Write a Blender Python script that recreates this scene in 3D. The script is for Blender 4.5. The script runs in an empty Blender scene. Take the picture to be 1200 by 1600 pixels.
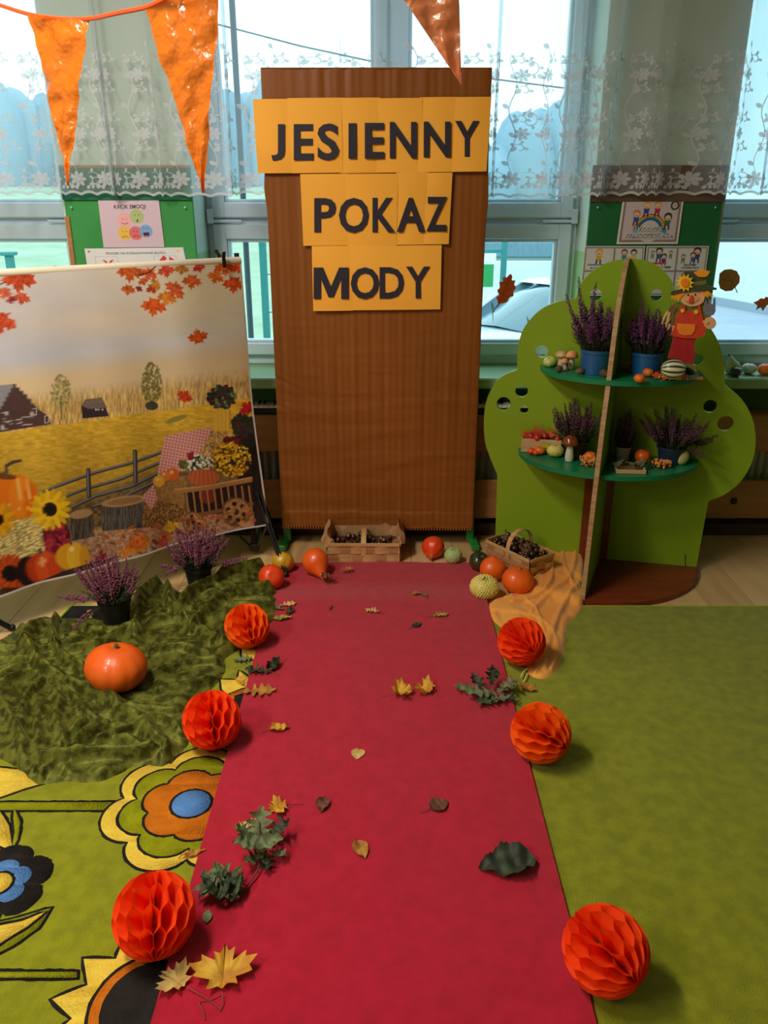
import bpy, math, random
import numpy as np
from mathutils import Vector, Matrix
from mathutils.geometry import tessellate_polygon

S = bpy.context.scene
COL = S.collection
R = math.radians
PI = math.pi
# ------------------------------------------------------------------ camera
FPX, PITCH, CAMZ = 1285.0, R(21.0), 1.5
cd = bpy.data.cameras.new('camera')
cd.sensor_fit = 'VERTICAL'; cd.sensor_height = 24.0; cd.lens = FPX / 1600.0 * 24.0
cam = bpy.data.objects.new('camera', cd); COL.objects.link(cam)
cam.location = (0, 0, CAMZ); cam.rotation_euler = (R(90) - PITCH, 0, 0)
cd.clip_start = 0.05; cd.clip_end = 500
S.camera = cam
# ------------------------------------------------------------------ sky, lamps, exposure
wd = bpy.data.worlds.new('overcast_sky'); S.world = wd; wd.use_nodes = True
bg = wd.node_tree.nodes['Background']
bg.inputs[0].default_value = (0.66, 0.91, 1.0, 1); bg.inputs[1].default_value = 2.3
def area(name, loc, size, power, col, rot=(0, 0, 0)):
    l = bpy.data.lights.new(name, 'AREA'); l.shape = 'RECTANGLE'; l.size, l.size_y = size
    l.energy = power; l.color = col
    o = bpy.data.objects.new(name, l); o.location = loc; o.rotation_euler = rot; COL.objects.link(o); return o
WARM = (1.0, 0.90, 0.78)
area('ceiling_lamp_light', (-1.35, 1.60, 2.93), (0.30, 1.2), 66, WARM)
area('ceiling_lamp_light', (-2.35, -0.20, 2.93), (0.30, 1.2), 50, WARM)
area('ceiling_lamp_light', (-2.35, -2.2, 2.93), (0.30, 1.2), 22, WARM)
S.view_settings.view_transform = 'Standard'
try: S.view_settings.look = 'None'
except Exception: pass
S.view_settings.exposure = 0.22; S.view_settings.gamma = 1.0
S.view_settings.use_curve_mapping = False
S.cycles.use_denoising = True
S.cycles.max_bounces = 10; S.cycles.transparent_max_bounces = 24
S.cycles.sample_clamp_indirect = 6.0
S.cycles.caustics_reflective = False; S.cycles.caustics_refractive = False

# ------------------------------------------------------------------ photo geometry -> world
CP, SP = math.cos(PITCH), math.sin(PITCH)
def ray(x, y):
    X, U = x - 600.0, 800.0 - y
    return Vector((X, FPX * CP + U * SP, -FPX * SP + U * CP))
def G(x, y, z=0.0):
    v = ray(x, y); t = (z - CAMZ) / v.z
    return Vector((v.x * t, v.y * t, z))
def W(x, y, Y):
    v = ray(x, y); t = Y / v.y
    return Vector((v.x * t, Y, CAMZ + v.z * t))
def PLN(x, y, P, n):
    v = ray(x, y); C = Vector((0, 0, CAMZ)); t = (Vector(P) - C).dot(n) / v.dot(n)
    return C + v * t
def depth(P):
    return P[1] * CP - (P[2] - CAMZ) * SP
def project(P):
    z = depth(P); u = P[1] * SP + (P[2] - CAMZ) * CP
    return 600 + FPX * P[0] / z, 800 - FPX * u / z

# ------------------------------------------------------------------ materials
def lin(c):
    return tuple((v / 12.92 if v <= 0.04045 else ((v + 0.055) / 1.055) ** 2.4) for v in (x / 255.0 for x in c))
def lin4(c): return lin(c) + (1.0,)
MATS = {}
def pm(name, rgb, rough=0.6, rgb2=None, scale=8.0, detail=4.0, mixpos=(0.35, 0.65), bump=0.0, bscale=60.0, bdist=0.002, spec=0.5,
       sheen=0.0, coat=0.0, metal=0.0, stretch=None, transl=0.0, alpha=1.0, sss=0.0):
    if name in MATS: return MATS[name]
    m = bpy.data.materials.new(name); m.use_nodes = True
    nt = m.node_tree; N = nt.nodes; Lk = nt.links
    b = N['Principled BSDF']; out = N['Material Output']
    b.inputs['Base Color'].default_value = lin4(rgb)
    b.inputs['Roughness'].default_value = rough; b.inputs['Metallic'].default_value = metal
    b.inputs['Specular IOR Level'].default_value = spec
    b.inputs['Sheen Weight'].default_value = sheen; b.inputs['Coat Weight'].default_value = coat
    if sss: b.inputs['Subsurface Weight'].default_value = sss; b.inputs['Subsurface Scale'].default_value = 0.01
    tc = N.new('ShaderNodeTexCoord'); mp = N.new('ShaderNodeMapping')
    Lk.new(tc.outputs['Object'], mp.inputs['Vector'])
    if stretch: mp.inputs['Scale'].default_value = stretch
    if rgb2 is not None:
        n = N.new('ShaderNodeTexNoise'); n.inputs['Scale'].default_value = scale; n.inputs['Detail'].default_value = detail
        Lk.new(mp.outputs[0], n.inputs['Vector'])
        r = N.new('ShaderNodeValToRGB'); r.color_ramp.elements[0].position = mixpos[0]; r.color_ramp.elements[1].position = mixpos[1]
        r.color_ramp.elements[0].color = lin4(rgb); r.color_ramp.elements[1].color = lin4(rgb2)
        Lk.new(n.outputs[0], r.inputs[0]); Lk.new(r.outputs[0], b.inputs['Base Color'])
    if bump:
        n2 = N.new('ShaderNodeTexNoise'); n2.inputs['Scale'].default_value = bscale; n2.inputs['Detail'].default_value = 3
        Lk.new(mp.outputs[0], n2.inputs['Vector'])
        bp = N.new('ShaderNodeBump'); bp.inputs['Strength'].default_value = bump; bp.inputs['Distance'].default_value = bdist
        Lk.new(n2.outputs[0], bp.inputs['Height']); Lk.new(bp.outputs[0], b.inputs['Normal'])
    last = b.outputs[0]
    if transl:
        t = N.new('ShaderNodeBsdfTranslucent'); t.inputs[0].default_value = lin4(rgb)
        mx = N.new('ShaderNodeMixShader'); mx.inputs[0].default_value = transl
        Lk.new(last, mx.inputs[1]); Lk.new(t.outputs[0], mx.inputs[2]); last = mx.outputs[0]
    if alpha < 1:
        t = N.new('ShaderNodeBsdfTransparent'); mx = N.new('ShaderNodeMixShader'); mx.inputs[0].default_value = alpha
        Lk.new(t.outputs[0], mx.inputs[1]); Lk.new(last, mx.inputs[2]); last = mx.outputs[0]
    if last is not b.outputs[0]: Lk.new(last, out.inputs[0])
    MATS[name] = m; return m
def vcol_mat(name, rough=0.7, bump=0.0, spec=0.3):
    if name in MATS: return MATS[name]
    m = bpy.data.materials.new(name); m.use_nodes = True; N = m.node_tree.nodes; b = N['Principled BSDF']
    a = N.new('ShaderNodeAttribute'); a.attribute_name = 'Col'
    m.node_tree.links.new(a.outputs['Color'], b.inputs['Base Color'])
    b.inputs['Roughness'].default_value = rough; b.inputs['Specular IOR Level'].default_value = spec
    MATS[name] = m; return m
def glass_mat(name, tint, refl=0.02):
    if name in MATS: return MATS[name]
    m = bpy.data.materials.new(name); m.use_nodes = True; N = m.node_tree.nodes; Lk = m.node_tree.links
    N.remove(N['Principled BSDF']); t = N.new('ShaderNodeBsdfTransparent'); t.inputs[0].default_value = lin4(tint)
    g = N.new('ShaderNodeBsdfGlossy'); g.inputs['Roughness'].default_value = 0.02
    mx = N.new('ShaderNodeMixShader'); mx.inputs[0].default_value = refl
    Lk.new(t.outputs[0], mx.inputs[1]); Lk.new(g.outputs[0], mx.inputs[2]); Lk.new(mx.outputs[0], N['Material Output'].inputs[0])
    MATS[name] = m; return m

# ------------------------------------------------------------------ mesh builder
class MB:
    def __init__(s): s.v = []; s.f = []; s.mi = []; s.cur = 0
    def add(s, vs, fs):
        o = len(s.v); s.v += [tuple(p) for p in vs]; s.f += [tuple(i + o for i in f) for f in fs]; s.mi += [s.cur] * len(fs); return s
    def box(s, a, b, bev=0.0, M=None):
        a = Vector(a); b = Vector(b); c = (a + b) / 2; h = (b - a) / 2
        h = Vector((abs(h.x), abs(h.y), abs(h.z))); bev = min(bev, min(h) * 0.8)
        vs = []
        if bev <= 0:
            for x in (-1, 1):
                for y in (-1, 1):
                    for z in (-1, 1): vs.append(c + Vector((x * h.x, y * h.y, z * h.z)))
            fs = [(0, 1, 3, 2), (4, 6, 7, 5), (0, 4, 5, 1), (2, 3, 7, 6), (0, 2, 6, 4), (1, 5, 7, 3)]
        else:
            idx = {}
            for x in (-1, 1):
                for y in (-1, 1):
                    for z in (-1, 1):
                        for ax in range(3):
                            q = [h.x - bev, h.y - bev, h.z - bev]; q[ax] += bev
                            idx[(x, y, z, ax)] = len(vs); vs.append(c + Vector((x * q[0], y * q[1], z * q[2])))
            fs = []
            for sg in (-1, 1):
                fs.append([idx[(sg, y, z, 0)] for y, z in ((-1, -1), (1, -1), (1, 1), (-1, 1))][::sg])
                fs.append([idx[(x, sg, z, 1)] for x, z in ((-1, -1), (-1, 1), (1, 1), (1, -1))][::sg])
                fs.append([idx[(x, y, sg, 2)] for x, y in ((-1, -1), (1, -1), (1, 1), (-1, 1))][::sg])
            for p in (-1, 1):
                for q in (-1, 1):
                    f = p * q
                    fs.append([idx[(-1, p, q, 1)], idx[(1, p, q, 1)], idx[(1, p, q, 2)], idx[(-1, p, q, 2)]][::f])
                    fs.append([idx[(p, -1, q, 2)], idx[(p, 1, q, 2)], idx[(p, 1, q, 0)], idx[(p, -1, q, 0)]][::f])
                    fs.append([idx[(p, q, -1, 0)], idx[(p, q, 1, 0)], idx[(p, q, 1, 1)], idx[(p, q, -1, 1)]][::f])
            for x in (-1, 1):
                for y in (-1, 1):
                    for z in (-1, 1): fs.append([idx[(x, y, z, 0)], idx[(x, y, z, 1)], idx[(x, y, z, 2)]][::x * y * z])
        if M is not None: vs = [M @ p for p in vs]
        return s.add(vs, fs)
    def grid(s, P, wrapu=False, flip=False):
        P = np.asarray(P); nu, nv = P.shape[:2]; vs = P.reshape(-1, 3).tolist(); fs = []
        for i in range(nu if wrapu else nu - 1):
            for j in range(nv - 1):
                a = i * nv + j; b = ((i + 1) % nu) * nv + j
                fs.append((a, b, b + 1, a + 1) if not flip else (a, a + 1, b + 1, b))
        return s.add(vs, fs)
    def tube(s, pts, r, seg=6, caps=True):
        pts = [Vector(p) for p in pts]; n = len(pts); rs = r if hasattr(r, '__len__') else [r] * n
        up = None; vs = []; fs = []
        for i, p in enumerate(pts):
            t = (pts[min(i + 1, n - 1)] - pts[max(i - 1, 0)])
            if t.length < 1e-9: t = Vector((0, 0, 1))
            t.normalize()
            if up is None: up = t.orthogonal().normalized()
            else:
                up = up - t * up.dot(t)
                if up.length < 1e-6: up = t.orthogonal()
                up.normalize()
            w = t.cross(up)
            for k in range(seg):
                a = 2 * PI * k / seg; vs.append(p + (up * math.cos(a) + w * math.sin(a)) * rs[i])
        for i in range(n - 1):
            for k in range(seg):
                a = i * seg + k; b = i * seg + (k + 1) % seg; fs.append((a, b, b + seg, a + seg))
        if caps: fs.append(tuple(range(seg))[::-1]); fs.append(tuple((n - 1) * seg + k for k in range(seg)))
        return s.add(vs, fs)
    def bar(s, a, b, w, h, up=(0, 0, 1)):
        a = Vector(a); b = Vector(b); t = (b - a); L = t.length; t.normalize(); up = Vector(up)
        x = t.cross(up)
        if x.length < 1e-5: x = t.orthogonal()
        x.normalize(); u = x.cross(t)
        M = Matrix(((x.x, t.x, u.x, a.x), (x.y, t.y, u.y, a.y), (x.z, t.z, u.z, a.z), (0, 0, 0, 1)))
        return s.box((-w / 2, 0, -h / 2), (w / 2, L, h / 2), min(w, h) * .15, M)
    def lathe(s, prof, seg=24, c=(0, 0, 0), M=None):
        vs = []; fs = []; n = len(prof); c = Vector(c)
        for k in range(seg):
            a = 2 * PI * k / seg
            for r, z in prof:
                p = Vector((r * math.cos(a), r * math.sin(a), z)); vs.append(c + (M @ p if M is not None else p))
        for k in range(seg):
            for j in range(n - 1):
                a = k * n + j; b = ((k + 1) % seg) * n + j; fs.append((a, b, b + 1, a + 1))
        return s.add(vs, fs)
    def ell(s, c, r, seg=10, rings=6, M=None):
        c = Vector(c); r = Vector(r) if hasattr(r, '__len__') else Vector((r, r, r)); vs = []; fs = []
        for i in range(rings + 1):
            ph = PI * i / rings
            for k in range(seg):
                a = 2 * PI * k / seg; p = Vector((r.x * math.sin(ph) * math.cos(a), r.y * math.sin(ph) * math.sin(a), r.z * math.cos(ph)))
                vs.append(c + (M @ p if M is not None else p))
        for i in range(rings):
            for k in range(seg):
                a = i * seg + k; b = i * seg + (k + 1) % seg
                fs.append((a, a + seg, b + seg, b))
        return s.add(vs, fs)
    def plate(s, outline, t, f, holes=()):
        """outline (2D) extruded by t; f(u,v,w)->3D"""
        loops = [[Vector((p[0], p[1], 0)) for p in L] for L in [outline] + list(holes)]
        tri = tessellate_polygon(loops); flat = [p for L in loops for p in L]; n = len(flat)
        vs = [f(p.x, p.y, 0) for p in flat] + [f(p.x, p.y, t) for p in flat]; fs = []
        for a, b, c in tri: fs.append((a, b, c)); fs.append((a + n, c + n, b + n))
        o = 0
        for L in loops:
            m = len(L)
            for i in range(m):
                j = (i + 1) % m; fs.append((o + i, o + i + n, o + j + n, o + j))
            o += m
        return s.add(vs, fs)
    def mesh(s, name, mats, sharp=40, off=None, smooth=True):
        me = bpy.data.meshes.new(name)
        vs = s.v if off is None else [(p[0] - off[0], p[1] - off[1], p[2] - off[2]) for p in s.v]
        me.from_pydata(vs, [], s.f)
        for m in (mats if isinstance(mats, (list, tuple)) else [mats]): me.materials.append(m)
        if any(s.mi): me.polygons.foreach_set('material_index', s.mi)
        if smooth:
            me.polygons.foreach_set('use_smooth', [True] * len(s.f))
            if sharp < 180: me.set_sharp_from_angle(angle=R(sharp))
        me.update(); return me
def fix_normals(me):
    import bmesh
    bm = bmesh.new(); bm.from_mesh(me); bmesh.ops.recalc_face_normals(bm, faces=bm.faces); bm.to_mesh(me); bm.free()

def link(name, me, parent=None):
    o = bpy.data.objects.new(name, me); COL.objects.link(o)
    if parent is not None: o.parent = parent
    return o
def tag(o, label=None, cat=None, group=None, kind=None):
    if label: o['label'] = label
    if cat: o['category'] = cat
    if group: o['group'] = group
    if kind: o['kind'] = kind
    return o
def thing(name, label, cat, loc=(0, 0, 0), group=None, kind=None):
    o = link(name, None); o.location = loc; return tag(o, label, cat, group, kind)
def part(name, mb, mat, root, world=False, sharp=40, label=None, kind=None, smooth=True, off=None):
    if world:
        off = Vector(root.location)
        if root.parent: off += Vector(root.parent.location)
    o = link(name, mb.mesh(name, mat, sharp, off, smooth), root)
    if label: o['label'] = label
    if kind: o['kind'] = kind
    return o
def solo(name, label, cat, mb, mat, loc=(0, 0, 0), group=None, kind=None, world=False, sharp=40, smooth=True):
    o = link(name, mb.mesh(name, mat, sharp, loc if world else None, smooth)); o.location = loc
    return tag(o, label, cat, group, kind)
def struct(name, mb, mat, parent=None, sharp=40):
    o = link(name, mb.mesh(name, mat, sharp), parent)
    if parent is None: o['kind'] = 'structure'
    return o
def sroot(name):
    o = link(name, None); o['kind'] = 'structure'; return o
def copy_tree(o, parent=None):
    c = o.copy(); COL.objects.link(c)
    if parent is not None: c.parent = parent
    for ch in list(o.children): copy_tree(ch, c)
    return c

# numpy noise
_rng = np.random.RandomState(5); _T = _rng.rand(256, 256)
def vnoise(x, y):
    xi = np.floor(x).astype(int); yi = np.floor(y).astype(int); fx = x - xi; fy = y - yi
    fx = fx * fx * (3 - 2 * fx); fy = fy * fy * (3 - 2 * fy); g = lambda a, b: _T[a % 256, b % 256]
    return (g(xi, yi) * (1 - fx) + g(xi + 1, yi) * fx) * (1 - fy) + (g(xi, yi + 1) * (1 - fx) + g(xi + 1, yi + 1) * fx) * fy
def fbm(x, y, o=3):
    r = 0; a = 0.5
    for i in range(o): r = r + a * vnoise(x + 17 * i, y + 31 * i); x = x * 2; y = y * 2; a *= .5
    return r
def inside(px, py, poly):
    r = np.zeros(np.shape(px), bool); n = len(poly)
    for i in range(n):
        x1, y1 = poly[i]; x2, y2 = poly[(i + 1) % n]
        if y1 == y2: continue
        c = ((py < y1) != (py < y2)) & (px < (x2 - x1) * (py - y1) / (y2 - y1) + x1); r ^= c
    return r
def segdist(px, py, pts, closed=False):
    d = np.full(np.shape(px), 1e9); n = len(pts)
    for i in range(n if closed else n - 1):
        x1, y1 = pts[i]; x2, y2 = pts[(i + 1) % n]; dx, dy = x2 - x1, y2 - y1; L = dx * dx + dy * dy + 1e-12
        t = np.clip(((px - x1) * dx + (py - y1) * dy) / L, 0, 1)
        d = np.minimum(d, np.hypot(px - x1 - t * dx, py - y1 - t * dy))
    return d
def catmull(pts, n=6, closed=False):
    P = [np.array(p, float) for p in pts]; m = len(P); out = []
    for i in range(m if closed else m - 1):
        p0 = P[(i - 1) % m] if closed or i > 0 else P[i]; p1 = P[i]; p2 = P[(i + 1) % m]
        p3 = P[(i + 2) % m] if closed or i + 2 < m else p2
        for k in range(n):
            t = k / n; out.append(tuple(.5 * ((2 * p1) + (-p0 + p2) * t + (2 * p0 - 5 * p1 + 4 * p2 - p3) * t * t + (-p0 + 3 * p1 - 3 * p2 + p3) * t ** 3)))
    if not closed: out.append(tuple(P[-1]))
    return out

class Canvas:
    """a flat print painted in numpy, in the frame (x0..x1, y0..y1)"""
    def __init__(s, x0, y0, x1, y1, sc, col):
        s.x0, s.y0, s.x1, s.y1 = x0, y0, x1, y1; s.w = int((x1 - x0) * sc); s.h = int((y1 - y0) * sc)
        s.X, s.Y = np.meshgrid(x0 + (np.arange(s.w) + .5) / sc, y0 + (np.arange(s.h) + .5) / sc)
        s.sc = sc; s.I = np.ones((s.h, s.w, 3)) * np.array(col) / 255.
    def _bb(s, a, b, c, d):
        i0 = max(0, int((b - s.y0) * s.sc) - 1); i1 = min(s.h, int((d - s.y0) * s.sc) + 2)
        j0 = max(0, int((a - s.x0) * s.sc) - 1); j1 = min(s.w, int((c - s.x0) * s.sc) + 2)
        return (slice(i0, i1), slice(j0, j1)) if i1 > i0 and j1 > j0 else None
    def put(s, sl, mask, col, a=1.0, tex=None):
        c = np.array(col) / 255.; m = (mask * a)[..., None]
        if tex is not None: c = np.clip(c * tex[..., None], 0, 1)
        s.I[sl] = s.I[sl] * (1 - m) + c * m
    def tex(s, sl, sx, sy, amt, seed=0):
        return 1 + amt * 2 * (fbm(s.X[sl] * sx + seed * 13.7, s.Y[sl] * sy + seed * 7.3, 3) - .45)
    def poly(s, pts, col, a=1.0, tx=None):
        xs = [p[0] for p in pts]; ys = [p[1] for p in pts]; sl = s._bb(min(xs), min(ys), max(xs), max(ys))
        if sl is None: return
        q = .25 / s.sc; m = sum(inside(s.X[sl] + dx, s.Y[sl] + dy, pts).astype(float) for dx in (-q, q) for dy in (-q, q)) / 4
        s.put(sl, m, col, a, s.tex(sl, *tx) if tx else None)
    def ell(s, cx, cy, rx, ry, col, a=1.0, ang=0, soft=0.15, tx=None):
        r = max(rx, ry) + 1; sl = s._bb(cx - r, cy - r, cx + r, cy + r)
        if sl is None: return
        dx = s.X[sl] - cx; dy = s.Y[sl] - cy; c, n = math.cos(R(ang)), math.sin(R(ang))
        d = np.hypot((dx * c + dy * n) / rx, (-dx * n + dy * c) / ry); m = np.clip((1 - d) / soft + .5, 0, 1)
        s.put(sl, m, col, a, s.tex(sl, *tx) if tx else None)
    def line(s, pts, w, col, a=1.0):
        xs = [p[0] for p in pts]; ys = [p[1] for p in pts]; sl = s._bb(min(xs) - w, min(ys) - w, max(xs) + w, max(ys) + w)
        if sl is None: return
        d = segdist(s.X[sl], s.Y[sl], pts); s.put(sl, np.clip((w / 2 - d) * s.sc + .5, 0, 1), col, a)
    def flower(s, cx, cy, r, n, col, core, rc, ph=0, inner=.45):
        for k in range(n):
            a = 2 * PI * k / n + ph; s.ell(cx + math.cos(a) * r * .62, cy + math.sin(a) * r * .62, r * .42, r * .17, col, ang=math.degrees(a))
        s.ell(cx, cy, r * .5, r * .5, col); s.ell(cx, cy, rc, rc, core)
    def leaf(s, cx, cy, r, ang, col):
        s.poly(maple_pts(cx, cy, r, ang), col, tx=(.3, .3, .35, cx))
    def sample(s, x, y):
        j = np.clip((x - s.x0) * s.sc - .5, 0, s.w - 1.001); i = np.clip((y - s.y0) * s.sc - .5, 0, s.h - 1.001)
        i0 = i.astype(int); j0 = j.astype(int); fi = (i - i0)[..., None]; fj = (j - j0)[..., None]; I = s.I
        i1 = np.minimum(i0 + 1, s.h - 1); j1 = np.minimum(j0 + 1, s.w - 1)
        return (I[i0, j0] * (1 - fi) + I[i1, j0] * fi) * (1 - fj) + (I[i0, j1] * (1 - fi) + I[i1, j1] * fi) * fj
def maple_pts(cx, cy, r, ang):
    H = [(0, 1.0), (.12, .72), (.30, .78), (.24, .42), (.62, .62), (.60, .45), (.95, .35), (.72, .12), (.80, -.05), (.35, -.10), (.42, -.42), (.15, -.30), (.03, -.35)]
    P = H + [(-x, y) for x, y in H[::-1]]; c, n = math.cos(R(ang)), math.sin(R(ang))
    return [(cx + r * (x * c - y * n), cy - r * (x * n + y * c)) for x, y in P]
def set_colors(me, rgb):
    """rgb: n x 3 sRGB 0..1, per vertex"""
    rgb = np.clip(rgb, 0, 1); l = np.where(rgb <= .04045, rgb / 12.92, ((rgb + .055) / 1.055) ** 2.4)
    a = me.color_attributes.new('Col', 'FLOAT_COLOR', 'POINT'); d = np.ones((len(me.vertices), 4), np.float32); d[:, :3] = l
    a.data.foreach_set('color', d.ravel())
def fast_grid(name, P, mat, colors=None, off=(0, 0, 0), mask=None, smooth=True):
    nu, nv = P.shape[:2]; V = (P.reshape(-1, 3) - np.array(off)).astype(np.float32)
    a = (np.arange(nu - 1)[:, None] * nv + np.arange(nv - 1)[None, :]); q = np.stack([a, a + nv, a + nv + 1, a + 1], -1)
    if mask is not None: q = q[mask[:-1, :-1] & mask[1:, :-1] & mask[1:, 1:] & mask[:-1, 1:]]
    q = q.reshape(-1, 4)
    if mask is not None:
        used = np.unique(q); re = np.full(len(V), -1); re[used] = np.arange(len(used)); V = V[used]; q = re[q]
        if colors is not None: colors = colors.reshape(-1, 3)[used]
    me = bpy.data.meshes.new(name); me.vertices.add(len(V)); me.vertices.foreach_set('co', V.ravel())
    me.loops.add(q.size); me.loops.foreach_set('vertex_index', q.ravel().astype(np.int32))
    me.polygons.add(len(q)); me.polygons.foreach_set('loop_start', np.arange(0, q.size, 4, dtype=np.int32))
    me.update(calc_edges=True); me.validate()
    if smooth: me.polygons.foreach_set('use_smooth', [True] * len(me.polygons))
    me.materials.append(mat)
    if colors is not None: set_colors(me, colors.reshape(-1, 3))
    return me
_tc = {}
def text_mesh(txt, bold=0.0, ext=0.0):
    k = (txt, bold, ext)
    if k in _tc: return _tc[k]
    c = bpy.data.curves.new('lettering', 'FONT'); c.body = txt; c.size = 1; c.offset = bold; c.extrude = ext; c.resolution_u = 3
    o = bpy.data.objects.new('lettering', c); COL.objects.link(o)
    dg = bpy.context.evaluated_depsgraph_get(); me = o.evaluated_get(dg).to_mesh()
    v = np.array([x.co[:] for x in me.vertices]); f = [tuple(p.vertices) for p in me.polygons]
    o.evaluated_get(dg).to_mesh_clear(); bpy.data.objects.remove(o); bpy.data.curves.remove(c); _tc[k] = (v, f); return v, f
def text_part(name, txt, mp, box, mat, root, bold=0.0, ext=0.02, th=0.002):
    """fit the word into box=(x0,y0,x1,y1) of the map mp(x,y,w)"""
    v, f = text_mesh(txt, bold, ext); mn = v.min(0); mx = v.max(0); mb = MB(); x0, y0, x1, y1 = box
    vs = [mp(x0 + (p[0] - mn[0]) / (mx[0] - mn[0]) * (x1 - x0), y1 + (p[1] - mn[1]) / (mx[1] - mn[1]) * (y0 - y1), th * (p[2] - mn[2]) / max(1e-6, mx[2] - mn[2])) for p in v]
    mb.add(vs, f); return part(name, mb, mat, root, world=True, sharp=30)

# ================================================================== THE SETTING
m_white = pm('cool_tinted_pvc', (208, 226, 242), .35, spec=.4)  # white PVC with the cool window light put into its bluish colour
m_wall_up = pm('cream_wall', (196, 214, 200), .8, (188, 206, 192), 3, bump=.1, bscale=150)
m_wall_lo = pm('pale_green_wall', (150, 196, 140), .75, (142, 188, 132), 3, bump=.1, bscale=150)
m_niche = pm('green_niche_wall', (112, 152, 96), .8, (102, 142, 88), 4)
m_sill = pm('sage_window_sill', (150, 185, 140), .4, (142, 178, 134), 3)
m_glass = glass_mat('window_glass', (244, 252, 252))
m_beech = pm('beech_board', (176, 126, 74), .5, (158, 108, 60), 3, stretch=(.6, 8, 8), bump=.05, bscale=40)

# floor: laminate planks running away from the camera, each a piece
fl = sroot('floor')
part('subfloor', MB().box((-3.2, -3.2, -.12), (3.2, 3.95, -.006)), pm('subfloor_grey', (110, 90, 66), .8), fl)
woods = [pm('laminate_%s' % n, c, .34, c2, 2.2, 6, (.3, .7), bump=.05, bscale=25, bdist=.001, stretch=(9, .8, 1))
         for n, c, c2 in (('light', (212, 176, 122), (194, 156, 104)), ('honey', (204, 166, 112), (184, 144, 94)), ('tan', (196, 158, 106), (214, 180, 128)))]
pw, plen = .192, 1.28
meshes = {}
random.seed(3)
i = 0
x = -1.415 - pw * 7
while x < 2.7:
    y = 2.55 - ((i * 0.43) % 1.0) * plen - .4
    while y < 3.95:
        y1 = min(y + plen, 3.95)
        if y1 > 2.2:
            k = random.randrange(3); L = round(y1 - y, 3)
            if (k, L) not in meshes:
                meshes[(k, L)] = MB().box((.0006, .0006, -.008), (pw - .0006, L - .0006, 0), .0015).mesh('plank', woods[k], 30)
            o = link('plank', meshes[(k, L)], fl); o.location = (x, y, 0)
        y = y1
    x += pw; i += 1
part('floor_field', MB().box((-3.2, -3.2, -.008), (3.2, 2.1, -.0005)), woods[0], fl)

# walls: rear wall with window piers
struct('wall_back', MB().box((-3.2, 3.82, -.01), (3.2, 3.95, .74)), m_niche)
pier = sroot('wall_piers')
pier.name = 'wall_pier'
def pier_box(x0, x1, name):
    a = sroot(name)
    part('wall_upper', MB().box((x0, 3.62, 1.275), (x1, 4.05, 3.0)), m_wall_up, a)
    part('wall_lower', MB().box((x0, 3.62, 0), (x1, 4.05, 1.275)), m_wall_lo, a)
bpy.data.objects.remove(pier)
pier_box(-1.325, -.787, 'wall_back_left'); pier_box(.862, 1.405, 'wall_back_right')
pier_box(-3.2, -2.9, 'wall_corner_left'); pier_box(3.02, 3.2, 'wall_corner_right')
struct('wall_lintel', MB().box((-3.2, 3.62, 2.62), (3.2, 4.05, 3.0)), m_wall_up)
struct('wall_left', MB().box((-3.3, -3.2, 0), (-3.2, 4.05, 3.0)), pm('side_wall_paint', (140, 148, 120), .8, (134, 142, 114), 2))
struct('wall_right', MB().box((3.2, -3.2, 0), (3.3, 4.05, 3.0)), MATS['side_wall_paint'])
struct('wall_front', MB().box((-3.3, -3.3, 0), (3.3, -3.2, 3.0)), MATS['side_wall_paint'])
struct('ceiling', MB().box((-3.3, -3.3, 3.0), (3.3, 4.05, 3.1)), pm('ceiling_white', (170, 170, 160), .85, (164, 164, 154), 2))

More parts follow.
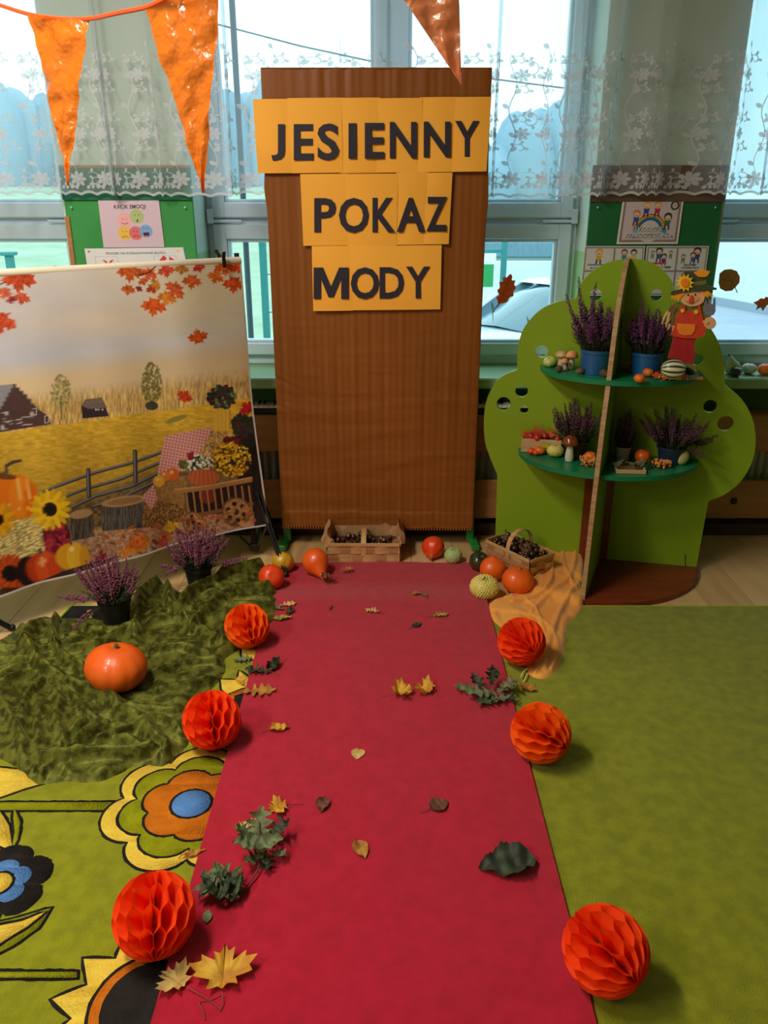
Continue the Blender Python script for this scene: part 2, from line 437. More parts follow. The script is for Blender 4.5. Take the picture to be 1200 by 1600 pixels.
# windows
def zy(py, Y): return W(600, py, Y).z
ZB, ZG0, ZG1, ZT0, ZT1, ZG2, ZTOP = .76, zy(529, 3.9), zy(378, 3.9), zy(345, 3.9), zy(316, 3.9), zy(311, 3.9), 2.62
def window(name, x0, x1, xm, handle=True):
    w = sroot(name); fr = .035
    b = MB(); b.box((x0, 3.88, ZB), (x0 + fr, 3.98, ZTOP), .004); b.box((x1 - fr, 3.88, ZB), (x1, 3.98, ZTOP), .004)
    b.box((x0, 3.88, ZB), (x1, 3.98, ZB + .05), .004); b.box((x0, 3.88, ZTOP - .05), (x1, 3.98, ZTOP), .004)
    b.box((x0, 3.88, ZT0 - .018), (x1, 3.98, ZT0 + .018), .004); b.box((xm - .022, 3.88, ZB), (xm + .022, 3.98, ZTOP), .004)
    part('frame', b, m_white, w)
    for (a, c) in ((x0 + fr, xm - .022), (xm + .022, x1 - fr)):
        for (z0, z1, g0, g1) in ((ZB + .045, ZT0 - .012, ZG0, ZG1), (ZT0 + .012, ZTOP - .04, ZG2, ZTOP - .12)):
            sw = .05; s = MB()
            for q in (((a - .008, z0), (a + sw, z1)), ((c - sw, z0), (c + .008, z1)), ((a + sw - .004, z0), (c - sw + .004, g0 - .012)), ((a + sw - .004, g1 + .012), (c - sw + .004, z1))):
                s.box((q[0][0], 3.855, q[0][1]), (q[1][0], 3.92, q[1][1]), .006)
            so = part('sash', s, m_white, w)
            g = MB()
            for q in (((a + sw, g0 - .012), (a + sw + .014, g1 + .012)), ((c - sw - .014, g0 - .012), (c - sw, g1 + .012)), ((a + sw + .013, g0 - .012), (c - sw - .013, g0)), ((a + sw + .013, g1), (c - sw - .013, g1 + .012))):
                g.box((q[0][0], 3.868, q[0][1]), (q[1][0], 3.915, q[1][1]), .004)
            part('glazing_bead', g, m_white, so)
            part('pane', MB().box((a + sw, 3.893, g0 - .008), (c - sw, 3.899, g1 + .008)), m_glass, so)
    if handle:
        h = MB(); h.box((x0 + .02, 3.845, ZT0 - .006), (x0 + .16, 3.857, ZT0 + .006), .002); h.box((x1 - .16, 3.845, ZT0 - .006), (x1 - .02, 3.857, ZT0 + .006), .002)
        h.box((x1 - .035, 3.842, ZT0 - .012), (x1 - .006, 3.86, ZT0 + .05), .004); h.box((x0 + .006, 3.842, ZT0 - .012), (x0 + .035, 3.86, ZT0 + .05), .004)
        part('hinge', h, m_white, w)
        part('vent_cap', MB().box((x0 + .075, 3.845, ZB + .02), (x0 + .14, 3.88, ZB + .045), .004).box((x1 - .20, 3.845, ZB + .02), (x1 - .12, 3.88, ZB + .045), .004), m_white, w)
    return w
window('window_1', -2.9, -1.325, -2.1)
window('window_2', -.787, .862, .03)
window('window_3', 1.405, 3.02, 2.2)
for n, (a, b) in enumerate(((-2.9, -1.325), (-.80, .875), (1.395, 3.02))):
    struct('trim_%d' % (n + 1), MB().box((a, 3.55, .713), (b, 3.90, .759), .006), m_sill)
# soffit of the radiator niche
# radiators and beech covers
m_rad = pm('radiator_white', (196, 198, 188), .45)
for k, (x0, x1) in enumerate(((-2.7, -1.45), (-.72, .80), (1.45, 2.8))):
    r = thing('radiator', ('white ribbed panel radiator under the left window', 'white ribbed radiator behind the beech rails in the middle', 'white ribbed radiator behind the beech rails on the right')[k], 'radiator', ((x0 + x1) / 2, 3.72, .12))
    b = MB(); b.box((x0, 3.69, .14), (x1, 3.76, .56), .01); part('panel', b, m_rad, r, world=True)
    g = MB(); x = x0 + .015
    while x < x1 - .03:
        g.box((x, 3.672, .16), (x + .022, 3.692, .54), .006); x += .036
    part('ribs', g, m_rad, r, world=True)
    part('bracket', MB().box((x0 + .1, 3.76, .3), (x0 + .16, 3.82, .34)), m_rad, r, world=True); part('bracket', MB().box((x1 - .16, 3.76, .3), (x1 - .1, 3.82, .34)), m_rad, r, world=True)
cov = thing('radiator_cover', 'long beech rail cover running under the windows', 'radiator cover', (0, 3.57, 0))
part('rail', MB().box((-3.0, 3.562, .100), (3.0, 3.582, .287), .004), m_beech, cov, world=True)
part('rail', MB().box((-3.0, 3.562, .424), (3.0, 3.582, .592), .004), m_beech, cov, world=True)
part('shelf_board', MB().box((-3.0, 3.582, .575), (3.0, 3.665, .592), .003), m_beech, cov, world=True)
for x in (-2.2, -1.0, -.62, .55, 1.1, 1.9, 2.6):
    part('bracket', MB().box((x, 3.584, 0), (x + .04, 3.615, .57), .003), m_wall_lo, cov, world=True)
P = W(1147, 783, 3.56)
part('cover_cap', MB().lathe([(0, .004), (.014, .004), (.016, .001), (.016, -.002)], 20, P, Matrix.Rotation(R(90), 3, 'X')), pm('dark_hole', (40, 34, 26), .7), cov, world=True)
struct('baseboard_back', MB().box((-3.2, 3.60, 0), (3.2, 3.619, .06), .003), pm('dark_baseboard', (60, 46, 32), .6))
kb = thing('piano_keyboard', 'digital piano keyboard on the radiator cover behind the brown partition', 'keyboard', (.0, 3.62, .592))
part('body', MB().box((-.60, 3.575, .593), (.72, 3.66, .622), .006), pm('keyboard_black', (24, 24, 26), .4), kb, world=True)
b = MB(); x = -.58; k = 0; bk = MB()
while x < .70:
    b.box((x + .0008, 3.571, .6225), (x + .0222, 3.64, .634), .001)
    if k % 7 in (0, 1, 3, 4, 5): bk.box((x + .017, 3.60, .634), (x + .029, 3.64, .642), .001)
    x += .023; k += 1
part('white_keys', b, pm('ivory_white', (235, 232, 222), .3), kb, world=True, kind='stuff'); part('black_keys', bk, MATS['keyboard_black'], kb, world=True)

# ceiling lamps
for (x, y) in ((-1.35, 1.60), (-2.35, -.2), (-2.35, -2.2)):
    t = thing('ceiling_lamp', 'long white ceiling lamp housing ' + {1.60: 'nearest the windows', -.2: 'midway along the left wall', -2.2: 'farthest from the windows'}[y], 'lamp', (x, y, 2.94))
    part('housing', MB().box((x - .2, y - .63, 2.95), (x + .2, y + .63, 2.999), .01), m_white, t, world=True)

# ------------------------------------------------------------------ outside
ZO = -1.05
m_grass = pm('haze_pale_grass', (150, 164, 134), .95, (172, 184, 158), .9, 8, (.35, .7), bump=.6, bscale=3, bdist=.1)  # paleness of the outdoor haze is put into the grass colour
P = np.zeros((60, 60, 3)); xs = np.linspace(-50, 50, 60); ys = np.linspace(4.2, 90, 60)
for i, x in enumerate(xs):
    for j, y in enumerate(ys):
        s = min(1, max(0, (y - (13 if x < 1.5 else 23)) / 45)); P[i, j] = (x, y, ZO + s * s * (3 - 2 * s) * (3.1 if x < 1 else 3.1 - min(1, (x - 1) / 6) * 1.4) + .05 * math.sin(x * 2.1 + y))
struct('trim_lawn', MB().grid(P), m_grass).name = 'ground'
struct('trim_yard', MB().box((2.0, 4.3, ZO), (16, 21, ZO + .06)), pm('lilac_paving', (176, 176, 188), .9, (166, 168, 182), 1.5)).name = 'pavement'
m_haze = pm('haze_tinted_foliage', (150, 176, 190), 1.0, (134, 162, 178), .5, 6, (.3, .7))  # distance haze is mixed into the foliage colour
b = MB(); random.seed(8)
for k in range(170):
    x = -34 + k * .41 + random.uniform(-.4, .4); top = 7.6 + 1.2 * math.sin(k * .11) + random.uniform(-.5, .5)
    if -6 < x < 9: top -= 2.2
    if x > 13: top += 2
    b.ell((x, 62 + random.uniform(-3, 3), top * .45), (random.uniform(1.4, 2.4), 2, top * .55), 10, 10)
tag(solo('woodland', 'haze-tinted blue line of trees far beyond the lawn', 'trees', b, m_haze, sharp=180), kind='stuff')
# garden fence
m_teal = pm('teal_fence_steel', (44, 128, 124), .5)
def fence_post(x, y, z1, w=.05):
    return MB().box((x - w / 2, y - w / 2, ZO), (x + w / 2, y + w / 2, z1), .004)
fz = thing('garden_fence', 'teal steel wire fence on the lawn outside the middle window', 'fence', (-1.0, 7.6, ZO))
for (x, t) in ((-1.07, .95), (.75, .95)):
    part('post', fence_post(x, 7.6, t + .4, .06), m_teal, fz, world=True)
b = MB()
for k in range(7): b.tube([(-1.07, 7.6, ZO + .25 + k * .33), (.75, 7.6, ZO + .25 + k * .33)], .006, 4)
for k in range(18): b.tube([(-1.07 + k * .1, 7.6, ZO + .2), (-1.07 + k * .1, 7.6, ZO + 2.3)], .004, 4)
part('wire_mesh', b, m_teal, fz, world=True, kind='stuff')
p = W(15, 405, 12.0)
solo('fence_stake', 'short teal stake standing in the pale grass outside the left window', 'post', MB().box((-.05, -.05, 0), (.05, .05, p.z - ZO + .05), .01).box((-.09, -.09, p.z - ZO + .05), (.09, .09, p.z - ZO + .1), .01), m_teal, (p.x, 12.0, ZO))
p = W(388, 450, 6.0)
solo('drain_pipe', 'thin dark pipe outside just left of the brown partition', 'pipe', MB().tube([(p.x, 6, ZO), (p.x, 6, 3)], .02, 8), pm('dark_pipe', (52, 66, 76), .5))
gf = thing('gate_frame', 'tall teal fence frame beyond the parked car', 'fence', (2.4, 15.5, ZO))
a = W(789, 370, 15.5); c = W(765, 392, 15.5)
part('post', MB().box((a.x - .05, 15.45, ZO), (a.x + .05, 15.55, 1.2), .004), m_teal, gf, world=True)
part('post', MB().box((c.x - .3, 15.45, ZO), (c.x - .25, 15.55, 1.2), .004), m_teal, gf, world=True)
part('rail', MB().box((c.x - .3, 15.46, c.z - .03), (a.x + .04, 15.54, c.z + .03), .004), m_teal, gf, world=True)
# notice board by the gate
nb = thing('notice_board', 'white and green notice board outside beside the parked car', 'sign', (1.9, 15.2, ZO))
q0 = W(752, 396, 15.2); q1 = W(772, 470, 15.2)
part('panel', MB().box((q0.x - .35, 15.18, q1.z), (q1.x, 15.22, q0.z), .005), pm('sign_white', (236, 240, 238), .5), nb, world=True)
q0 = W(752, 413, 15.17); q1 = W(770, 448, 15.17)
part('green_print', MB().box((q0.x - .2, 15.165, q1.z), (q1.x, 15.178, q0.z), .002), pm('sign_green', (40, 150, 80), .5), nb, world=True)
part('leg', MB().box((1.75, 15.18, ZO), (1.8, 15.22, q1.z - .3), .003), m_teal, nb, world=True)
# neighbour buildings
m_bld = pm('white_render', (226, 236, 240), .9, (216, 228, 236), .6)
bl = thing('white_building', 'long white rendered building outside the right window', 'building', (9, 18, ZO))
mb = MB()
M = Matrix.Translation((8.9, 17.9, 0)) @ Matrix.Rotation(math.atan2(-8.5, 2.2), 4, 'Z')
mb.box((-6, 0, ZO), (14, 7, 6.2), 0, M); part('wall', mb, m_bld, bl, world=True)
part('plinth', MB().box((-6.02, -.05, ZO), (14.02, 0, ZO + .25), .01, M), pm('grey_plinth', (150, 160, 170), .9), bl, world=True)
part('roof', MB().box((-6.4, -.4, 6.2), (14.4, 7.4, 6.6), .05, M), pm('pale_roof', (180, 190, 198), .8), bl, world=True)
gw = thing('garden_wall', 'low white boundary wall beyond the parked car', 'wall', (5, 22, ZO))
part('wall', MB().box((2.5, 21.9, ZO), (7.6, 22.1, zy(408, 22)), .02), m_bld, gw, world=True)
hs = thing('long_shed', 'low blue-grey shed roof behind the white boundary wall', 'building', (6, 26, ZO))
part('wall', MB().box((3.0, 25, ZO), (9, 29, zy(400, 25))), m_bld, hs, world=True)
part('roof', MB().box((2.7, 24.6, zy(402, 25)), (9.3, 29.3, zy(376, 25)), .05), pm('slate_blue', (120, 148, 164), .8, (108, 136, 152), 4, stretch=(6, .3, 1)), hs, world=True)
solo('overhead_cable', 'thin cable crossing the sky behind the lace curtain', 'cable', MB().tube([W(340, 38, 14), W(470, 72, 14), W(600, 100, 14), W(760, 122, 14), W(900, 140, 14)], .012, 5), MATS['dark_pipe'])
# parked car
def car(loc, yaw):
    r = thing('car', 'pale blue-grey hatchback parked outside the middle window', 'car', loc)
    mc = pm('car_paint', (196, 214, 224), .25, coat=.6, spec=.6); mg = pm('car_glass', (58, 92, 104), .08, spec=.8, coat=.5); mt = pm('tyre_rubber', (34, 34, 36), .8)
    secs = [(-2.05, .30, .62, .70), (-1.95, .22, .80, .80), (-1.2, .20, .93, .86), (-.75, .20, .97, .88), (0, .20, .98, .89), (1.0, .20, .99, .89), (1.7, .20, .98, .86), (2.0, .30, .85, .76)]
    P = []
    for (x, z0, z1, w) in secs:
        P.append([(x, -w, z0), (x, -w * 1.0, (z0 + z1) / 2), (x, -w * .96, z1 - .06), (x, -w * .80, z1), (x, w * .80, z1), (x, w * .96, z1 - .06), (x, w, (z0 + z1) / 2), (x, w, z0), (x, -w, z0)])
    b = MB().grid(P); n = 9
    b.add([p for p in P[0]], [tuple(range(8))]); b.add([p for p in P[-1]], [tuple(range(8))[::-1]])
    part('body', b, mc, r, sharp=50)
    cs = [(-.95, .95, .955, .76), (-.35, .92, 1.30, .66), (.1, .92, 1.42, .62), (.9, .92, 1.42, .61), (1.45, .92, 1.30, .62), (1.85, .92, .97, .68)]
    P = [[(x, -w * 1.1, z0), (x, -w * (1.02), z0 + (z1 - z0) * .6), (x, -w * .85, z1), (x, 0, z1 + .03), (x, w * .85, z1), (x, w * 1.02, z0 + (z1 - z0) * .6), (x, w * 1.1, z0)] for x, z0, z1, w in cs]
    part('windscreen', MB().grid(P[:3]), mg, r, label='dark tinted windscreen and side glass', sharp=60)
    part('side_glass', MB().grid(P[2:]), mg, r, sharp=60)
    b = MB()
    for sy in (-1, 1):
        b.tube([(P_[2 if sy < 0 else 4][0], P_[2 if sy < 0 else 4][1], P_[2 if sy < 0 else 4][2] + .012) for P_ in P], .035, 6)
    for x, k in ((.15, 2), (1.0, 3)):
        b.tube([(x, -.70, .95), (x, -.66, 1.22), (x, -.55, 1.43)], .03, 6); b.tube([(x, .70, .95), (x, .66, 1.22), (x, .55, 1.43)], .03, 6)
    part('pillar_frame', b, mc, r)
    b = MB().grid([[(x, w * s * .9, z + .035) for s in (-.9, -.5, 0, .5, .9)] for x, z, w in ((-.05, 1.395, .62), (.1, 1.425, .62), (.9, 1.425, .61), (1.45, 1.31, .62))])
    part('roof', b, mc, r)
    for x in (-1.3, 1.25):
        for sy in (-1, 1):
            w = part('wheel', MB().lathe([(0, .09), (.2, .09), (.31, .08), (.32, 0), (.31, -.08), (0, -.09)], 20, (x, sy * .8, .32), Matrix.Rotation(R(90), 3, 'X')), mt, r)
            part('hub_cap', MB().lathe([(0, .005), (.17, 0), (.19, -.01)], 16, (x, sy * .895, .32), Matrix.Rotation(R(90), 3, 'X')), pm('alloy', (170, 174, 178), .3, metal=.8), w)
    for sy in (-1, 1):
        part('headlamp', MB().ell((-1.93, sy * .58, .68), (.09, .16, .08)), pm('lamp_glass', (225, 232, 235), .1), r)
        part('door_mirror', MB().ell((-.55, sy * .98, 1.0), (.06, .10, .07)).tube([(-.55, sy * .82, .96), (-.55, sy * .95, .98)], .02, 6), mc, r)
    part('wiper', MB().bar((-.9, -.5, 1.0), (-.55, -.1, 1.19), .02, .01).bar((-.9, .1, 1.0), (-.55, .5, 1.19), .02, .01), mt, r)
    r.rotation_euler = (0, 0, yaw); return r
car((2.15, 10.95, ZO + .06), R(38))

# ================================================================== CURTAINS
def sheer(name, col, fac, tr=.55):
    m = bpy.data.materials.new(name); m.use_nodes = True; N = m.node_tree.nodes; Lk = m.node_tree.links
    N.remove(N['Principled BSDF']); d = N.new('ShaderNodeBsdfDiffuse'); t = N.new('ShaderNodeBsdfTranslucent'); z = N.new('ShaderNodeBsdfTransparent')
    d.inputs[0].default_value = lin4(col); t.inputs[0].default_value = lin4(col)
    a = N.new('ShaderNodeMixShader'); a.inputs[0].default_value = tr; Lk.new(d.outputs[0], a.inputs[1]); Lk.new(t.outputs[0], a.inputs[2])
    b = N.new('ShaderNodeMixShader'); b.inputs[0].default_value = fac; Lk.new(z.outputs[0], b.inputs[1]); Lk.new(a.outputs[0], b.inputs[2])
    Lk.new(b.outputs[0], N['Material Output'].inputs[0]); MATS[name] = m; return m
m_sheer = sheer('sheer_voile', (214, 226, 238), .36)
m_lace = sheer('lace_thread', (216, 220, 228), .70, .18)
CY = 3.565; ZH = 1.505
def curtain(x0, x1, seed, ycen=CY, full=1.25, label='', dz=0.0):
    rn = random.Random(seed); L = (x1 - x0) * full
    ks = [(rn.uniform(26, 34), rn.uniform(0, 6), 1.25), (rn.uniform(50, 66), rn.uniform(0, 6), .45), (rn.uniform(9, 14), rn.uniform(0, 6), .8)]
    def fold(u, z):
        s = u / L; x = x0 + s * (x1 - x0); lean = (z - ZH) * .06 * (s - .5)
        dx = 0; dy = 0
        for k, p, a in ks:
            ph = k * (x - x0) + p + .5 * math.sin(3.1 * x + z * .8); dx += .62 * a / k * np.sin(ph); dy += .013 * a * np.cos(ph)
        return x + dx - lean, ycen + dy, z
    hem = lambda u: ZH + dz + .010 * abs(math.sin(u * PI / .062)) - .008 + .006 * math.sin(u * 2.3 + seed)
    nu = int(L / .0075); P = np.zeros((nu, 14, 3)); zs = [0, .02, .08, .16, .26, .38, .5, .65, .8, .95, 1.05, 1.1, 1.12, 1.13]
    for i in range(nu):
        u = L * i / (nu - 1); h = hem(u)
        for j, z in enumerate(zs): P[i, j] = fold(u, h + z * (2.66 - h) / 1.13)
    r = thing('curtain', label, 'curtain', ((x0 + x1) / 2, ycen, ZH))
    o = link('voile', fast_grid('voile', P, m_sheer, off=r.location), r)
    # embroidery: leafy scrolls and flowers as thin pieces lying on the voile
    mb = MB()
    def pt(u, z): a = fold(u, z); return (a[0], a[1] - .0025, a[2])
    def strip(pts, w):
        n = len(pts); vs = []
        for i, (a, b) in enumerate(pts):
            p, q = pts[max(0, i - 1)], pts[min(n - 1, i + 1)]; dx, dy = q[0] - p[0], q[1] - p[1]; l = math.hypot(dx, dy) + 1e-9
            ww = w * (.35 + .65 * math.sin(PI * (i + .6) / (n + .2))); vs += [pt(a - dy / l * ww, b + dx / l * ww), pt(a + dy / l * ww, b - dx / l * ww)]
        mb.add(vs, [(2 * i, 2 * i + 1, 2 * i + 3, 2 * i + 2) for i in range(n - 1)])
    def petal(cx, cz, a, l, w):
        ca, sa = math.cos(a), math.sin(a)
        q = [(0, 0), (.3, 1), (.7, 1), (1, .1), (1, -.1), (.7, -1), (.3, -1)]
        mb.add([pt(cx + l * x * ca - w * y * sa, cz + l * x * sa + w * y * ca) for x, y in q], [tuple(range(7))])
    def spiral(cx, cz, rad, a0, sg):
        pts = [(cx + rad * (1 - t / 16) * math.cos(a0 + sg * t * .42), cz + rad * (1 - t / 16) * math.sin(a0 + sg * t * .42)) for t in range(15)]
        strip(pts, .0022)
        for k in (1, 4, 7):
            a = a0 + sg * k * .42; petal(pts[k][0], pts[k][1], a + sg * .5, .016, .005)
    def blossom(cx, cz, s):
        for k in range(7): petal(cx + .3 * s * math.cos(k * .9), cz + .3 * s * math.sin(k * .9), k * .9, s, s * .30)
        for k in range(5): petal(cx, cz, k * 1.256 + .4, s * .5, s * .2)
    u = .03; c = 0
    while u < L:
        z = ZH + dz + .055; row = 0
        blossom(u, z + .005, .024); spiral(u + .06, z, .034, 2.2, -1); spiral(u + .065, z - .005, .020, .4, 1)
        for k in range(4): petal(u + .03 + k * .022, z - .032, .9 + k * .5, .018, .006)
        pts = [(u + .012 * math.sin(t * .9) * (1 if c % 2 else -1), z + .03 + t * .026) for t in range(17 if c % 3 else 19)]; strip(pts, .0024)
        for t in range(1, len(pts) - 1, 2):
            s = 1 if (t // 2) % 2 else -1; petal(pts[t][0], pts[t][1], PI / 2 - s * .9, .026, .0075)
            if t % 4 == 3: spiral(pts[t][0] + s * .03, pts[t][1] + .01, .022, PI if s > 0 else 0, -s)
            if t % 8 == 5: blossom(pts[t][0] - s * .018, pts[t][1] + .012, .020)
        if c % 2 == 0:
            for q in (.22, .40): spiral(u + .05, z + q, .034, 2.0, -1); petal(u + .05, z + q + .01, 1.2, .022, .008)
        u += .10; c += 1
    # scalloped hem band
    n = int(L / .006); vs = []
    for i in range(n):
        uu = L * i / (n - 1); h = hem(uu); vs += [pt(uu, h), pt(uu, h + .010)]
    mb.add(vs, [(2 * i, 2 * i + 2, 2 * i + 3, 2 * i + 1) for i in range(n - 1)])
    part('lace_embroidery', mb, m_lace, r, world=True, kind='stuff', sharp=180)
    return r
curtain(-2.9, -.665, 3, label='sheer white lace curtain over the left window and the left pier', full=1.35)
curtain(-.715, .78, 7, ycen=3.60, label='sheer white lace curtain hanging behind the brown partition', full=1.12)
curtain(.70, 3.0, 12, label='sheer white lace curtain over the right pier and right window', full=1.4)
rail = thing('curtain_rail', 'white curtain rail above the windows', 'curtain rail', (0, 3.56, 2.66))
part('rail', MB().tube([(-3.0, 3.57, 2.675), (3.0, 3.57, 2.675)], .014, 10), m_white, rail, world=True)
for x in (-2.9, -1.0, 1.0, 2.9): part('bracket', MB().box((x - .01, 3.57, 2.665), (x + .01, 3.62, 2.685), .002), m_white, rail, world=True)

# ================================================================== BROWN PARTITION
bd = thing('partition_board', 'tall partition draped in brown striped fabric standing on green metal feet', 'partition', (-.025, 3.49, 0))
BX0, BX1, BZ0, BZ1, BY = -.462, .405, .10, 1.947, 3.468
part('panel', MB().box((BX0 + .012, BY + .006, .13), (BX1 - .012, BY + .036, BZ1 - .008), .004), pm('partition_core', (150, 110, 70), .7), bd, world=True)
def cloth_mat():
    m = bpy.data.materials.new('brown_striped_sateen'); m.use_nodes = True; N = m.node_tree.nodes; Lk = m.node_tree.links; b = N['Principled BSDF']
    g = N.new('ShaderNodeTexCoord'); s = N.new('ShaderNodeSeparateXYZ'); Lk.new(g.outputs['Object'], s.inputs[0])
    w = N.new('ShaderNodeMath'); w.operation = 'MULTIPLY'; w.inputs[1].default_value = 2 * PI / .0285; Lk.new(s.outputs['X'], w.inputs[0])
    c = N.new('ShaderNodeMath'); c.operation = 'SINE'; Lk.new(w.outputs[0], c.inputs[0])
    r = N.new('ShaderNodeValToRGB'); r.color_ramp.elements[0].position = .3; r.color_ramp.elements[1].position = .6
    r.color_ramp.elements[0].color = lin4((132, 72, 12)); r.color_ramp.elements[1].color = lin4((137, 77, 15))
    mm = N.new('ShaderNodeMath'); mm.operation = 'MULTIPLY_ADD'; mm.inputs[1].default_value = .5; mm.inputs[2].default_value = .5
    Lk.new(c.outputs[0], mm.inputs[0]); Lk.new(mm.outputs[0], r.inputs[0]); Lk.new(r.outputs[0], b.inputs['Base Color'])
    rr = N.new('ShaderNodeMapRange'); rr.inputs['To Min'].default_value = .42; rr.inputs['To Max'].default_value = .54; Lk.new(mm.outputs[0], rr.inputs['Value']); Lk.new(rr.outputs[0], b.inputs['Roughness'])
    b.inputs['Specular IOR Level'].default_value = .45; b.inputs['Sheen Weight'].default_value = .15
    n = N.new('ShaderNodeTexNoise'); n.inputs['Scale'].default_value = 420; bp = N.new('ShaderNodeBump'); bp.inputs['Strength'].default_value = .12; bp.inputs['Distance'].default_value = .001
    Lk.new(g.outputs['Object'], n.inputs['Vector']); Lk.new(n.outputs[0], bp.inputs['Height']); Lk.new(bp.outputs[0], b.inputs['Normal']); return m
m_brown = cloth_mat()
nu, nv = 190, 320
U = np.linspace(-.03, 1.03, nu)[:, None]; Vv = np.linspace(0, 1, nv)[None, :]
X = BX0 + np.clip(U, 0, 1) * (BX1 - BX0) + 0 * Vv; Z = BZ0 + Vv * (BZ1 - BZ0) + 0 * U
low = np.clip((.62 - Vv) / .3, 0, 1)
rip = (fbm(X * 3 + 3, Z * 26 + 9, 3) - .45) * .006 * low
side = np.exp(-np.minimum(np.abs(X - BX0), np.abs(X - BX1)) / .12)
rip = rip + (vnoise(X * 5, Z * 60 + X * 30) - .5) * .006 * side * np.exp(-((Z - .72) / .13) ** 2)
for zc, am, sl in ((.66, .008, .03), (.40, .006, .10), (.30, .004, -.05), (.9, .002, .02), (.55, .004, .12)):
    rip = rip + am * np.exp(-((Z - zc - sl * (X - .1) - .02 * np.sin(X * 7)) / .022) ** 2) * (.2 + .5 * vnoise(X * 4 + zc * 9, Z * 2))
Y = BY - .004 - rip + .004 * vnoise(X * 40, Z * 1.5) - .003 * (Vv < .04)
Y = Y + np.clip(-U, 0, 1) * 1.3 + np.clip(U - 1, 0, 1) * 1.3
X = X - .008 * np.exp(-((Z - 1.53) / .06) ** 2) * (U < .1) + .006 * np.exp(-((Z - 1.5) / .08) ** 2) * (U > .9)
Z = Z - .012 * (1 - Vv) ** 6 * (U - .2) - (.004 * np.sin(U * 30)) * (1 - Vv) ** 20
Pm = np.stack([X, Y, Z], -1)
link('fabric_cover', fast_grid('fabric_cover', Pm, m_brown, off=bd.location), bd)
part('fabric_cover_top', MB().box((BX0, BY - .004, BZ1 - .004), (BX1, BY + .045, BZ1 + .003), .003), m_brown, bd, world=True)
Pb = np.array([[(x, BY + .044, z) for z in np.linspace(.35, BZ1, 10)] for x in np.linspace(BX0, BX1, 10)])
part('fabric_back', MB().grid(Pb), m_brown, bd, world=True)
b = MB(); x = BX0
while x < BX1 - .01:
    z = BZ0 - .008 - .012 * (x - BX0 - .17); b.box((x, BY - .010, z - .004), (x + .008, BY - .004, z + .012), .002); x += .0125
part('hem_stitching', b, pm('hem_orange_brown', (150, 78, 28), .6), bd, world=True, kind='stuff')
m_gs = pm('green_enamel', (30, 128, 52), .35, coat=.3)
for (x, xa) in ((-.445, -.455), (.395, .41)):
    part('foot', MB().bar((x, 3.78, .022), (xa - .004 if xa < 0 else xa + .004, 3.405, .016), .036, .026), m_gs, bd, world=True)
    part('foot_post', MB().box((x - .016, 3.485, .02), (x + .016, 3.515, .3), .003), m_gs, bd, world=True)

# paper banners with cut-out letters
m_paper = pm('orange_paper', (255, 184, 62), .7, (252, 178, 56), 2, bump=.05, bscale=30)
m_let = pm('navy_black_paper', (34, 30, 48), .65)
SY = 3.452
def banner(label, cs, splits, letters, loc):
    r = thing('paper_banner', label, 'sign', loc)
    (tl, tr, br, bl_) = cs
    def at(u, v):
        x = (tl[0] * (1 - u) + tr[0] * u) * (1 - v) + (bl_[0] * (1 - u) + br[0] * u) * v
        y = (tl[1] * (1 - u) + tr[1] * u) * (1 - v) + (bl_[1] * (1 - u) + br[1] * u) * v
        return x, y
    rn = random.Random(len(label))
    for i in range(len(splits) - 1):
        u0, u1 = splits[i], splits[i + 1]; e = .012 if i < len(splits) - 2 else 0
        P = []; j0 = rn.uniform(-.012, .012); j1 = rn.uniform(-.012, .012); yo = -.0012 * (i % 2)
        for a in np.linspace(u0, u1 + e, 8):
            row = []
            for v in np.linspace(j0 if 0 < i else 0, 1 + (j1 if 0 < i else 0), 8):
                x, y = at(a, v); p = W(x, y, SY); bow = .003 * math.sin(PI * (a - u0) / (u1 - u0)) + .002 * math.sin(v * 3 + i)
                row.append((p.x, SY + yo - bow, p.z))
            P.append(row)
        mb = MB().grid(P, flip=True); n = len(mb.v); mb.add([(p[0], p[1] + .0006, p[2]) for p in mb.v], [tuple(q + 0 for q in f[::-1]) for f in mb.f[:]])
        part('paper_sheet', mb, m_paper, r, world=True, sharp=180)
    def mp(x, y, w): p = W(x, y, SY - .0065); return (p.x, SY - .0065 - w, p.z)
    for ch, x0, x1, y0, y1 in letters:
        if ch == 'M':
            mo = [(0, 0), (0, 1), (.27, 1), (.5, .40), (.73, 1), (1, 1), (1, 0), (.79, 0), (.79, .64), (.575, .05), (.425, .05), (.21, .64), (.21, 0)]
            o = part('letter', MB().plate([(x0 + a * (x1 - x0), y1 + b * (y0 - y1)) for a, b in mo], .0012, lambda u, v, w: mp(u, v, w)), m_let, r, world=True, sharp=30); fix_normals(o.data); continue
        o = text_part('letter', ch, mp, (x0, y0, x1, y1), m_let, r, bold=.0 if ch == 'M' else .026, th=.0012)
    return r
banner('widest orange paper banner, top of three, with black letters JESIENNY', ((395, 155), (768, 151), (760, 267), (403, 271)), (0, .145, .36, .52, .70, .85, 1),
       [('J', 424, 445, 194, 251), ('E', 459, 490, 194, 250.5), ('S', 496, 529.5, 193, 250.5), ('I', 544.5, 557, 192.5, 248), ('E', 570, 600.5, 192, 248), ('N', 609, 651, 190.5, 247.5), ('N', 662, 704, 190, 246), ('Y', 711, 749, 189, 245)], (0, SY, 1.7))
banner('orange paper banner in the middle with black letters POKAZ', ((469, 272), (707, 270), (701, 382), (474, 384)), (0, .3, .63, .83, 1),
       [('P', 491, 525, 309.5, 363), ('O', 529.5, 576.5, 309, 364), ('K', 582, 617.5, 309, 363), ('A', 620, 664, 309, 362.5), ('Z', 666, 698.5, 307.5, 361.5)], (0, SY, 1.4))
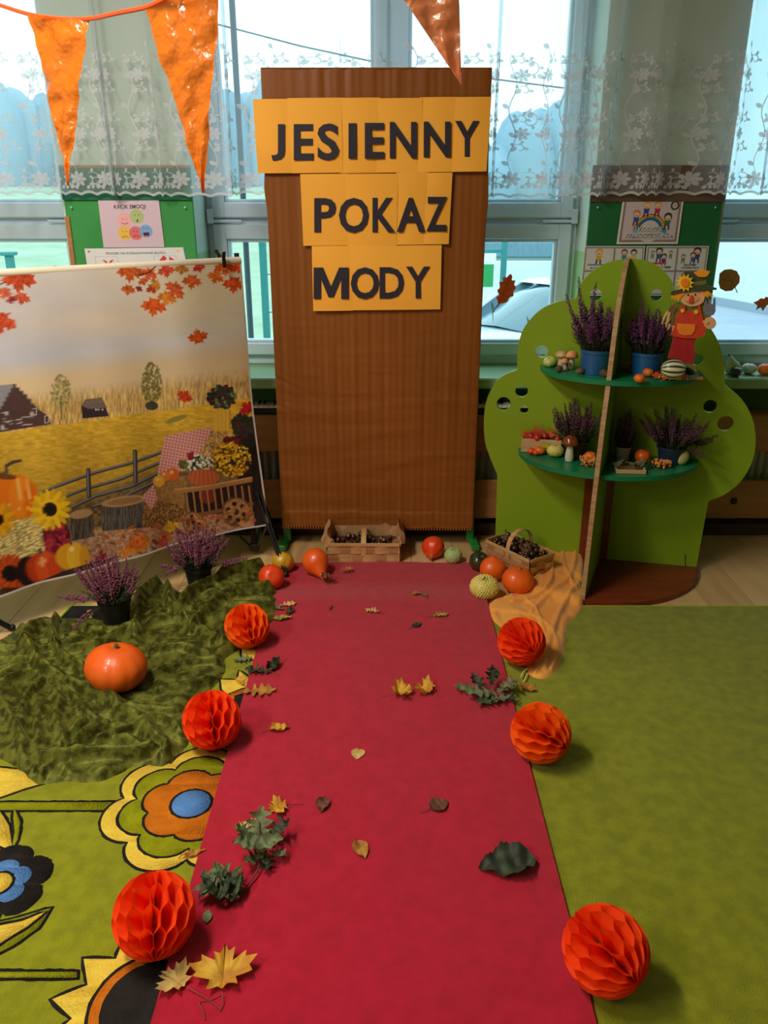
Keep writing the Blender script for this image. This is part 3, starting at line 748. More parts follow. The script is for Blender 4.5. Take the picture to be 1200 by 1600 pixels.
banner('lowest orange paper banner with black letters MODY', ((487, 384.5), (690, 382.5), (688, 484), (489.5, 486)), (0, .30, 1),
       [('M', 490, 544.5, 418, 467), ('O', 548, 592.5, 417.5, 467.5), ('D', 593, 631.5, 417.5, 466.5), ('Y', 634.5, 672, 416.5, 466)], (0, SY, 1.2))

# ================================================================== BUNTING
def vinyl(name, c, tr):
    return pm(name, c, .2, spec=.9, coat=1.0, transl=tr, bump=1.0, bscale=13, bdist=.03)
m_v1 = vinyl('orange_vinyl', (250, 132, 34), .4); m_v2 = vinyl('salmon_vinyl', (255, 150, 96), .55)
bt = thing('bunting', 'string of glossy orange pennants hanging across the top of the view', 'bunting', W(140, 30, 2.5))
def rope(pts, Ys): return catmull([tuple(W(x, y, Yv)) for (x, y), Yv in zip(pts, Ys)], 8)
part('ribbon', MB().tube(rope([(-60, -12), (0, 8), (45, 22), (92, 29), (140, 29), (185, 20), (228, 11), (262, -4), (350, -40), (500, -66), (630, -52), (720, -60), (900, -110)], [2.7, 2.65, 2.6, 2.55, 2.5, 2.42, 2.36, 2.3, 2.2, 2.1, 2.0, 2.0, 1.95]), .0055, 6), pm('red_orange_ribbon', (240, 86, 40), .45), bt, world=True)
def pennant(tl, tr, tip, Y0, Y1, mat, seed):
    A = W(tl[0], tl[1], Y0); B = W(tr[0], tr[1], Y1); T = W(tip[0], tip[1], (Y0 + Y1) / 2); nrm = (B - A).cross(T - A).normalized(); rn = random.Random(seed)
    if nrm.y > 0: nrm = -nrm
    P = []; n, m = 26, 60
    for j in range(m):
        v = j / (m - 1); row = []
        for i in range(n):
            u = i / (n - 1); p = A.lerp(B, u).lerp(T, v * .995)
            w = .005 * math.sin(v * 34 + u * 4 + seed) * (1 - v * .5) * math.sin(v * 9 + seed) + .008 * math.sin(u * PI) * (1 - v) + .004 * math.sin(u * 9 + v * 12 + seed)
            row.append(tuple(p + nrm * w))
        P.append(row)
    return part('pennant', MB().grid(P), mat, bt, world=True, sharp=180)
pennant((46, 23), (137, 32), (107, 291), 2.60, 2.50, m_v1, 1)
pennant((226, 13), (345, -35), (318, 303), 2.36, 2.25, m_v1, 5)
pennant((592, -58), (716, -60), (721, 133), 2.02, 2.0, m_v2, 9)

# ================================================================== PINBOARDS AND POSTERS ON THE PIERS
def plane_quad(tl, tr, br, bl_, Y):
    a, b, c, d = [W(p[0], p[1], Y) for p in (tl, tr, br, bl_)]; return a, b, c, d
PY = 3.617
m_pg = pm('green_felt_board', (60, 150, 76), .8, (54, 140, 70), 5, bump=.1, bscale=200)
m_pd = pm('dark_green_felt', (24, 104, 58), .8, (20, 96, 52), 5, bump=.1, bscale=200)
def Bx(px_, Y=PY, z=1.4):
    return (px_ - 600) / FPX * (Y * CP - (z - CAMZ) * SP)
def pinboard(x0, x1, z0, z1, mat, label, trim, frame=None):
    r = thing('pinboard', label, 'board', ((x0 + x1) / 2, PY, z0))
    part('panel', MB().box((x0, 3.602, z0), (x1, 3.62, z1), .002), mat, r, world=True)
    part('top_trim', MB().box((x0 - .003, 3.596, z1 - (.012 if frame else .14)), (x1 + .003, 3.603, z1), .002), trim, r, world=True)
    if frame:
        part('border', MB().box((x0 - .002, 3.594, z1 - .132), (x1, 3.600, z1 - .012), .001), pm('dark_teal_strip', (22, 108, 80), .7), r, world=True)  # darker teal strip across the top of the felt
        part('frame_strip', MB().box((x0 - .004, 3.594, z0), (x0 + .016, 3.62, zy(338, 3.6)), .002), m_beech, r, world=True)
    pb = MB()
    for (px_, z) in ((x0 + .03, z1 - .16), (x1 - .03, z1 - .16)): pb.ell((px_, 3.592, z), (.004, .004, .004), 8, 5)
    part('push_pin', pb, m_white, r, world=True)
    return r
pl = pinboard(Bx(104, 3.6), Bx(303, 3.6), .95, zy(258, 3.6), m_pg, 'green felt pinboard on the left pier', m_beech, True)
pr = pinboard(Bx(920, 3.6), Bx(1125, 3.6), .95, zy(258, 3.6), m_pd, 'dark green felt pinboard on the right pier', pm('brown_trim', (96, 74, 62), .6))
m_print = vcol_mat('printed_paper', .55)
def poster(name, label, cs, cv, texts, Y=3.597, group=None, res=1.6):
    """cs: corners in px tl,tr,br,bl ; canvas in unit coordinates 0..W,0..H"""
    a, b, c, d = [W(p[0], p[1], Y) for p in cs]; wpx = cv.x1; hpx = cv.y1
    def mp(x, y, w=0):
        u = x / wpx; v = y / hpx; p = a.lerp(b, u).lerp(d.lerp(c, u), v); return Vector((p.x, Y - w - .002 * math.sin(PI * u) * math.sin(PI * v), p.z))
    nu = int(wpx * res); nv = int(hpx * res); P = np.zeros((nu, nv, 3))
    for i in range(nu):
        for j in range(nv): P[i, j] = mp(wpx * i / (nu - 1), hpx * j / (nv - 1))
    xx, yy = np.meshgrid(np.linspace(0, wpx, nu), np.linspace(0, hpx, nv), indexing='ij')
    r = thing(name, label, 'poster', d.lerp(c, .5), group)
    link('printed_sheet', fast_grid('printed_sheet', P[:, ::-1], m_print, cv.sample(xx, yy)[:, ::-1], off=r.location), r)
    part('backing', MB().plate([(0, 0), (wpx, 0), (wpx, hpx), (0, hpx)], -.0012, lambda u, v, w: mp(u, v, w) + Vector((0, .0025, 0))), m_white, r, world=True)
    for t, box, mt, bo in texts:
        text_part('lettering', t, lambda x, y, w: mp(x, y, w + .0006), box, mt, r, bold=bo, ext=0.001, th=.0003)
    return r
ink = pm('print_ink', (44, 30, 44), .6)
cv = Canvas(0, 0, 100, 76, 3, (214, 188, 204))
for cx, cy, r, col in ((40, 32, 11.5, (236, 170, 176)), (61, 26, 11.5, (176, 188, 130)), (38, 53, 11.5, (232, 186, 84)), (56, 53, 11, (222, 110, 112)), (73, 50, 10.5, (128, 164, 216))):
    cv.ell(cx, cy, r, r, col)
for cx, cy, up, col in ((40, 37, 1, (120, 50, 60)), (38, 59, -1, (120, 80, 30)), (56, 58, -1, (120, 30, 40))):
    cv.line([(cx - 5, cy - up), (cx - 2, cy + up), (cx + 2, cy + up), (cx + 5, cy - up)], .9, col)
for cx, cy in ((37, 30), (43, 30), (58, 24), (64, 24), (35, 50), (41, 50), (53, 50), (59, 50), (70, 45), (76, 45)): cv.ell(cx, cy, .8, .8, (70, 50, 60))
cv.ell(61, 33, 1.2, 2.4, (50, 40, 40)); cv.poly([(68, 52), (78, 52), (77, 58), (69, 58)], (60, 30, 60)); cv.ell(73, 58, 2.6, 1.5, (220, 100, 110))
poster('emotion_poster', 'lilac poster with five coloured round faces and the heading KĄCIK EMOCJI', ((153, 313), (248, 312), (257, 386), (162, 387)), cv, [('KĄCIK EMOCJI', (25, 7, 77, 15.5), ink, .01)])
cv = Canvas(0, 0, 150, 50, 2.5, (224, 220, 222))
for x0 in (14, 103):
    cv.line([(x0, 14), (x0 + 32, 14), (x0 + 34, 17), (x0 + 34, 50)], .7, (180, 180, 186)); cv.line([(x0, 14), (x0, 50)], .7, (180, 180, 186))
cv.poly([(24, 19), (30, 21), (32, 26), (28, 24)], (206, 70, 56)); cv.poly([(42, 19), (36, 21), (34, 26), (38, 24)], (206, 70, 56))
cv.poly([(110, 22), (118, 13), (122, 18), (117, 26)], (214, 60, 60)); cv.poly([(126, 15), (136, 23), (134, 28), (125, 24)], (214, 60, 60))
cv.ell(6, 5, 2, 1.4, (200, 60, 70)); cv.ell(141, 6, 2, 2, (226, 200, 90))
poster('anger_poster', 'white poster headed SPOSOBY NA ROZŁADOWANIE ZŁOŚCI just above the printed backdrop', ((132, 388.5), (286, 386.5), (296, 432), (139, 434)), cv,
       [('SPOSOBY NA ROZŁADOWANIE ZŁOŚCI', (31, 5.5, 122, 10.5), pm('print_blue_ink', (52, 92, 120), .6), .004)], Y=3.599)
def kid(cv, x, y, s, hair, shirt, skin=(236, 196, 166)):
    cv.ell(x, y + 1.1 * s, .75 * s, .9 * s, shirt); cv.line([(x - .5 * s, y + 1.9 * s), (x - .6 * s, y + 2.8 * s)], .4 * s, (60, 50, 80)); cv.line([(x + .4 * s, y + 1.9 * s), (x + .5 * s, y + 2.8 * s)], .4 * s, (60, 50, 80))
    cv.ell(x, y - .15 * s, 1.0 * s, .95 * s, hair); cv.ell(x, y + .1 * s, .72 * s, .66 * s, skin)
    cv.line([(x - .3 * s, y + .35 * s), (x + .3 * s, y + .35 * s)], .14 * s, (150, 70, 60))
cv = Canvas(0, 0, 100, 72, 3, (232, 226, 222)); cv.poly([(3, 3), (97, 3), (97, 69), (3, 69)], (148, 122, 128)); cv.poly([(6.5, 6.5), (93.5, 6.5), (93.5, 65.5), (6.5, 65.5)], (208, 190, 202))
for k, col in enumerate(((206, 60, 50), (236, 170, 50), (90, 160, 70), (40, 100, 170), (40, 90, 160))):
    rr = 26 - k * 1.9; cv.line([(50 + rr * math.cos(a), 53 - rr * 1.02 * math.sin(a)) for a in np.linspace(.1, PI - .1, 24)], 2.1, col)
cv.ell(50, 53, 16.5, 16.8, (214, 198, 206)); cv.poly([(20, 54), (80, 54), (80, 64), (20, 64)], (208, 190, 202))
cv.ell(27, 52, 4, 4, (120, 170, 210)); cv.ell(75, 52, 4, 4, (80, 140, 190))
kid(cv, 26, 26, 6, (206, 120, 60), (40, 90, 170)); kid(cv, 41, 13, 6, (224, 184, 70), (60, 70, 160)); kid(cv, 59, 13, 6, (220, 150, 80), (190, 50, 60)); kid(cv, 78, 31, 6.5, (48, 36, 40), (60, 120, 60))
cv.ell(87, 13, 7, 7, (52, 50, 54)); cv.ell(87, 13, 4.4, 4.4, (220, 216, 216)); cv.line([(84.5, 12), (89.5, 12)], 1, (50, 50, 54)); cv.line([(84.5, 14.5), (89.5, 14.5)], 1, (50, 50, 54))
m_wl = pm('white_lettering', (244, 240, 240), .6); m_gl = pm('grey_lettering', (120, 110, 116), .6)
poster('rainbow_poster', 'framed poster with a rainbow, four children and the words KODEKS PRZEDSZKOLAKA', ((974, 308), (1069, 307.5), (1059, 381), (963.5, 381.5)), cv,
       [('KODEKS', (32, 46, 71, 53), m_gl, .05), ('PRZEDSZKOLAKA', (12.5, 55.5, 90.5, 62.5), m_gl, .05), ('KODEKS', (31.4, 45.5, 70.4, 52.5), m_wl, .01), ('PRZEDSZKOLAKA', (12, 55, 90, 62), m_wl, .01)])
def cards(cells):
    cv = Canvas(0, 0, 96, 76, 2.5, (226, 222, 222)); cv.poly([(1.5, 1.5), (94.5, 1.5), (94.5, 74.5), (1.5, 74.5)], (142, 120, 128))
    for i in range(2):
        for j in range(2): cv.poly([(3.2 + i * 46, 3.2 + j * 36), (46.8 + i * 46, 3.2 + j * 36), (46.8 + i * 46, 36.8 + j * 36), (3.2 + i * 46, 36.8 + j * 36)], (214, 212, 216))
    for (x, y, s, h, sh) in cells: kid(cv, x, y, s, h, sh)
    return cv
cv = cards([(24, 10, 6, (222, 160, 70), (222, 170, 60)), (64, 10, 5, (120, 60, 50), (50, 140, 130)), (79, 10, 5, (40, 34, 40), (226, 190, 70)), (24, 48, 5, (60, 50, 60), (80, 120, 90)), (70, 48, 5, (150, 90, 50), (60, 90, 160))])
poster('card_poster', 'left white card poster with drawn children above the tree shelf', ((914, 384.5), (1008, 384.5), (1001, 462), (906, 462)), cv, [('CZEKAMY NA SWOJĄ', (7, 27, 36, 30), ink, .02), ('KOLEJ', (12, 32, 32, 35), ink, .02)], res=1.3)
cv = cards([(20, 8, 5.5, (50, 44, 54), (60, 90, 160)), (28, 16, 4.5, (60, 44, 44), (60, 60, 110)), (10, 10, 3, (60, 110, 90), (90, 130, 110)), (38, 10, 3, (70, 110, 100), (110, 130, 120)), (79, 8, 6, (60, 36, 60), (70, 70, 130)), (73, 14, 4.5, (120, 50, 60), (70, 90, 160)), (58, 16, 3.5, (130, 80, 60), (80, 130, 90)), (26, 48, 5, (60, 50, 50), (100, 140, 90)), (70, 48, 5, (46, 36, 34), (150, 90, 70))])
cv.poly([(9, 25), (32, 24), (33, 27), (9, 28)], (200, 60, 70))
poster('card_poster', 'right white card poster with drawn children beside the scarecrow hat', ((1011, 384.5), (1108, 384.5), (1098, 462), (1003, 462)), cv, [('DBAMY O SIEBIE', (10, 30.5, 40, 33.5), ink, .02), ('SŁUCHAMY', (60, 27, 80, 30), ink, .02), ('NASZEJ PANI', (57, 31.5, 84, 34.5), ink, .02)], res=1.3)

# ================================================================== PRINTED HARVEST BACKDROP
def paint_backdrop():
    c = Canvas(-230, 385, 440, 950, 1.5, (222, 218, 210)); X, Y = c.X, c.Y; hz = 594 - .115 * X - 24 * np.clip(X / 420, 0, 1) * (X > 0) * 0
    t = np.clip((Y - 415) / 170, 0, 1); top = np.array([226, 222, 212]) / 255; mid = np.array([198, 200, 206]) / 255
    I = top * (1 - t[..., None]) + mid * t[..., None]
    for cx, cy, rx, ry, col, a in ((150, 500, 130, 32, (240, 216, 176), .8), (330, 460, 120, 60, (240, 222, 160), .75), (60, 470, 120, 40, (214, 206, 204), .7), (250, 540, 160, 24, (214, 216, 214), .6), (300, 425, 160, 30, (236, 218, 172), .7), (20, 555, 140, 34, (188, 192, 204), .7), (380, 500, 60, 40, (226, 222, 196), .6)):
        w = np.exp(-((X - cx) / rx) ** 2 - ((Y - cy) / ry) ** 2)[..., None] * a; I = I * (1 - w) + np.array(col) / 255 * w
    n = fbm(X * .02, Y * .05, 4)[..., None]; I = I * (.96 + .09 * n)
    # haze, tall grass, field, dark foreground
    h = np.clip((Y - (hz - 28)) / 34, 0, 1)[..., None]; I = I * (1 - h) + np.array((226, 194, 138)) / 255 * h
    fieldtop = 676 - .14 * X
    st = fbm(X * .55, Y * .10, 3); g = np.clip((Y - (hz + 22)) / 26, 0, 1)[..., None]
    I = I * (1 - g) + (np.array((206, 158, 74)) / 255 * (.45 + 1.15 * st[..., None])) * g
    m = np.clip((Y - fieldtop) / 1.5, 0, 1)[..., None]; f = fbm(X * .12, Y * .35, 4)[..., None]; dk = np.clip((Y - fieldtop) / 110, 0, 1)[..., None]
    I = I * (1 - m) + (np.array((216, 158, 30)) / 255 * (.72 + .55 * f) * (1 - .22 * dk)) * m
    lo = np.clip((Y - (812 - .36 * X)) / 26, 0, 1)[..., None] * (X > 60)[..., None]; f2 = fbm(X * .2, Y * .22, 4)[..., None]
    I = I * (1 - lo) + (np.array((92, 68, 34)) / 255 * (.35 + 1.2 * f2)) * lo
    gr = np.clip((Y - (842 - .14 * X)) / 8, 0, 1)[..., None] * (X > 110)[..., None]; f3 = fbm(X * .35, Y * .5, 3)[..., None]
    I = I * (1 - gr) + (np.array((190, 128, 84)) / 255 * (.35 + 1.15 * f3)) * gr
    c.I = I
    c.I = np.clip(c.I * np.array((1.0, 1.01, 1.05)), 0, 1) ** .70
    # barn and hut
    c.poly([(-60, 612), (0, 603), (22, 600), (40, 616), (60, 640), (76, 650), (79, 663), (0, 675), (-60, 682)], (84, 62, 60), tx=(.3, .3, .1))
    c.poly([(-60, 610), (0, 602), (22, 600), (12, 618), (0, 640), (-60, 650)], (150, 152, 164))
    for x0, y0, x1, y1 in ((3, 645, 10, 655), (50, 639, 57, 649), (70, 650, 76, 661), (4, 659, 12, 671), (15, 658, 20, 663), (25, 656, 33, 662), (34, 652, 50, 664)):
        c.line([(x0, y0), (x1, y0 - 1), (x1, y1 - 1), (x0, y1), (x0, y0)], 1.1, (226, 222, 222))
    c.poly([(127, 633), (137, 638), (165, 635), (170, 650), (129, 654)], (60, 46, 54)); c.poly([(128, 633), (133, 624), (159, 621), (167, 637), (138, 639)], (124, 108, 96), tx=(.5, .5, .15))
    for x in (150, 154, 160): c.ell(x, 640, 1.6, 1.6, (210, 206, 206))
    rn = random.Random(4)
    for cx, cy, rx, ry, col, n in ((95, 612, 15, 26, (176, 164, 104), 190), (237, 600, 15, 34, (132, 128, 74), 210)):
        for _ in range(n):
            a = rn.uniform(0, 6.3); q = rn.random() ** .5; v = rn.uniform(.7, 1.2); c.ell(cx + math.cos(a) * q * rx, cy + math.sin(a) * q * ry, 1.8, 2.2, tuple(k * v for k in col), .7)
    c.ell(237, 634, 10, 7, (60, 62, 50), .9); c.line([(95, 620), (96, 655)], 2, (120, 110, 70))
    c.ell(275, 655, 18, 4, (130, 130, 70), .8, -18)
    # fence
    gy = (126, 124, 132)
    for pts in ([(64, 769), (110, 752), (150, 738), (210, 722), (254, 706)], [(82, 784), (130, 765), (190, 748), (252, 722)], [(100, 799), (150, 775), (205, 760), (250, 738)], [(145, 792), (190, 778), (248, 750)]):
        c.line(pts, 5.0, (52, 46, 52)); c.line([(x, y - 1) for x, y in pts], 2.6, gy)
    for x, y0, y1 in ((138, 735, 775), (211, 706, 752)): c.line([(x, y0), (x + 1, y1)], 7, (62, 56, 62)); c.line([(x - 1, y0), (x, y1)], 2.5, gy)
    # stumps
    c.poly([(158, 788), (160, 830), (230, 824), (228, 775)], (88, 80, 74), tx=(.6, .08, .7)); c.ell(194, 783, 36, 8, (176, 140, 96), ang=-8); c.ell(194, 783, 26, 5, (150, 112, 70), ang=-8)
    c.poly([(109, 808), (112, 846), (148, 838), (144, 798)], (84, 76, 66), tx=(.6, .08, .7)); c.ell(127, 803, 18, 7, (182, 146, 100), ang=-10)
    # straw
    c.poly([(225, 786), (284, 770), (292, 812), (250, 828), (222, 822)], (140, 100, 56), tx=(.7, .5, 1.0)); c.poly([(315, 676), (356, 670), (356, 714), (312, 712)], (182, 142, 82), tx=(.9, .4, .8))
    c.poly([(-20, 835), (8, 815), (68, 806), (72, 866), (20, 886), (-20, 900)], (216, 192, 122), tx=(.5, .6, .8))
    # cloth and burlap
    c.poly([(240, 765), (268, 748), (292, 742), (288, 790), (240, 782)], (156, 114, 66), tx=(.4, .4, .3))
    for P_ in ([(259, 681), (332, 667), (326, 680), (314, 705), (290, 735), (262, 742), (246, 745), (250, 716)], [(221, 776), (240, 757), (246, 780), (236, 796)]):
        c.poly(P_, (224, 190, 178)); xs = [p[0] for p in P_]; ys = [p[1] for p in P_]
        sl = c._bb(min(xs), min(ys), max(xs), max(ys)); m = inside(c.X[sl], c.Y[sl], P_).astype(float)
        a = np.sin((c.X[sl] + .2 * c.Y[sl]) * 1.25) > 0; b = np.sin((c.Y[sl] - .2 * c.X[sl]) * 1.25) > 0; c.put(sl, m * (a * .45 + b * .45), (196, 90, 92))
    for x, y, r, col in ((270, 741, 10, (206, 96, 40)), (258, 744, 8, (214, 120, 44)), (248, 752, 9, (226, 170, 50))): c.ell(x, y, r, r, col); c.ell(x - 2, y - 3, r * .35, r * .3, (246, 206, 140), .7)
    # flowers and foliage by the cart
    c.ell(385, 690, 18, 34, (34, 36, 30)); c.ell(385, 740, 14, 30, (40, 26, 26))
    for k in range(4): c.line([(338 + k * 6, 640), (338 + k * 6, 671)], 6.5, (226, 178, 62)); c.line([(341 + k * 6, 640), (341 + k * 6, 671)], 1, (150, 110, 40))
    rn = random.Random(11)
    for cx, cy, rx, ry, n, cols, s in ((347, 620, 22, 18, 120, ((44, 62, 52), (66, 84, 60), (120, 130, 90), (90, 34, 44), (28, 40, 36)), 3.2), (380, 665, 18, 18, 80, ((38, 50, 40), (50, 66, 50), (90, 30, 40)), 3.2), (362, 688, 14, 6, 40, ((120, 34, 40), (80, 26, 34)), 2.6),
                                      (362, 718, 31, 27, 230, ((222, 166, 26), (240, 190, 40), (190, 128, 20), (120, 84, 20)), 2.5), (312, 724, 22, 13, 120, ((226, 226, 216), (240, 238, 226), (84, 90, 60), (214, 200, 150)), 2.0), (298, 712, 5, 6, 22, ((130, 30, 40), (160, 40, 50)), 2), (286, 726, 7, 7, 26, ((110, 120, 60), (80, 90, 40)), 2.4)):
        c.ell(cx, cy, rx * .9, ry * .9, (46, 44, 30))
        for _ in range(n):
            a = rn.uniform(0, 6.3); q = rn.random() ** .5; c.ell(cx + math.cos(a) * q * rx, cy + math.sin(a) * q * ry, s, s * .8, rn.choice(cols))
    c.ell(318, 746, 25, 13, (196, 100, 56))
    for k in range(-3, 4): c.line([(318 + k * 6, 735), (318 + k * 7.5, 757)], .9, (140, 62, 34))
    # cart
    c.poly([(285, 762), (398, 748), (398, 800), (300, 805)], (44, 28, 26)); c.ell(324, 775, 14, 12, (130, 50, 36))
    for x in range(290, 400, 11): c.line([(x, 760), (x + 5, 800)], 3, (146, 100, 56)); c.line([(x - .8, 760), (x + 4.2, 800)], 1, (196, 150, 90))
    c.line([(273, 768), (330, 761), (398, 748)], 8, (168, 118, 68)); c.line([(273, 765), (330, 758), (398, 745)], 1.8, (206, 160, 100)); c.line([(300, 806), (350, 797), (400, 786)], 6, (140, 92, 52))
    for x, y, r in ((369, 800, 23), (302, 816, 17)):
        c.ell(x, y, r, r, (110, 74, 42)); c.ell(x, y, r * .9, r * .9, (172, 124, 72), tx=(.3, .3, .3))
        for k in range(6): c.ell(x + .56 * r * math.cos(k * 1.05 + .3), y + .56 * r * math.sin(k * 1.05 + .3), r * .15, r * .15, (40, 28, 24))
        c.ell(x, y, r * .2, r * .2, (70, 46, 32))
    c.poly([(392, 700), (425, 690), (430, 850), (398, 830)], (24, 18, 20), .85)
    # fallen leaves
    for _ in range(120):
        x = rn.uniform(135, 400); y = rn.uniform(848 - .16 * x + 6, 930 - .26 * x + 0); c.ell(x, y, rn.uniform(3, 7), rn.uniform(1.5, 3.5), rn.choice(((196, 120, 70), (150, 84, 50), (214, 150, 100), (120, 60, 36), (180, 96, 50))), .9, rn.uniform(-60, 60))
    c.leaf(268, 826, 15, 20, (226, 172, 50)); c.leaf(258, 846, 13, 80, (196, 66, 40)); c.poly([(188, 868), (200, 848), (214, 838), (228, 836), (236, 846), (222, 862), (205, 864), (196, 872)], (222, 130, 40), tx=(.2, .2, .3)); c.leaf(160, 878, 16, 50, (170, 40, 34))
    c.leaf(215, 850, 18, 30, (226, 110, 40))
    # left still life
    c.ell(88, 840, 22, 26, (80, 20, 34))
    for _ in range(70): a = rn.uniform(0, 6.3); q = rn.random() ** .5; c.ell(88 + math.cos(a) * q * 20, 842 + math.sin(a) * q * 24, 4, 4, rn.choice(((150, 34, 54), (116, 24, 44), (176, 50, 66))))
    c.ell(24, 776, 34, 34, (232, 116, 22)); c.ell(4, 776, 26, 34, (240, 128, 24)); c.ell(30, 778, 16, 33, (244, 140, 30)); c.ell(48, 782, 10, 28, (226, 104, 22))
    for x in (14, 30, 44): c.line([(x - 3, 748), (x + 2, 778), (x - 2, 806)], 1.6, (246, 196, 96))
    c.line([(8, 744), (10, 728), (20, 722), (31, 720)], 5, (84, 66, 60)); c.ell(4, 744, 22, 5, (120, 76, 44), ang=6)
    def sun(x, y, r, col, core, rc, n):
        for k in range(n): a = 2 * PI * k / n; c.ell(x + math.cos(a) * r * .62, y + math.sin(a) * r * .62, r * .42, r * .14, tuple(v * (.88 + .12 * (k % 2)) for v in col), ang=math.degrees(a), soft=.3)
        c.ell(x, y, r * .5, r * .5, col); c.ell(x, y, rc, rc, core); c.ell(x, y, rc * .6, rc * .6, tuple(v * .7 for v in core))
    sun(78, 796, 32, (244, 196, 30), (44, 26, 20), 11, 18); sun(-4, 812, 28, (240, 176, 24), (60, 34, 20), 10, 16); sun(16, 896, 30, (214, 84, 26), (36, 22, 24), 13, 22)
    c.ell(45, 893, 20, 24, (40, 22, 26)); c.ell(68, 888, 28, 25, (196, 62, 24)); c.ell(72, 886, 18, 24, (222, 84, 28)); c.ell(84, 888, 10, 20, (206, 70, 26)); c.ell(66, 878, 5, 8, (250, 200, 150), .7); c.line([(62, 866), (64, 857)], 3, (70, 60, 40))
    c.ell(113, 870, 26, 22, (224, 158, 34)); c.ell(118, 870, 14, 21, (240, 186, 50)); c.ell(132, 870, 8, 17, (226, 160, 40)); c.ell(112, 858, 4, 4, (255, 236, 170), .8); c.line([(111, 850), (109, 842)], 3, (90, 80, 50))
    c.poly([(0, 918), (40, 918), (100, 892), (140, 880), (190, 868), (150, 888), (60, 918), (0, 934)], (42, 26, 28), .8)
    # leaves along the top
    for x, y, r, a, col in ((204, 420, 20, 175, (222, 104, 50)), (201, 450, 11, 170, (226, 110, 56)), (223, 438, 8, 200, (214, 96, 60)), (218, 450, 6, 150, (150, 50, 56)), (234, 425, 13, 160, (228, 100, 56)), (238, 448, 11, 200, (206, 74, 56)), (245, 443, 10, 120, (214, 140, 60)), (241, 474, 19, 172, (236, 100, 40)), (262, 462, 15, 165, (240, 146, 50)), (276, 450, 17, 140, (236, 110, 60)),
                            (259, 420, 13, 190, (224, 90, 60)), (284, 418, 11, 175, (206, 130, 60)), (300, 436, 15, 175, (224, 108, 56)), (310, 416, 10, 200, (214, 70, 56)), (338, 430, 13, 160, (232, 120, 40)), (350, 414, 16, 190, (222, 96, 40)), (366, 440, 17, 175, (226, 92, 40)), (372, 414, 14, 200, (232, 80, 40)),
                            (30, 430, 26, 176, (214, 84, 50)), (8, 455, 14, 160, (220, 110, 76)), (35, 463, 13, 170, (222, 100, 66)), (18, 467, 8, 190, (150, 54, 60)), (2, 498, 24, 170, (222, 88, 56)), (-60, 450, 30, 160, (222, 100, 50)), (-110, 480, 26, 200, (210, 90, 50))):
        c.leaf(x, y, r * 1.18, a, col)
    c.line([(218, 430), (232, 426), (246, 414)], 1.6, (50, 30, 30)); c.line([(342, 412), (352, 402), (360, 398)], 2, (40, 30, 30)); c.line([(-4, 446), (8, 441)], 1.6, (50, 30, 30))
    c.leaf(310, 530, 18, 12, (216, 92, 34)); c.leaf(287, 622, 15, -30, (206, 66, 34)); c.leaf(388, 640, 16, 40, (196, 34, 40))
    c.line([(160, 560), (260, 553), (270, 500)], .5, (232, 230, 220), .5)
    # white hem
    return c
cvb = paint_backdrop()
TR, TL = (366, 407), (-230, 441)
BP = Vector((-.566, 3.362, 0)); BD = Vector((-.760, -.650, 0)).normalized(); BN = Vector((BD.y, -BD.x, 0)).normalized()
if BN.y > 0: BN = -BN
ZT = 1.262; BW = 1.46
def bd_pt(s, v):
    """s metres from the right edge, v 0 top .. 1 bottom"""
    zb = .158 + .012 * math.sin(s * 2) - .02 * max(0, s - .3)
    r = .028 * v * v * max(0, 1 - s / .5) ** 2; out = .010 * math.sin(s * 9 + v * 2) * v + .006 * math.sin(s * 23 + 1 + v) * v + .004 * math.sin(v * 9 + s * 3) + .035 * v * v * max(0, 1 - s / .9) ** 2
    p = BP + BD * (s - r) + BN * (.012 + out); return Vector((p.x, p.y, ZT + (zb - ZT) * v))
ss = np.concatenate([np.linspace(0, .86, 400), np.linspace(.864, BW, 60)]); vv = np.linspace(0, 1, 520)
P = np.zeros((len(ss), len(vv), 3)); PX = np.zeros((len(ss), len(vv))); PYY = np.zeros_like(PX)
for i, s in enumerate(ss):
    for j, v in enumerate(vv):
        p = bd_pt(s, v); P[i, j] = p; PX[i, j], PYY[i, j] = project(p)
colr = cvb.sample(PX, PYY)
hem = (vv[None, :] > .9925) | (ss[:, None] < .008); colr[hem] = np.array((222, 218, 216)) / 255
bk_ = thing('printed_backdrop', 'large printed cloth backdrop showing a harvest field, pumpkins and a cart, on a black stand', 'backdrop', (BP + BD * .7).to_tuple())
link('printed_cloth', fast_grid('printed_cloth', P, vcol_mat('backdrop_print', .62, spec=.25), colr, off=bk_.location), bk_)
b = MB().grid([[tuple(bd_pt(s, v) - BN * .004) for v in np.linspace(0, 1, 30)] for s in np.linspace(0, BW, 60)], flip=True)
part('cloth_back', b, pm('cloth_reverse', (226, 222, 214), .8), bk_, world=True)
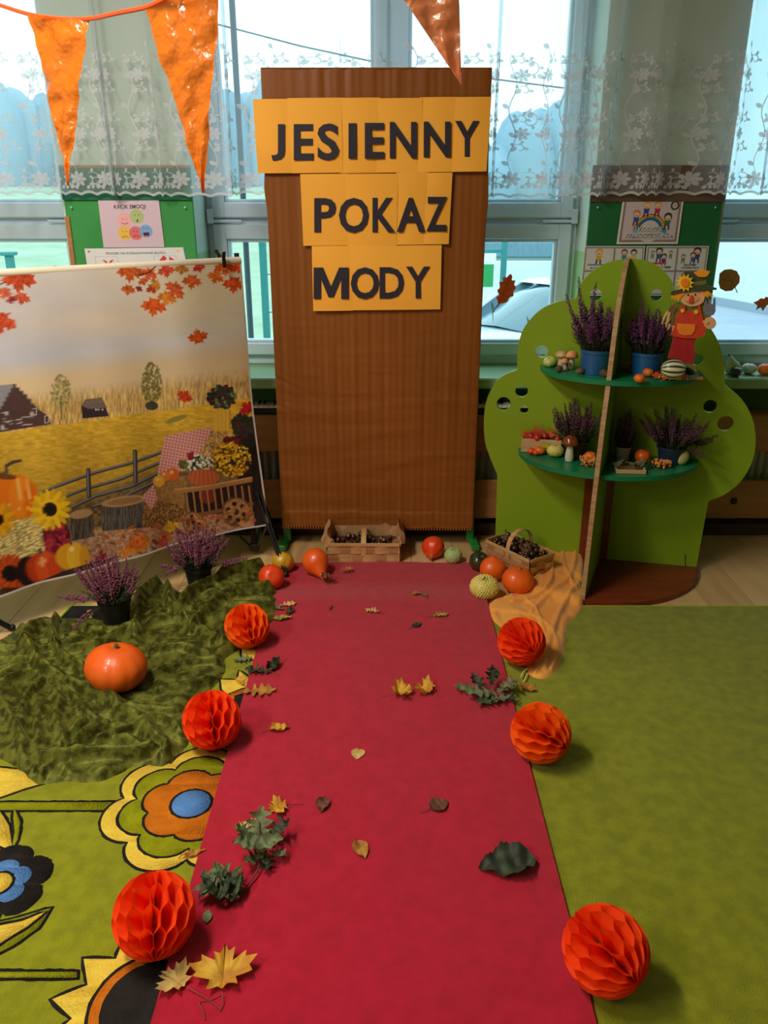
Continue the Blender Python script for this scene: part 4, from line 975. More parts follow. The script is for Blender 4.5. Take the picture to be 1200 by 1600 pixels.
# rolled top edge over the crossbar
b = MB(); b.tube([tuple(BP + BD * s + Vector((0, 0, ZT + .002))) for s in np.linspace(.0, BW, 20)], .016, 10)
part('rolled_edge', b, pm('cloth_cream', (226, 214, 190), .7), bk_, world=True)
m_blk = pm('black_stand_metal', (22, 22, 24), .4, spec=.5); m_bkp = pm('black_plastic', (16, 16, 17), .5)
def stand(c, f0, name, label):
    r = thing(name, label, 'stand', (c.x, c.y, 0))
    part('pole', MB().tube([(c.x, c.y, .03), (c.x, c.y, .6)], .0125, 10).tube([(c.x, c.y, .6), (c.x, c.y, ZT + .03)], .010, 10), m_blk, r, world=True)
    part('lower_hub', MB().box((c.x - .02, c.y - .02, .02), (c.x + .02, c.y + .02, .055), .004), m_bkp, r, world=True)
    part('collar', MB().lathe([(.012, 0), (.024, .004), (.026, .05), (.014, .056)], 14, (c.x, c.y, .36)), m_bkp, r, world=True)
    part('knob', MB().tube([(c.x + .02, c.y - .01, .39), (c.x + .055, c.y - .02, .39)], [.012, .014], 10), m_bkp, r, world=True)
    d = Vector(f0) - c; d.z = 0
    for k in range(3):
        q = (Matrix.Rotation(k * 2 * PI / 3, 3, 'Z') @ d) * (.62 if k == 1 else 1); foot = c + q; foot.z = .006; mid = c + q * .52; mid.z = .20
        side = q.normalized().cross(Vector((0, 0, 1))) * .009
        lb = MB()
        for sg in (-1, 1): lb.bar(c + q * .08 + Vector((0, 0, .375)) + side * sg, foot + side * sg * .6, .005, .018)
        lo = part('leg', lb, m_blk, r, world=True)
        part('rubber_foot', MB().ell(foot + Vector((0, 0, .006)), (.013, .013, .013), 8, 6), m_bkp, lo, world=True)
        part('brace', MB().bar(c + q * .06 + Vector((0, 0, .04)), mid, .012, .006), m_blk, r, world=True)
    return r
stand(Vector((BP.x, BP.y, 0)) - BN * .02, G(447, 902), 'backdrop_stand', 'black folding stand at the right end of the printed backdrop, beside the red carpet')
cL = Vector((-1.655, 2.455, 0)) ; stand(cL, G(20, 985), 'backdrop_stand', 'black folding stand under the far left end of the printed backdrop')
tag(solo('crossbar', 'thin black crossbar along the top of the printed backdrop', 'bar', MB().tube([tuple(BP - BN * .02 + Vector((0, 0, ZT + .004)) + BD * .005), tuple(BP - BN * .02 + BD * (BW + .02) + Vector((0, 0, ZT + .004)))], .008, 8), m_blk))
cp = bd_pt(.085, 0) + Vector((0, 0, .0))
sc_ = thing('spring_clamp', 'small black spring clamp gripping the top right of the printed backdrop', 'clamp', cp)
part('jaw', MB().bar(cp + BN * .016 + Vector((0, 0, -.018)), cp + BN * .012 + Vector((0, 0, .03)), .014, .006, up=BN).bar(cp - BN * .028 + Vector((0, 0, -.03)), cp - BN * .02 + Vector((0, 0, .03)), .014, .006, up=BN), m_bkp, sc_, world=True)
part('handle', MB().bar(cp + BN * .012 + Vector((0, 0, .020)), cp + BN * .030 + Vector((-.006, 0, .040)), .014, .006, up=BN).bar(cp - BN * .016 + Vector((0, 0, .020)), cp - BN * .03 + Vector((-.008, 0, .045)), .014, .006, up=BN), m_bkp, sc_, world=True)

# ================================================================== RUG AND RUNNER
HR = .010
def GR(x, y): p = G(x, y, HR); return (p.x, p.y)
m_rug = pm('lime_pile', (134, 138, 18), .95, (118, 122, 15), 26, 5, (.35, .65), bump=.75, bscale=210, bdist=.004, spec=.08, sheen=.2)
rug = thing('carpet', 'lime green carpet with big retro flowers on its left side', 'rug', (.9, .9, 0))
RY = 2.862
part('pile', MB().box((-1.23, -1.5, .0005), (3.0, RY, HR), .004), m_rug, rug, world=True)
def pile(n, c, c2): return pm(n, c, .95, c2, 26, 5, (.35, .65), bump=.75, bscale=210, bdist=.004, spec=.08)
m_bk = pile('black_pile', (42, 38, 36), (32, 30, 30)); m_ye = pile('yellow_pile', (226, 196, 76), (212, 178, 60)); m_or = pile('rust_orange_pile', (198, 112, 26), (182, 98, 20)); m_bl = pile('blue_pile', (92, 140, 200), (80, 126, 188)); m_lg = pile('lime_inlay_pile', (142, 146, 22), (126, 130, 18))
rj = random.Random(21)
def dense(pts, step=.012):
    out = []; n = len(pts)
    for i in range(n):
        a = Vector(pts[i]); b = Vector(pts[(i + 1) % n]); k = max(1, int((b - a).length / step))
        for j in range(k): out.append(tuple(a.lerp(b, j / k)))
    return out
def jit(pts, a=.0016): return [(x + rj.uniform(-a, a), y + rj.uniform(-a, a)) for x, y in pts]
def grow(pts, d):
    n = len(pts); ar = sum(pts[i][0] * pts[(i + 1) % n][1] - pts[(i + 1) % n][0] * pts[i][1] for i in range(n)); sg = 1 if ar > 0 else -1; out = []
    for i in range(n):
        a, b = pts[i - 1], pts[(i + 1) % n]; dx, dy = b[0] - a[0], b[1] - a[1]; l = math.hypot(dx, dy) + 1e-9; out.append((pts[i][0] + sg * dy / l * d, pts[i][1] - sg * dx / l * d))
    return out
def clipx(pts, xm): return pts
lev = [0]
def inlay(pts, mat, name, line=.0075, world_pts=False, lv=1):
    if not world_pts: pts = [GR(*p) for p in pts]
    pts = dense(pts); z = HR + .00035 * (2 * lv)
    f = lambda u, v, w: (u, v, w)
    if line: part('outline', MB().plate(jit(grow(pts, line)), .0004, lambda u, v, w: (u, v, z - .0004 + w)), m_bk, rug, world=True, sharp=180)
    part(name, MB().plate(pts, .0004, lambda u, v, w: (u, v, z + w)), mat, rug, world=True, sharp=180)
def petals(cx, cy, r, n, ph, amp=.20, pw_=.55):
    """lobed flower outline about a world point"""
    out = []
    for k in range(n * 16):
        a = 2 * PI * k / (n * 16); q = abs(math.cos((a - ph) * n / 2)); out.append((cx + r * (1 - amp + amp * q ** pw_) * math.cos(a), cy + r * (1 - amp + amp * q ** pw_) * math.sin(a)))
    return out
def star(cx, cy, r, n, ph, inner=.7):
    return [(cx + (r if k % 2 == 0 else r * inner) * math.cos(ph + PI * k / n), cy + (r if k % 2 == 0 else r * inner) * math.sin(ph + PI * k / n)) for k in range(2 * n)]
# stems
for ya, yb, x0, x1 in ((1254, 1266, -140, 190), (1519, 1528, -200, 120)):
    P = [(x0, ya), (x1, ya), (x1, yb), (x0, yb)]; inlay(P, m_lg, 'stem_motif', lv=1)
# flower A (blue eye)
c = GR(299, 1257); rA = (Vector(GR(329, 1257)) - Vector(GR(270, 1257))).length / 2
sA = (Vector(GR(300, 1175)) - Vector(GR(300, 1355))).length / 2
inlay(petals(c[0] + .01, c[1], sA * 1.06, 7, PI / 2 + .1, .22, .6), m_ye, 'yellow_petal_motif', world_pts=True, lv=2)
inlay(petals(c[0] + .01, c[1], sA * .86, 7, PI / 2 + .1, .22, .6), m_lg, 'green_petal_motif', world_pts=True, lv=3)
inlay(petals(c[0] + .005, c[1], sA * .60, 6, PI / 2 + .3, .20, .6), m_or, 'orange_petal_motif', world_pts=True, lv=4)
inlay([(c[0] + rA * math.cos(a), c[1] + rA * 1.02 * math.sin(a)) for a in np.linspace(0, 2 * PI, 40)[:-1]], m_bl, 'blue_eye_motif', world_pts=True, lv=5)
# flower B (black, blue, yellow) at the left edge
c = GR(-4, 1382); s = .120
inlay(petals(c[0], c[1], s, 6, PI / 2, .22, .6), m_bk, 'black_petal_motif', line=.003, world_pts=True, lv=2)
inlay(petals(c[0], c[1], s * .62, 6, PI / 2, .22, .6), m_bl, 'blue_petal_motif', line=0, world_pts=True, lv=3)
inlay([(c[0] + .032 * math.cos(a), c[1] + .032 * math.sin(a)) for a in np.linspace(0, 2 * PI, 30)[:-1]], m_ye, 'yellow_eye_motif', world_pts=True, lv=4)
# sunflower C at the bottom
c = GR(238, 1574); r = .20
inlay(star(c[0], c[1], r * 1.02, 13, .16, .74), m_ye, 'yellow_ray_motif', world_pts=True, lv=1.4)
inlay([(c[0] + r * .60 * math.cos(a), c[1] + r * .60 * math.sin(a)) for a in np.linspace(0, 2 * PI, 50)[:-1]], m_or, 'orange_ring_motif', world_pts=True, lv=2.4)
inlay([(c[0] + .006 + r * .52 * math.cos(a), c[1] + r * .52 * math.sin(a)) for a in np.linspace(0, 2 * PI, 50)[:-1]], m_bk, 'black_disc_motif', world_pts=True, line=.003, lv=3.4)
# sunflower D half hidden under velvet and runner
inlay([(345, 1062), (347, 1078), (362, 1090), (380, 1080), (400, 1076), (430, 1070), (400, 1064), (390, 1060), (374, 1048), (372, 1063)], m_ye, 'yellow_ray_motif', lv=1.4)
inlay([(360, 1085), (380, 1077), (430, 1075), (430, 1120), (362, 1150)], m_or, 'orange_ring_motif', lv=2)
inlay([(366, 1088), (382, 1083), (430, 1082), (430, 1120), (366, 1150)], m_bk, 'black_disc_motif', line=0, lv=2.6)
inlay([(378, 1031), (378, 1012), (430, 1014), (430, 1030)], m_ye, 'yellow_petal_motif', lv=1.2)
# leaves
inlay([(-60, 1437), (0, 1441), (30, 1434), (80, 1419), (60, 1450), (20, 1478), (0, 1488), (-60, 1510)], m_lg, 'green_leaf_motif', lv=1.2)
inlay([(-60, 1445), (0, 1447), (35, 1440), (72, 1425), (45, 1447), (20, 1462), (0, 1475), (-60, 1490)], m_ye, 'yellow_leaf_motif', lv=2)
inlay([(-60, 1262), (0, 1268), (14, 1290), (20, 1330), (0, 1322), (-60, 1300)], m_ye, 'yellow_leaf_motif', lv=1.2)
inlay([(22, 1262), (32, 1285), (28, 1312), (18, 1330), (23, 1300), (21, 1280)], m_lg, 'green_leaf_motif', lv=1.3)
inlay([(-60, 1210), (0, 1246), (40, 1232), (75, 1222), (50, 1205), (0, 1200), (-60, 1190)], m_ye, 'yellow_leaf_motif', lv=1.2)
# black corner of the rug with its lime edging
q = [GR(*p) for p in ((79, 970), (101, 945), (186, 945), (186, 990), (79, 990))]
inlay([(-1.228, 2.72), (-1.215, RY - .003), (-.85, RY - .003), (-.85, 2.72)], m_bk, 'black_corner_motif', line=0, world_pts=True, lv=1)
inlay([(136, 954), (141, 954), (146, 972), (141, 972)], pile('bright_lime_pile', (170, 190, 40), (150, 176, 30)), 'lime_line_motif', line=0, lv=2)
b = MB().box((-1.236, 2.5, .001), (-1.224, RY + .004, HR + .001), .003).box((-1.236, RY - .004, .001), (3.0, RY + .004, HR + .001), .003)
part('edge_binding', b, pm('lime_binding', (160, 172, 40), .9), rug, world=True)

m_red = pm('red_felt', (174, 17, 47), .93, (157, 12, 38), 30, 6, (.3, .7), bump=.5, bscale=260, bdist=.0015, spec=.10, sheen=.35)
yy = np.concatenate([np.linspace(-.6, 2.82, 70), np.linspace(2.83, 3.1, 24), np.linspace(3.11, 3.285, 8)])
P = []
for k, y in enumerate(yy):
    t = min(1, max(0, (y - 2.872) / .22)); z = (HR + .0045) * (1 - t * t * (3 - 2 * t)) + .004
    row = []
    for x in np.linspace(0, 1, 40):
        xx = -.449 + .0008 * y + x * (.860 - .003 * y); row.append((xx + (0), y - .004 * math.sin(x * 9) * (y > 3.27), z + .0012 * math.sin(x * 17 + y * 3) * (x > .01) * (x < .99)))
    P.append([(row[0][0], y, z - .004)] + row + [(row[-1][0], y, z - .004)])
solo('red_runner', 'long red felt runner laid down the middle towards the partition', 'runner', MB().grid(P, flip=True), m_red, (0, 1.6, 0), world=True, sharp=30)
HC = HR + .009   # top of the runner

# ================================================================== DRAPED CLOTHS
def drape(name, label, cat, outline, z0, hfun, mat, step=.006, edge=.035, extra=None):
    poly = [(G(x, y, z0).x, G(x, y, z0).y) for x, y in outline]; poly = catmull(poly, 6, True)
    xs = [p[0] for p in poly]; ys = [p[1] for p in poly]; nx = int((max(xs) - min(xs)) / step) + 3; ny = int((max(ys) - min(ys)) / step) + 3
    X, Y = np.meshgrid(np.linspace(min(xs) - step, max(xs) + step, nx), np.linspace(min(ys) - step, max(ys) + step, ny), indexing='ij')
    ins = inside(X, Y, poly); d = segdist(X, Y, poly, True); dd = np.where(ins, d, -d)
    e = np.clip(dd / edge, 0, 1); e = e * e * (3 - 2 * e) ** 1.0; e = np.sqrt(e + 1e-6) * .6 + e * .4
    Z = z0 + (.004 + hfun(X, Y)) * e
    if extra is not None: Z = Z + extra(X, Y)
    # pull the outermost ring onto the outline
    mask = dd > -step * 1.1; Z = np.where(dd < 0, z0 - .002, Z)
    loc = (sum(xs) / len(xs), sum(ys) / len(ys), z0); o = link(name, fast_grid(name, np.stack([X, Y, Z], -1), mat, off=loc, mask=mask)); o.location = loc
    return tag(o, label, cat), poly
def velvet():
    m = pm('olive_crushed_velvet', (44, 46, 15), .46, (92, 94, 37), 34, 5, (.42, .60), bump=.5, bscale=64, bdist=.004, spec=.5, sheen=.35)
    b = m.node_tree.nodes['Principled BSDF']; b.inputs['Specular Tint'].default_value = lin4((214, 222, 110)); b.inputs['Sheen Roughness'].default_value = .35; b.inputs['Sheen Tint'].default_value = lin4((200, 206, 120)); return m
vel = [(-70, 1030), (0, 1000), (28, 982), (62, 968), (100, 966), (150, 968), (196, 970), (205, 935), (232, 912), (262, 914), (286, 926), (318, 914), (345, 898), (392, 886), (412, 884), (426, 905), (434, 930), (436, 958), (428, 978), (398, 996), (376, 1014), (352, 1030), (352, 1050), (330, 1078), (300, 1092), (296, 1130), (296, 1160), (276, 1182), (252, 1200), (214, 1196), (190, 1208), (152, 1222), (100, 1222), (58, 1226), (30, 1204), (0, 1186), (-70, 1160)]
RID = [([(70, 980), (46, 1000), (48, 1030), (78, 1060), (130, 1085), (190, 1115), (240, 1150), (262, 1175)], .030, .020), ([(90, 972), (82, 1000), (100, 1030), (130, 1052)], .026, .014), ([(60, 1072), (30, 1130), (22, 1190)], .022, .012),
       ([(76, 1070), (60, 1130), (48, 1195)], .018, .012), ([(84, 1074), (90, 1130), (100, 1180)], .018, .011), ([(92, 1076), (130, 1120), (170, 1140)], .016, .010), ([(45, 1195), (110, 1192), (180, 1188), (240, 1180)], .026, .015), ([(-40, 1060), (0, 1040), (40, 1040)], .020, .014), ([(-40, 1100), (0, 1110), (30, 1160), (40, 1200)], .020, .013),
       ([(250, 915), (222, 940), (212, 975), (206, 1000)], .032, .016), ([(268, 918), (262, 950), (290, 975), (330, 1000), (350, 1010)], .032, .016), ([(410, 892), (360, 905), (310, 930), (280, 950)], .036, .018), ([(425, 925), (370, 935), (330, 955), (300, 990)], .030, .017),
       ([(430, 955), (390, 965), (350, 985), (330, 1010)], .022, .015), ([(348, 1042), (300, 1045), (250, 1060), (220, 1080)], .022, .014), ([(330, 1030), (280, 1020), (230, 1030)], .022, .012), ([(340, 1065), (290, 1080), (240, 1090)], .018, .011), ([(210, 985), (160, 990), (110, 985)], .018, .011), ([(290, 1110), (262, 1120), (200, 1110)], .016, .012), ([(292, 1150), (250, 1135), (200, 1150), (150, 1170)], .020, .012)]
RW = [([(G(x, y, HR).x, G(x, y, HR).y) for x, y in pts], h, w) for pts, h, w in RID]
def hvel(X, Y):
    n1 = vnoise(X * 2.6 + 3, Y * 2.6 + 8); n2 = vnoise(X * 4.5 + 30, Y * 4.5 + 12); n3 = vnoise(X * 9 + 2, Y * 9 + 5)
    ph = 9.0 * (X * .55 - Y * .84) + 5.2 * n1 + 1.6 * n2 + .35 * n3
    am = np.clip(vnoise(X * 6 + 50, Y * 6 + 20) * 1.7 - .25, .10, 1)
    c = .5 + .5 * np.cos(2 * PI * ph * .95); f1 = c ** 2.2
    ph2 = 15 * (X * .8 + Y * .6) + 5 * n2 + 3 * n1 + 1.2 * n3; f2 = (.5 + .5 * np.cos(2 * PI * ph2)) ** 2
    h = .006 + .042 * f1 * am + .010 * f2 * (1 - am)
    xw = X + (vnoise(X * 10, Y * 10) - .5) * .03; yw = Y + (vnoise(X * 10 + 9, Y * 10 + 3) - .5) * .03
    for pts, hh, w in RW:
        d = segdist(xw, yw, catmull(pts, 4)); h = h * (1 - .75 * np.exp(-(d / (w * 2.4)) ** 2)) + hh * 1.7 * np.exp(-(d / (w * 1.05)) ** 2)
    h = h + .0012 * (fbm(X * 40, Y * 40, 2) - .4)
    for (cx, cy, r) in PRESS: k = np.exp(-((np.hypot(X - cx, Y - cy) / r) ** 4)); h = h * (1 - k) + .006 * k
    return h
p1_, p2_, p3_ = G(178, 1062, HR), G(182, 972, HR), G(308, 912, HR)
PRESS = [(p1_.x, p1_.y, .095), (p2_.x, p2_.y, .075), (p3_.x, p3_.y, .075)]
drape('velvet_cloth', 'rumpled olive green crushed velvet cloth spread on the carpet at the left', 'cloth', vel, HR, hvel, velvet(), step=.0058)

# ================================================================== TREE-SHAPED SHELF
TL_ = Vector((.498, 3.386, 0)); TE = Vector((.975, -.221, 0)); TN = Vector((-.221, -.975, 0))
def onp(x, y, d=0.0):
    p = PLN(x, y, TL_ + TN * d, TN) - TL_; return (p.dot(TE), p.z)
def tp(s, z, d=0.0): return TL_ + TE * s + TN * d + Vector((0, 0, z))
tree = thing('tree_shelf', 'lime green tree-shaped display shelf with two green tiers and a brown base', 'shelf', TL_ + TE * .43)
m_lime = pm('lime_laminate', (136, 168, 36), .42, (130, 162, 32), 2, spec=.4); m_dist = pm('tier_green', (14, 124, 80), .35, (10, 116, 74), 3, spec=.45)
m_edge = pm('plywood_edge', (186, 146, 104), .6, (156, 116, 78), 8, stretch=(1, 1, 12)); m_maho = pm('mahogany_board', (128, 52, 28), .35, (108, 42, 22), 4, stretch=(1, 6, 6), spec=.5)
OUT = catmull([(777, 742), (766, 716), (758, 690), (756, 660), (760, 626), (774, 598), (790, 585), (808, 578)], 5)[:-1] + catmull([(808, 578), (809, 545), (818, 514), (842, 486), (870, 472), (900, 467)], 5)[:-1] + catmull([(900, 467), (908, 443), (925, 425), (952, 410), (985, 405), (1014, 409), (1036, 422), (1050, 440), (1058, 462)], 5)[:-1] + \
      catmull([(1058, 462), (1092, 490), (1118, 525), (1130, 560), (1133, 602)], 5)[:-1] + catmull([(1133, 602), (1160, 625), (1176, 655), (1181, 690), (1174, 725), (1155, 755), (1130, 774), (1107, 783)], 5) + [(1087, 893)] + [(773, 866)]
OUTP = [onp(*p) for p in OUT]; OUTP[-1] = (OUTP[-1][0], .0); OUTP[-2] = (OUTP[-2][0], .0)
HOLES = []
for hx, hy, hr in ((931, 461, 9.5), (1026, 461, 9.5), (846, 549, 10), (1090, 562, 10), (815, 611, 10), (787, 631, 11), (819, 640, 6.5), (1110, 635, 11), (1134, 662, 13), (1094, 671, 6)):
    c = onp(hx, hy); r = onp(hx + hr, hy)[0] - c[0]; HOLES.append([(c[0] + r * math.cos(a), c[1] + r * math.sin(a)) for a in np.linspace(0, 2 * PI, 25)[:-1]][::-1])
bp_ = part('back_panel', MB().plate(OUTP, .018, lambda u, v, w: tp(u, v, -w), HOLES), m_lime, tree, world=True, sharp=35)
fix_normals(bp_.data)
AX = TL_ + TE * .447; FR = Vector((.779, 2.893, 0)); TM = (FR - AX).normalized(); TS = TM.cross(Vector((0, 0, 1))).normalized()
DD = (FR - AX).length
prof = catmull([(0, 1.282), (.05, 1.265), (.12, 1.20), (.18, 1.11), (.22, 1.0), (.25, .86), (.30, .70), (.335, .55), (.365, .38), (.39, .2), (DD, .02)], 4)
prof = [(d, z) for d, z in prof] + [(.0, .02)]
dv = part('divider', MB().plate(prof, .018, lambda u, v, w: AX + TM * u + Vector((0, 0, v)) + TS * (w - .009)), m_lime, tree, world=True, sharp=35); fix_normals(dv.data)
b = MB(); pe = prof[:-1]
for i in range(len(pe) - 1):
    a0 = AX + TM * (pe[i][0] + .0008) + Vector((0, 0, pe[i][1])); a1 = AX + TM * (pe[i + 1][0] + .0008) + Vector((0, 0, pe[i + 1][1]))
    b.add([a0 - TS * .0088, a0 + TS * .0088, a1 + TS * .0088, a1 - TS * .0088], [(0, 1, 2, 3)])
part('plywood_edging', b, m_edge, tree, world=True)
ZL, ZU = .500, .857
def halfdisc(sc, a, bb, z, t, mat, name, steps=40):
    pts = [(sc + a * math.cos(q), bb * math.sin(q)) for q in np.linspace(0, PI, steps)]
    o = part(name, MB().plate(pts, t, lambda u, v, w: TL_ + TE * u + TN * (v + .001) + Vector((0, 0, z - w))), mat, tree, world=True, sharp=40); fix_normals(o.data); return o
halfdisc(.455, .310, .262, ZU, .018, m_dist, 'upper_tier'); halfdisc(.440, .362, .305, ZL, .018, m_dist, 'lower_tier')
halfdisc(.429, .432, .425, .022, .022, m_maho, 'base')
part('trunk_batten', MB().plate([(.365, .024), (.365, ZL - .02), (.485, ZL - .02), (.485, .024)], .012, lambda u, v, w: tp(u, v, .001 + w)), m_maho, tree, world=True)
for x, y0, y1 in ((790, 827, 850), (1071, 866, 890)):
    a = onp(x, y0); c = onp(x, y1); part('slot', MB().plate([(a[0] - .002, a[1]), (a[0] + .002, a[1]), (c[0] + .002, c[1]), (c[0] - .002, c[1])], .0008, lambda u, v, w: tp(u, v, .0002 + w)), pm('slot_dark', (26, 30, 10), .8), tree, world=True)
def SH(x, y, z): return G(x, y, z)

# ================================================================== GOURDS AND PUMPKINS
def sf(p, r):
    """keep a thing of radius r standing on the tiers clear of the back panel"""
    d = (p - TL_).dot(TN)
    return p + TN * (r + .004 - d) if d < r + .004 else p
def gourd_mb(r, sq=.8, ribs=10, rib=.08, neck=0.0, warts=0, wr=.1, seed=0, dimple=.18, seg=48, rings=24, lop=0.0):
    rn = random.Random(seed); P = np.zeros((seg, rings, 3)); ph0 = rn.random()
    for i in range(seg):
        a = 2 * PI * i / seg
        for j in range(rings):
            t = PI * j / (rings - 1); f = 1 - rib * (abs(math.sin(ribs * a / 2 + ph0)) ** .6 * -1 + 1) * abs(math.sin(t)) ** .5
            z = math.cos(t); rr = abs(math.sin(t)) ** .9 * f
            zz = z * sq * (1 - .0)
            if not neck: zz -= dimple * sq * math.exp(-(rr / .28) ** 2) * (1 if z > 0 else -.6)
            else:
                s_ = max(0, (z - .72) / .28); zz = sq * (z + neck * s_ ** 1.3); rr = max(rr * (1 - .25 * s_), .27 * (1 - .15 * s_)) if 0 < j and s_ > 0 else rr
            rr *= 1 + .02 * math.sin(3 * a + ph0 * 6) + lop * math.cos(a)
            P[i, j] = (rr * r * math.cos(a), rr * r * math.sin(a), zz * r)
    mb = MB().grid(P, wrapu=True, flip=True)
    if warts:
        for k in range(warts):
            z = 1 - 2 * (k + .5) / warts; a = k * 2.39996; q = math.sqrt(max(0, 1 - z * z)); s = wr * r * rn.uniform(.75, 1.25)
            mb.ell((q * r * .97 * math.cos(a), q * r * .97 * math.sin(a), z * sq * r * .97), s, 6, 4)
    return mb
def stem_mb(r, h, z, bend=.3, seed=0):
    rn = random.Random(seed); a = rn.uniform(0, 6.3)
    pts = [(bend * h * t * t * math.cos(a), bend * h * t * t * math.sin(a), z + h * t) for t in np.linspace(0, 1, 6)]
    return MB().tube(pts, [r * 1.7, r * 1.15, r, r * .9, r * .95, r * 1.15], 7)
m_or1 = pm('pumpkin_orange', (226, 84, 18), .38, (240, 110, 30), 5, 5, (.35, .7), bump=.5, bscale=38, bdist=.0015, spec=.5, coat=.15)
m_or2 = pm('pumpkin_red_orange', (218, 58, 16), .36, (234, 84, 22), 5, 5, (.35, .7), bump=.25, bscale=38, bdist=.001, spec=.5, coat=.2)
m_cork = pm('dry_stalk', (150, 120, 70), .8, (96, 74, 44), 30, bump=.5, bscale=90); m_stg = pm('green_stalk', (92, 100, 48), .7, (70, 76, 36), 30)
m_crm = pm('cream_gourd', (222, 206, 120), .45, (206, 196, 96), 8, spec=.4); m_pgr = pm('pale_green_gourd', (150, 176, 110), .5, (176, 196, 130), 12)
m_dgr = pm('dark_green_gourd', (34, 46, 26), .25, (80, 64, 26), 4, 4, (.45, .7), coat=.4); m_ylw = pm('yellow_gourd', (216, 164, 34), .4, (196, 150, 30), 5, coat=.2)
m_mini = pm('mini_pumpkin_orange', (224, 98, 24), .4, (234, 122, 40), 18); m_wht = pm('white_pumpkin_skin', (206, 220, 210), .45, (192, 208, 196), 8)
def gourd(name, label, px_, py_, rpx, mat, z=HC, sq=.8, tilt=None, stem=(.006, .014), dmin=0, smat=None, cat=None, group=None, **kw):
    p = G(px_, py_, z + .03); r = rpx * depth(p) / FPX; p = G(px_, py_, z + r * sq * .97)
    r = rpx * depth(p) / FPX
    if .45 < z < .9 and 830 < px_ + 40 and px_ < 1110 and z != .760: p = sf(p, max(r * 1.02, dmin))
    t = thing(name, label, cat or ('pumpkin' if 'pumpkin' in name else 'gourd'), p, group)
    part('skin', gourd_mb(r, sq, **kw), mat, t, sharp=180)
    if stem:
        nk = kw.get('neck', 0); part('stem', stem_mb(stem[0], stem[1], r * sq * ((1 + nk) if nk else (1 - kw.get('dimple', .18))) - .003, seed=int(px_)), smat or m_cork, t)
    if tilt: t.rotation_euler = tuple(R(v) for v in tilt)
    return t
gourd('pumpkin', 'large orange pumpkin sitting on the olive velvet cloth', 178, 1043, 48, m_or1, HR + .006, .76, (-4, 10, 20), (.008, .016), ribs=12, rib=.03, lop=.08, seed=2, dimple=.10, seg=72, rings=36)
gourd('pumpkin', 'small orange pumpkin beside the stand leg at the far left edge of the red runner', 424, 902, 20.5, m_or2, .004, .92, (60, 0, 18), (.004, .004), ribs=10, rib=.02, dimple=.08, seed=3)
gourd('gourd', 'yellow and green gourd behind the black stand leg by the green foot', 442, 878, 18, m_ylw, .002, .86, (-35, 20, 0), (.005, .012), ribs=10, rib=.05, seed=4, smat=m_dgr)
t = gourd('pumpkin', 'orange necked pumpkin lying on the far left corner of the red runner', 493, 877, 21, m_or1, HR - .004, .98, (118, 0, 28), None, ribs=9, rib=.02, neck=.55, seed=5)
r_ = .062
part('stem', stem_mb(.007, .022, .088, .2, 3), m_cork, t)
t = gourd('pumpkin', 'glossy red orange pumpkin on the wood floor right of the paper-lined basket', 677, 855, 18, m_or2, .0, .92, (118, 0, -12), None, ribs=11, rib=.04, neck=.28, seed=6)
part('stem', stem_mb(.005, .012, .060, .1, 3), m_cork, t)
gourd('gourd', 'round pale green warty gourd beside the red orange pumpkin on the floor', 708, 868, 13.5, m_pgr, .0, .9, None, (.003, .008), ribs=8, rib=.02, warts=230, wr=.10, seed=7, seg=30, rings=16)
gourd('gourd', 'dark glossy green gourd beside the right green foot of the partition', 749, 877, 16.5, m_dgr, .0, .88, (25, 20, 0), (.006, .004), ribs=10, rib=.06, seed=8)
gourd('pumpkin', 'orange pumpkin with a small nub in front of the dark green gourd', 770, 888, 20.5, m_or1, .002, .88, (6, 0, 0), (.006, .006), ribs=10, rib=.02, dimple=-.14, seed=9, smat=m_or1)
gourd('pumpkin', 'plain orange pumpkin leaning on the handled basket of chestnuts', 809, 906, 25, m_or1, .002, .82, (4, 6, 0), (.006, .010), ribs=11, rib=.025, seed=10, dimple=.08)
gourd('gourd', 'cream gourd covered with knobbly warts at the right edge of the red runner', 757, 917, 22.5, m_crm, .008, .74, (10, 0, 0), (.006, .012), ribs=8, rib=.05, warts=330, wr=.085, seed=11, smat=m_stg, seg=32, rings=18)

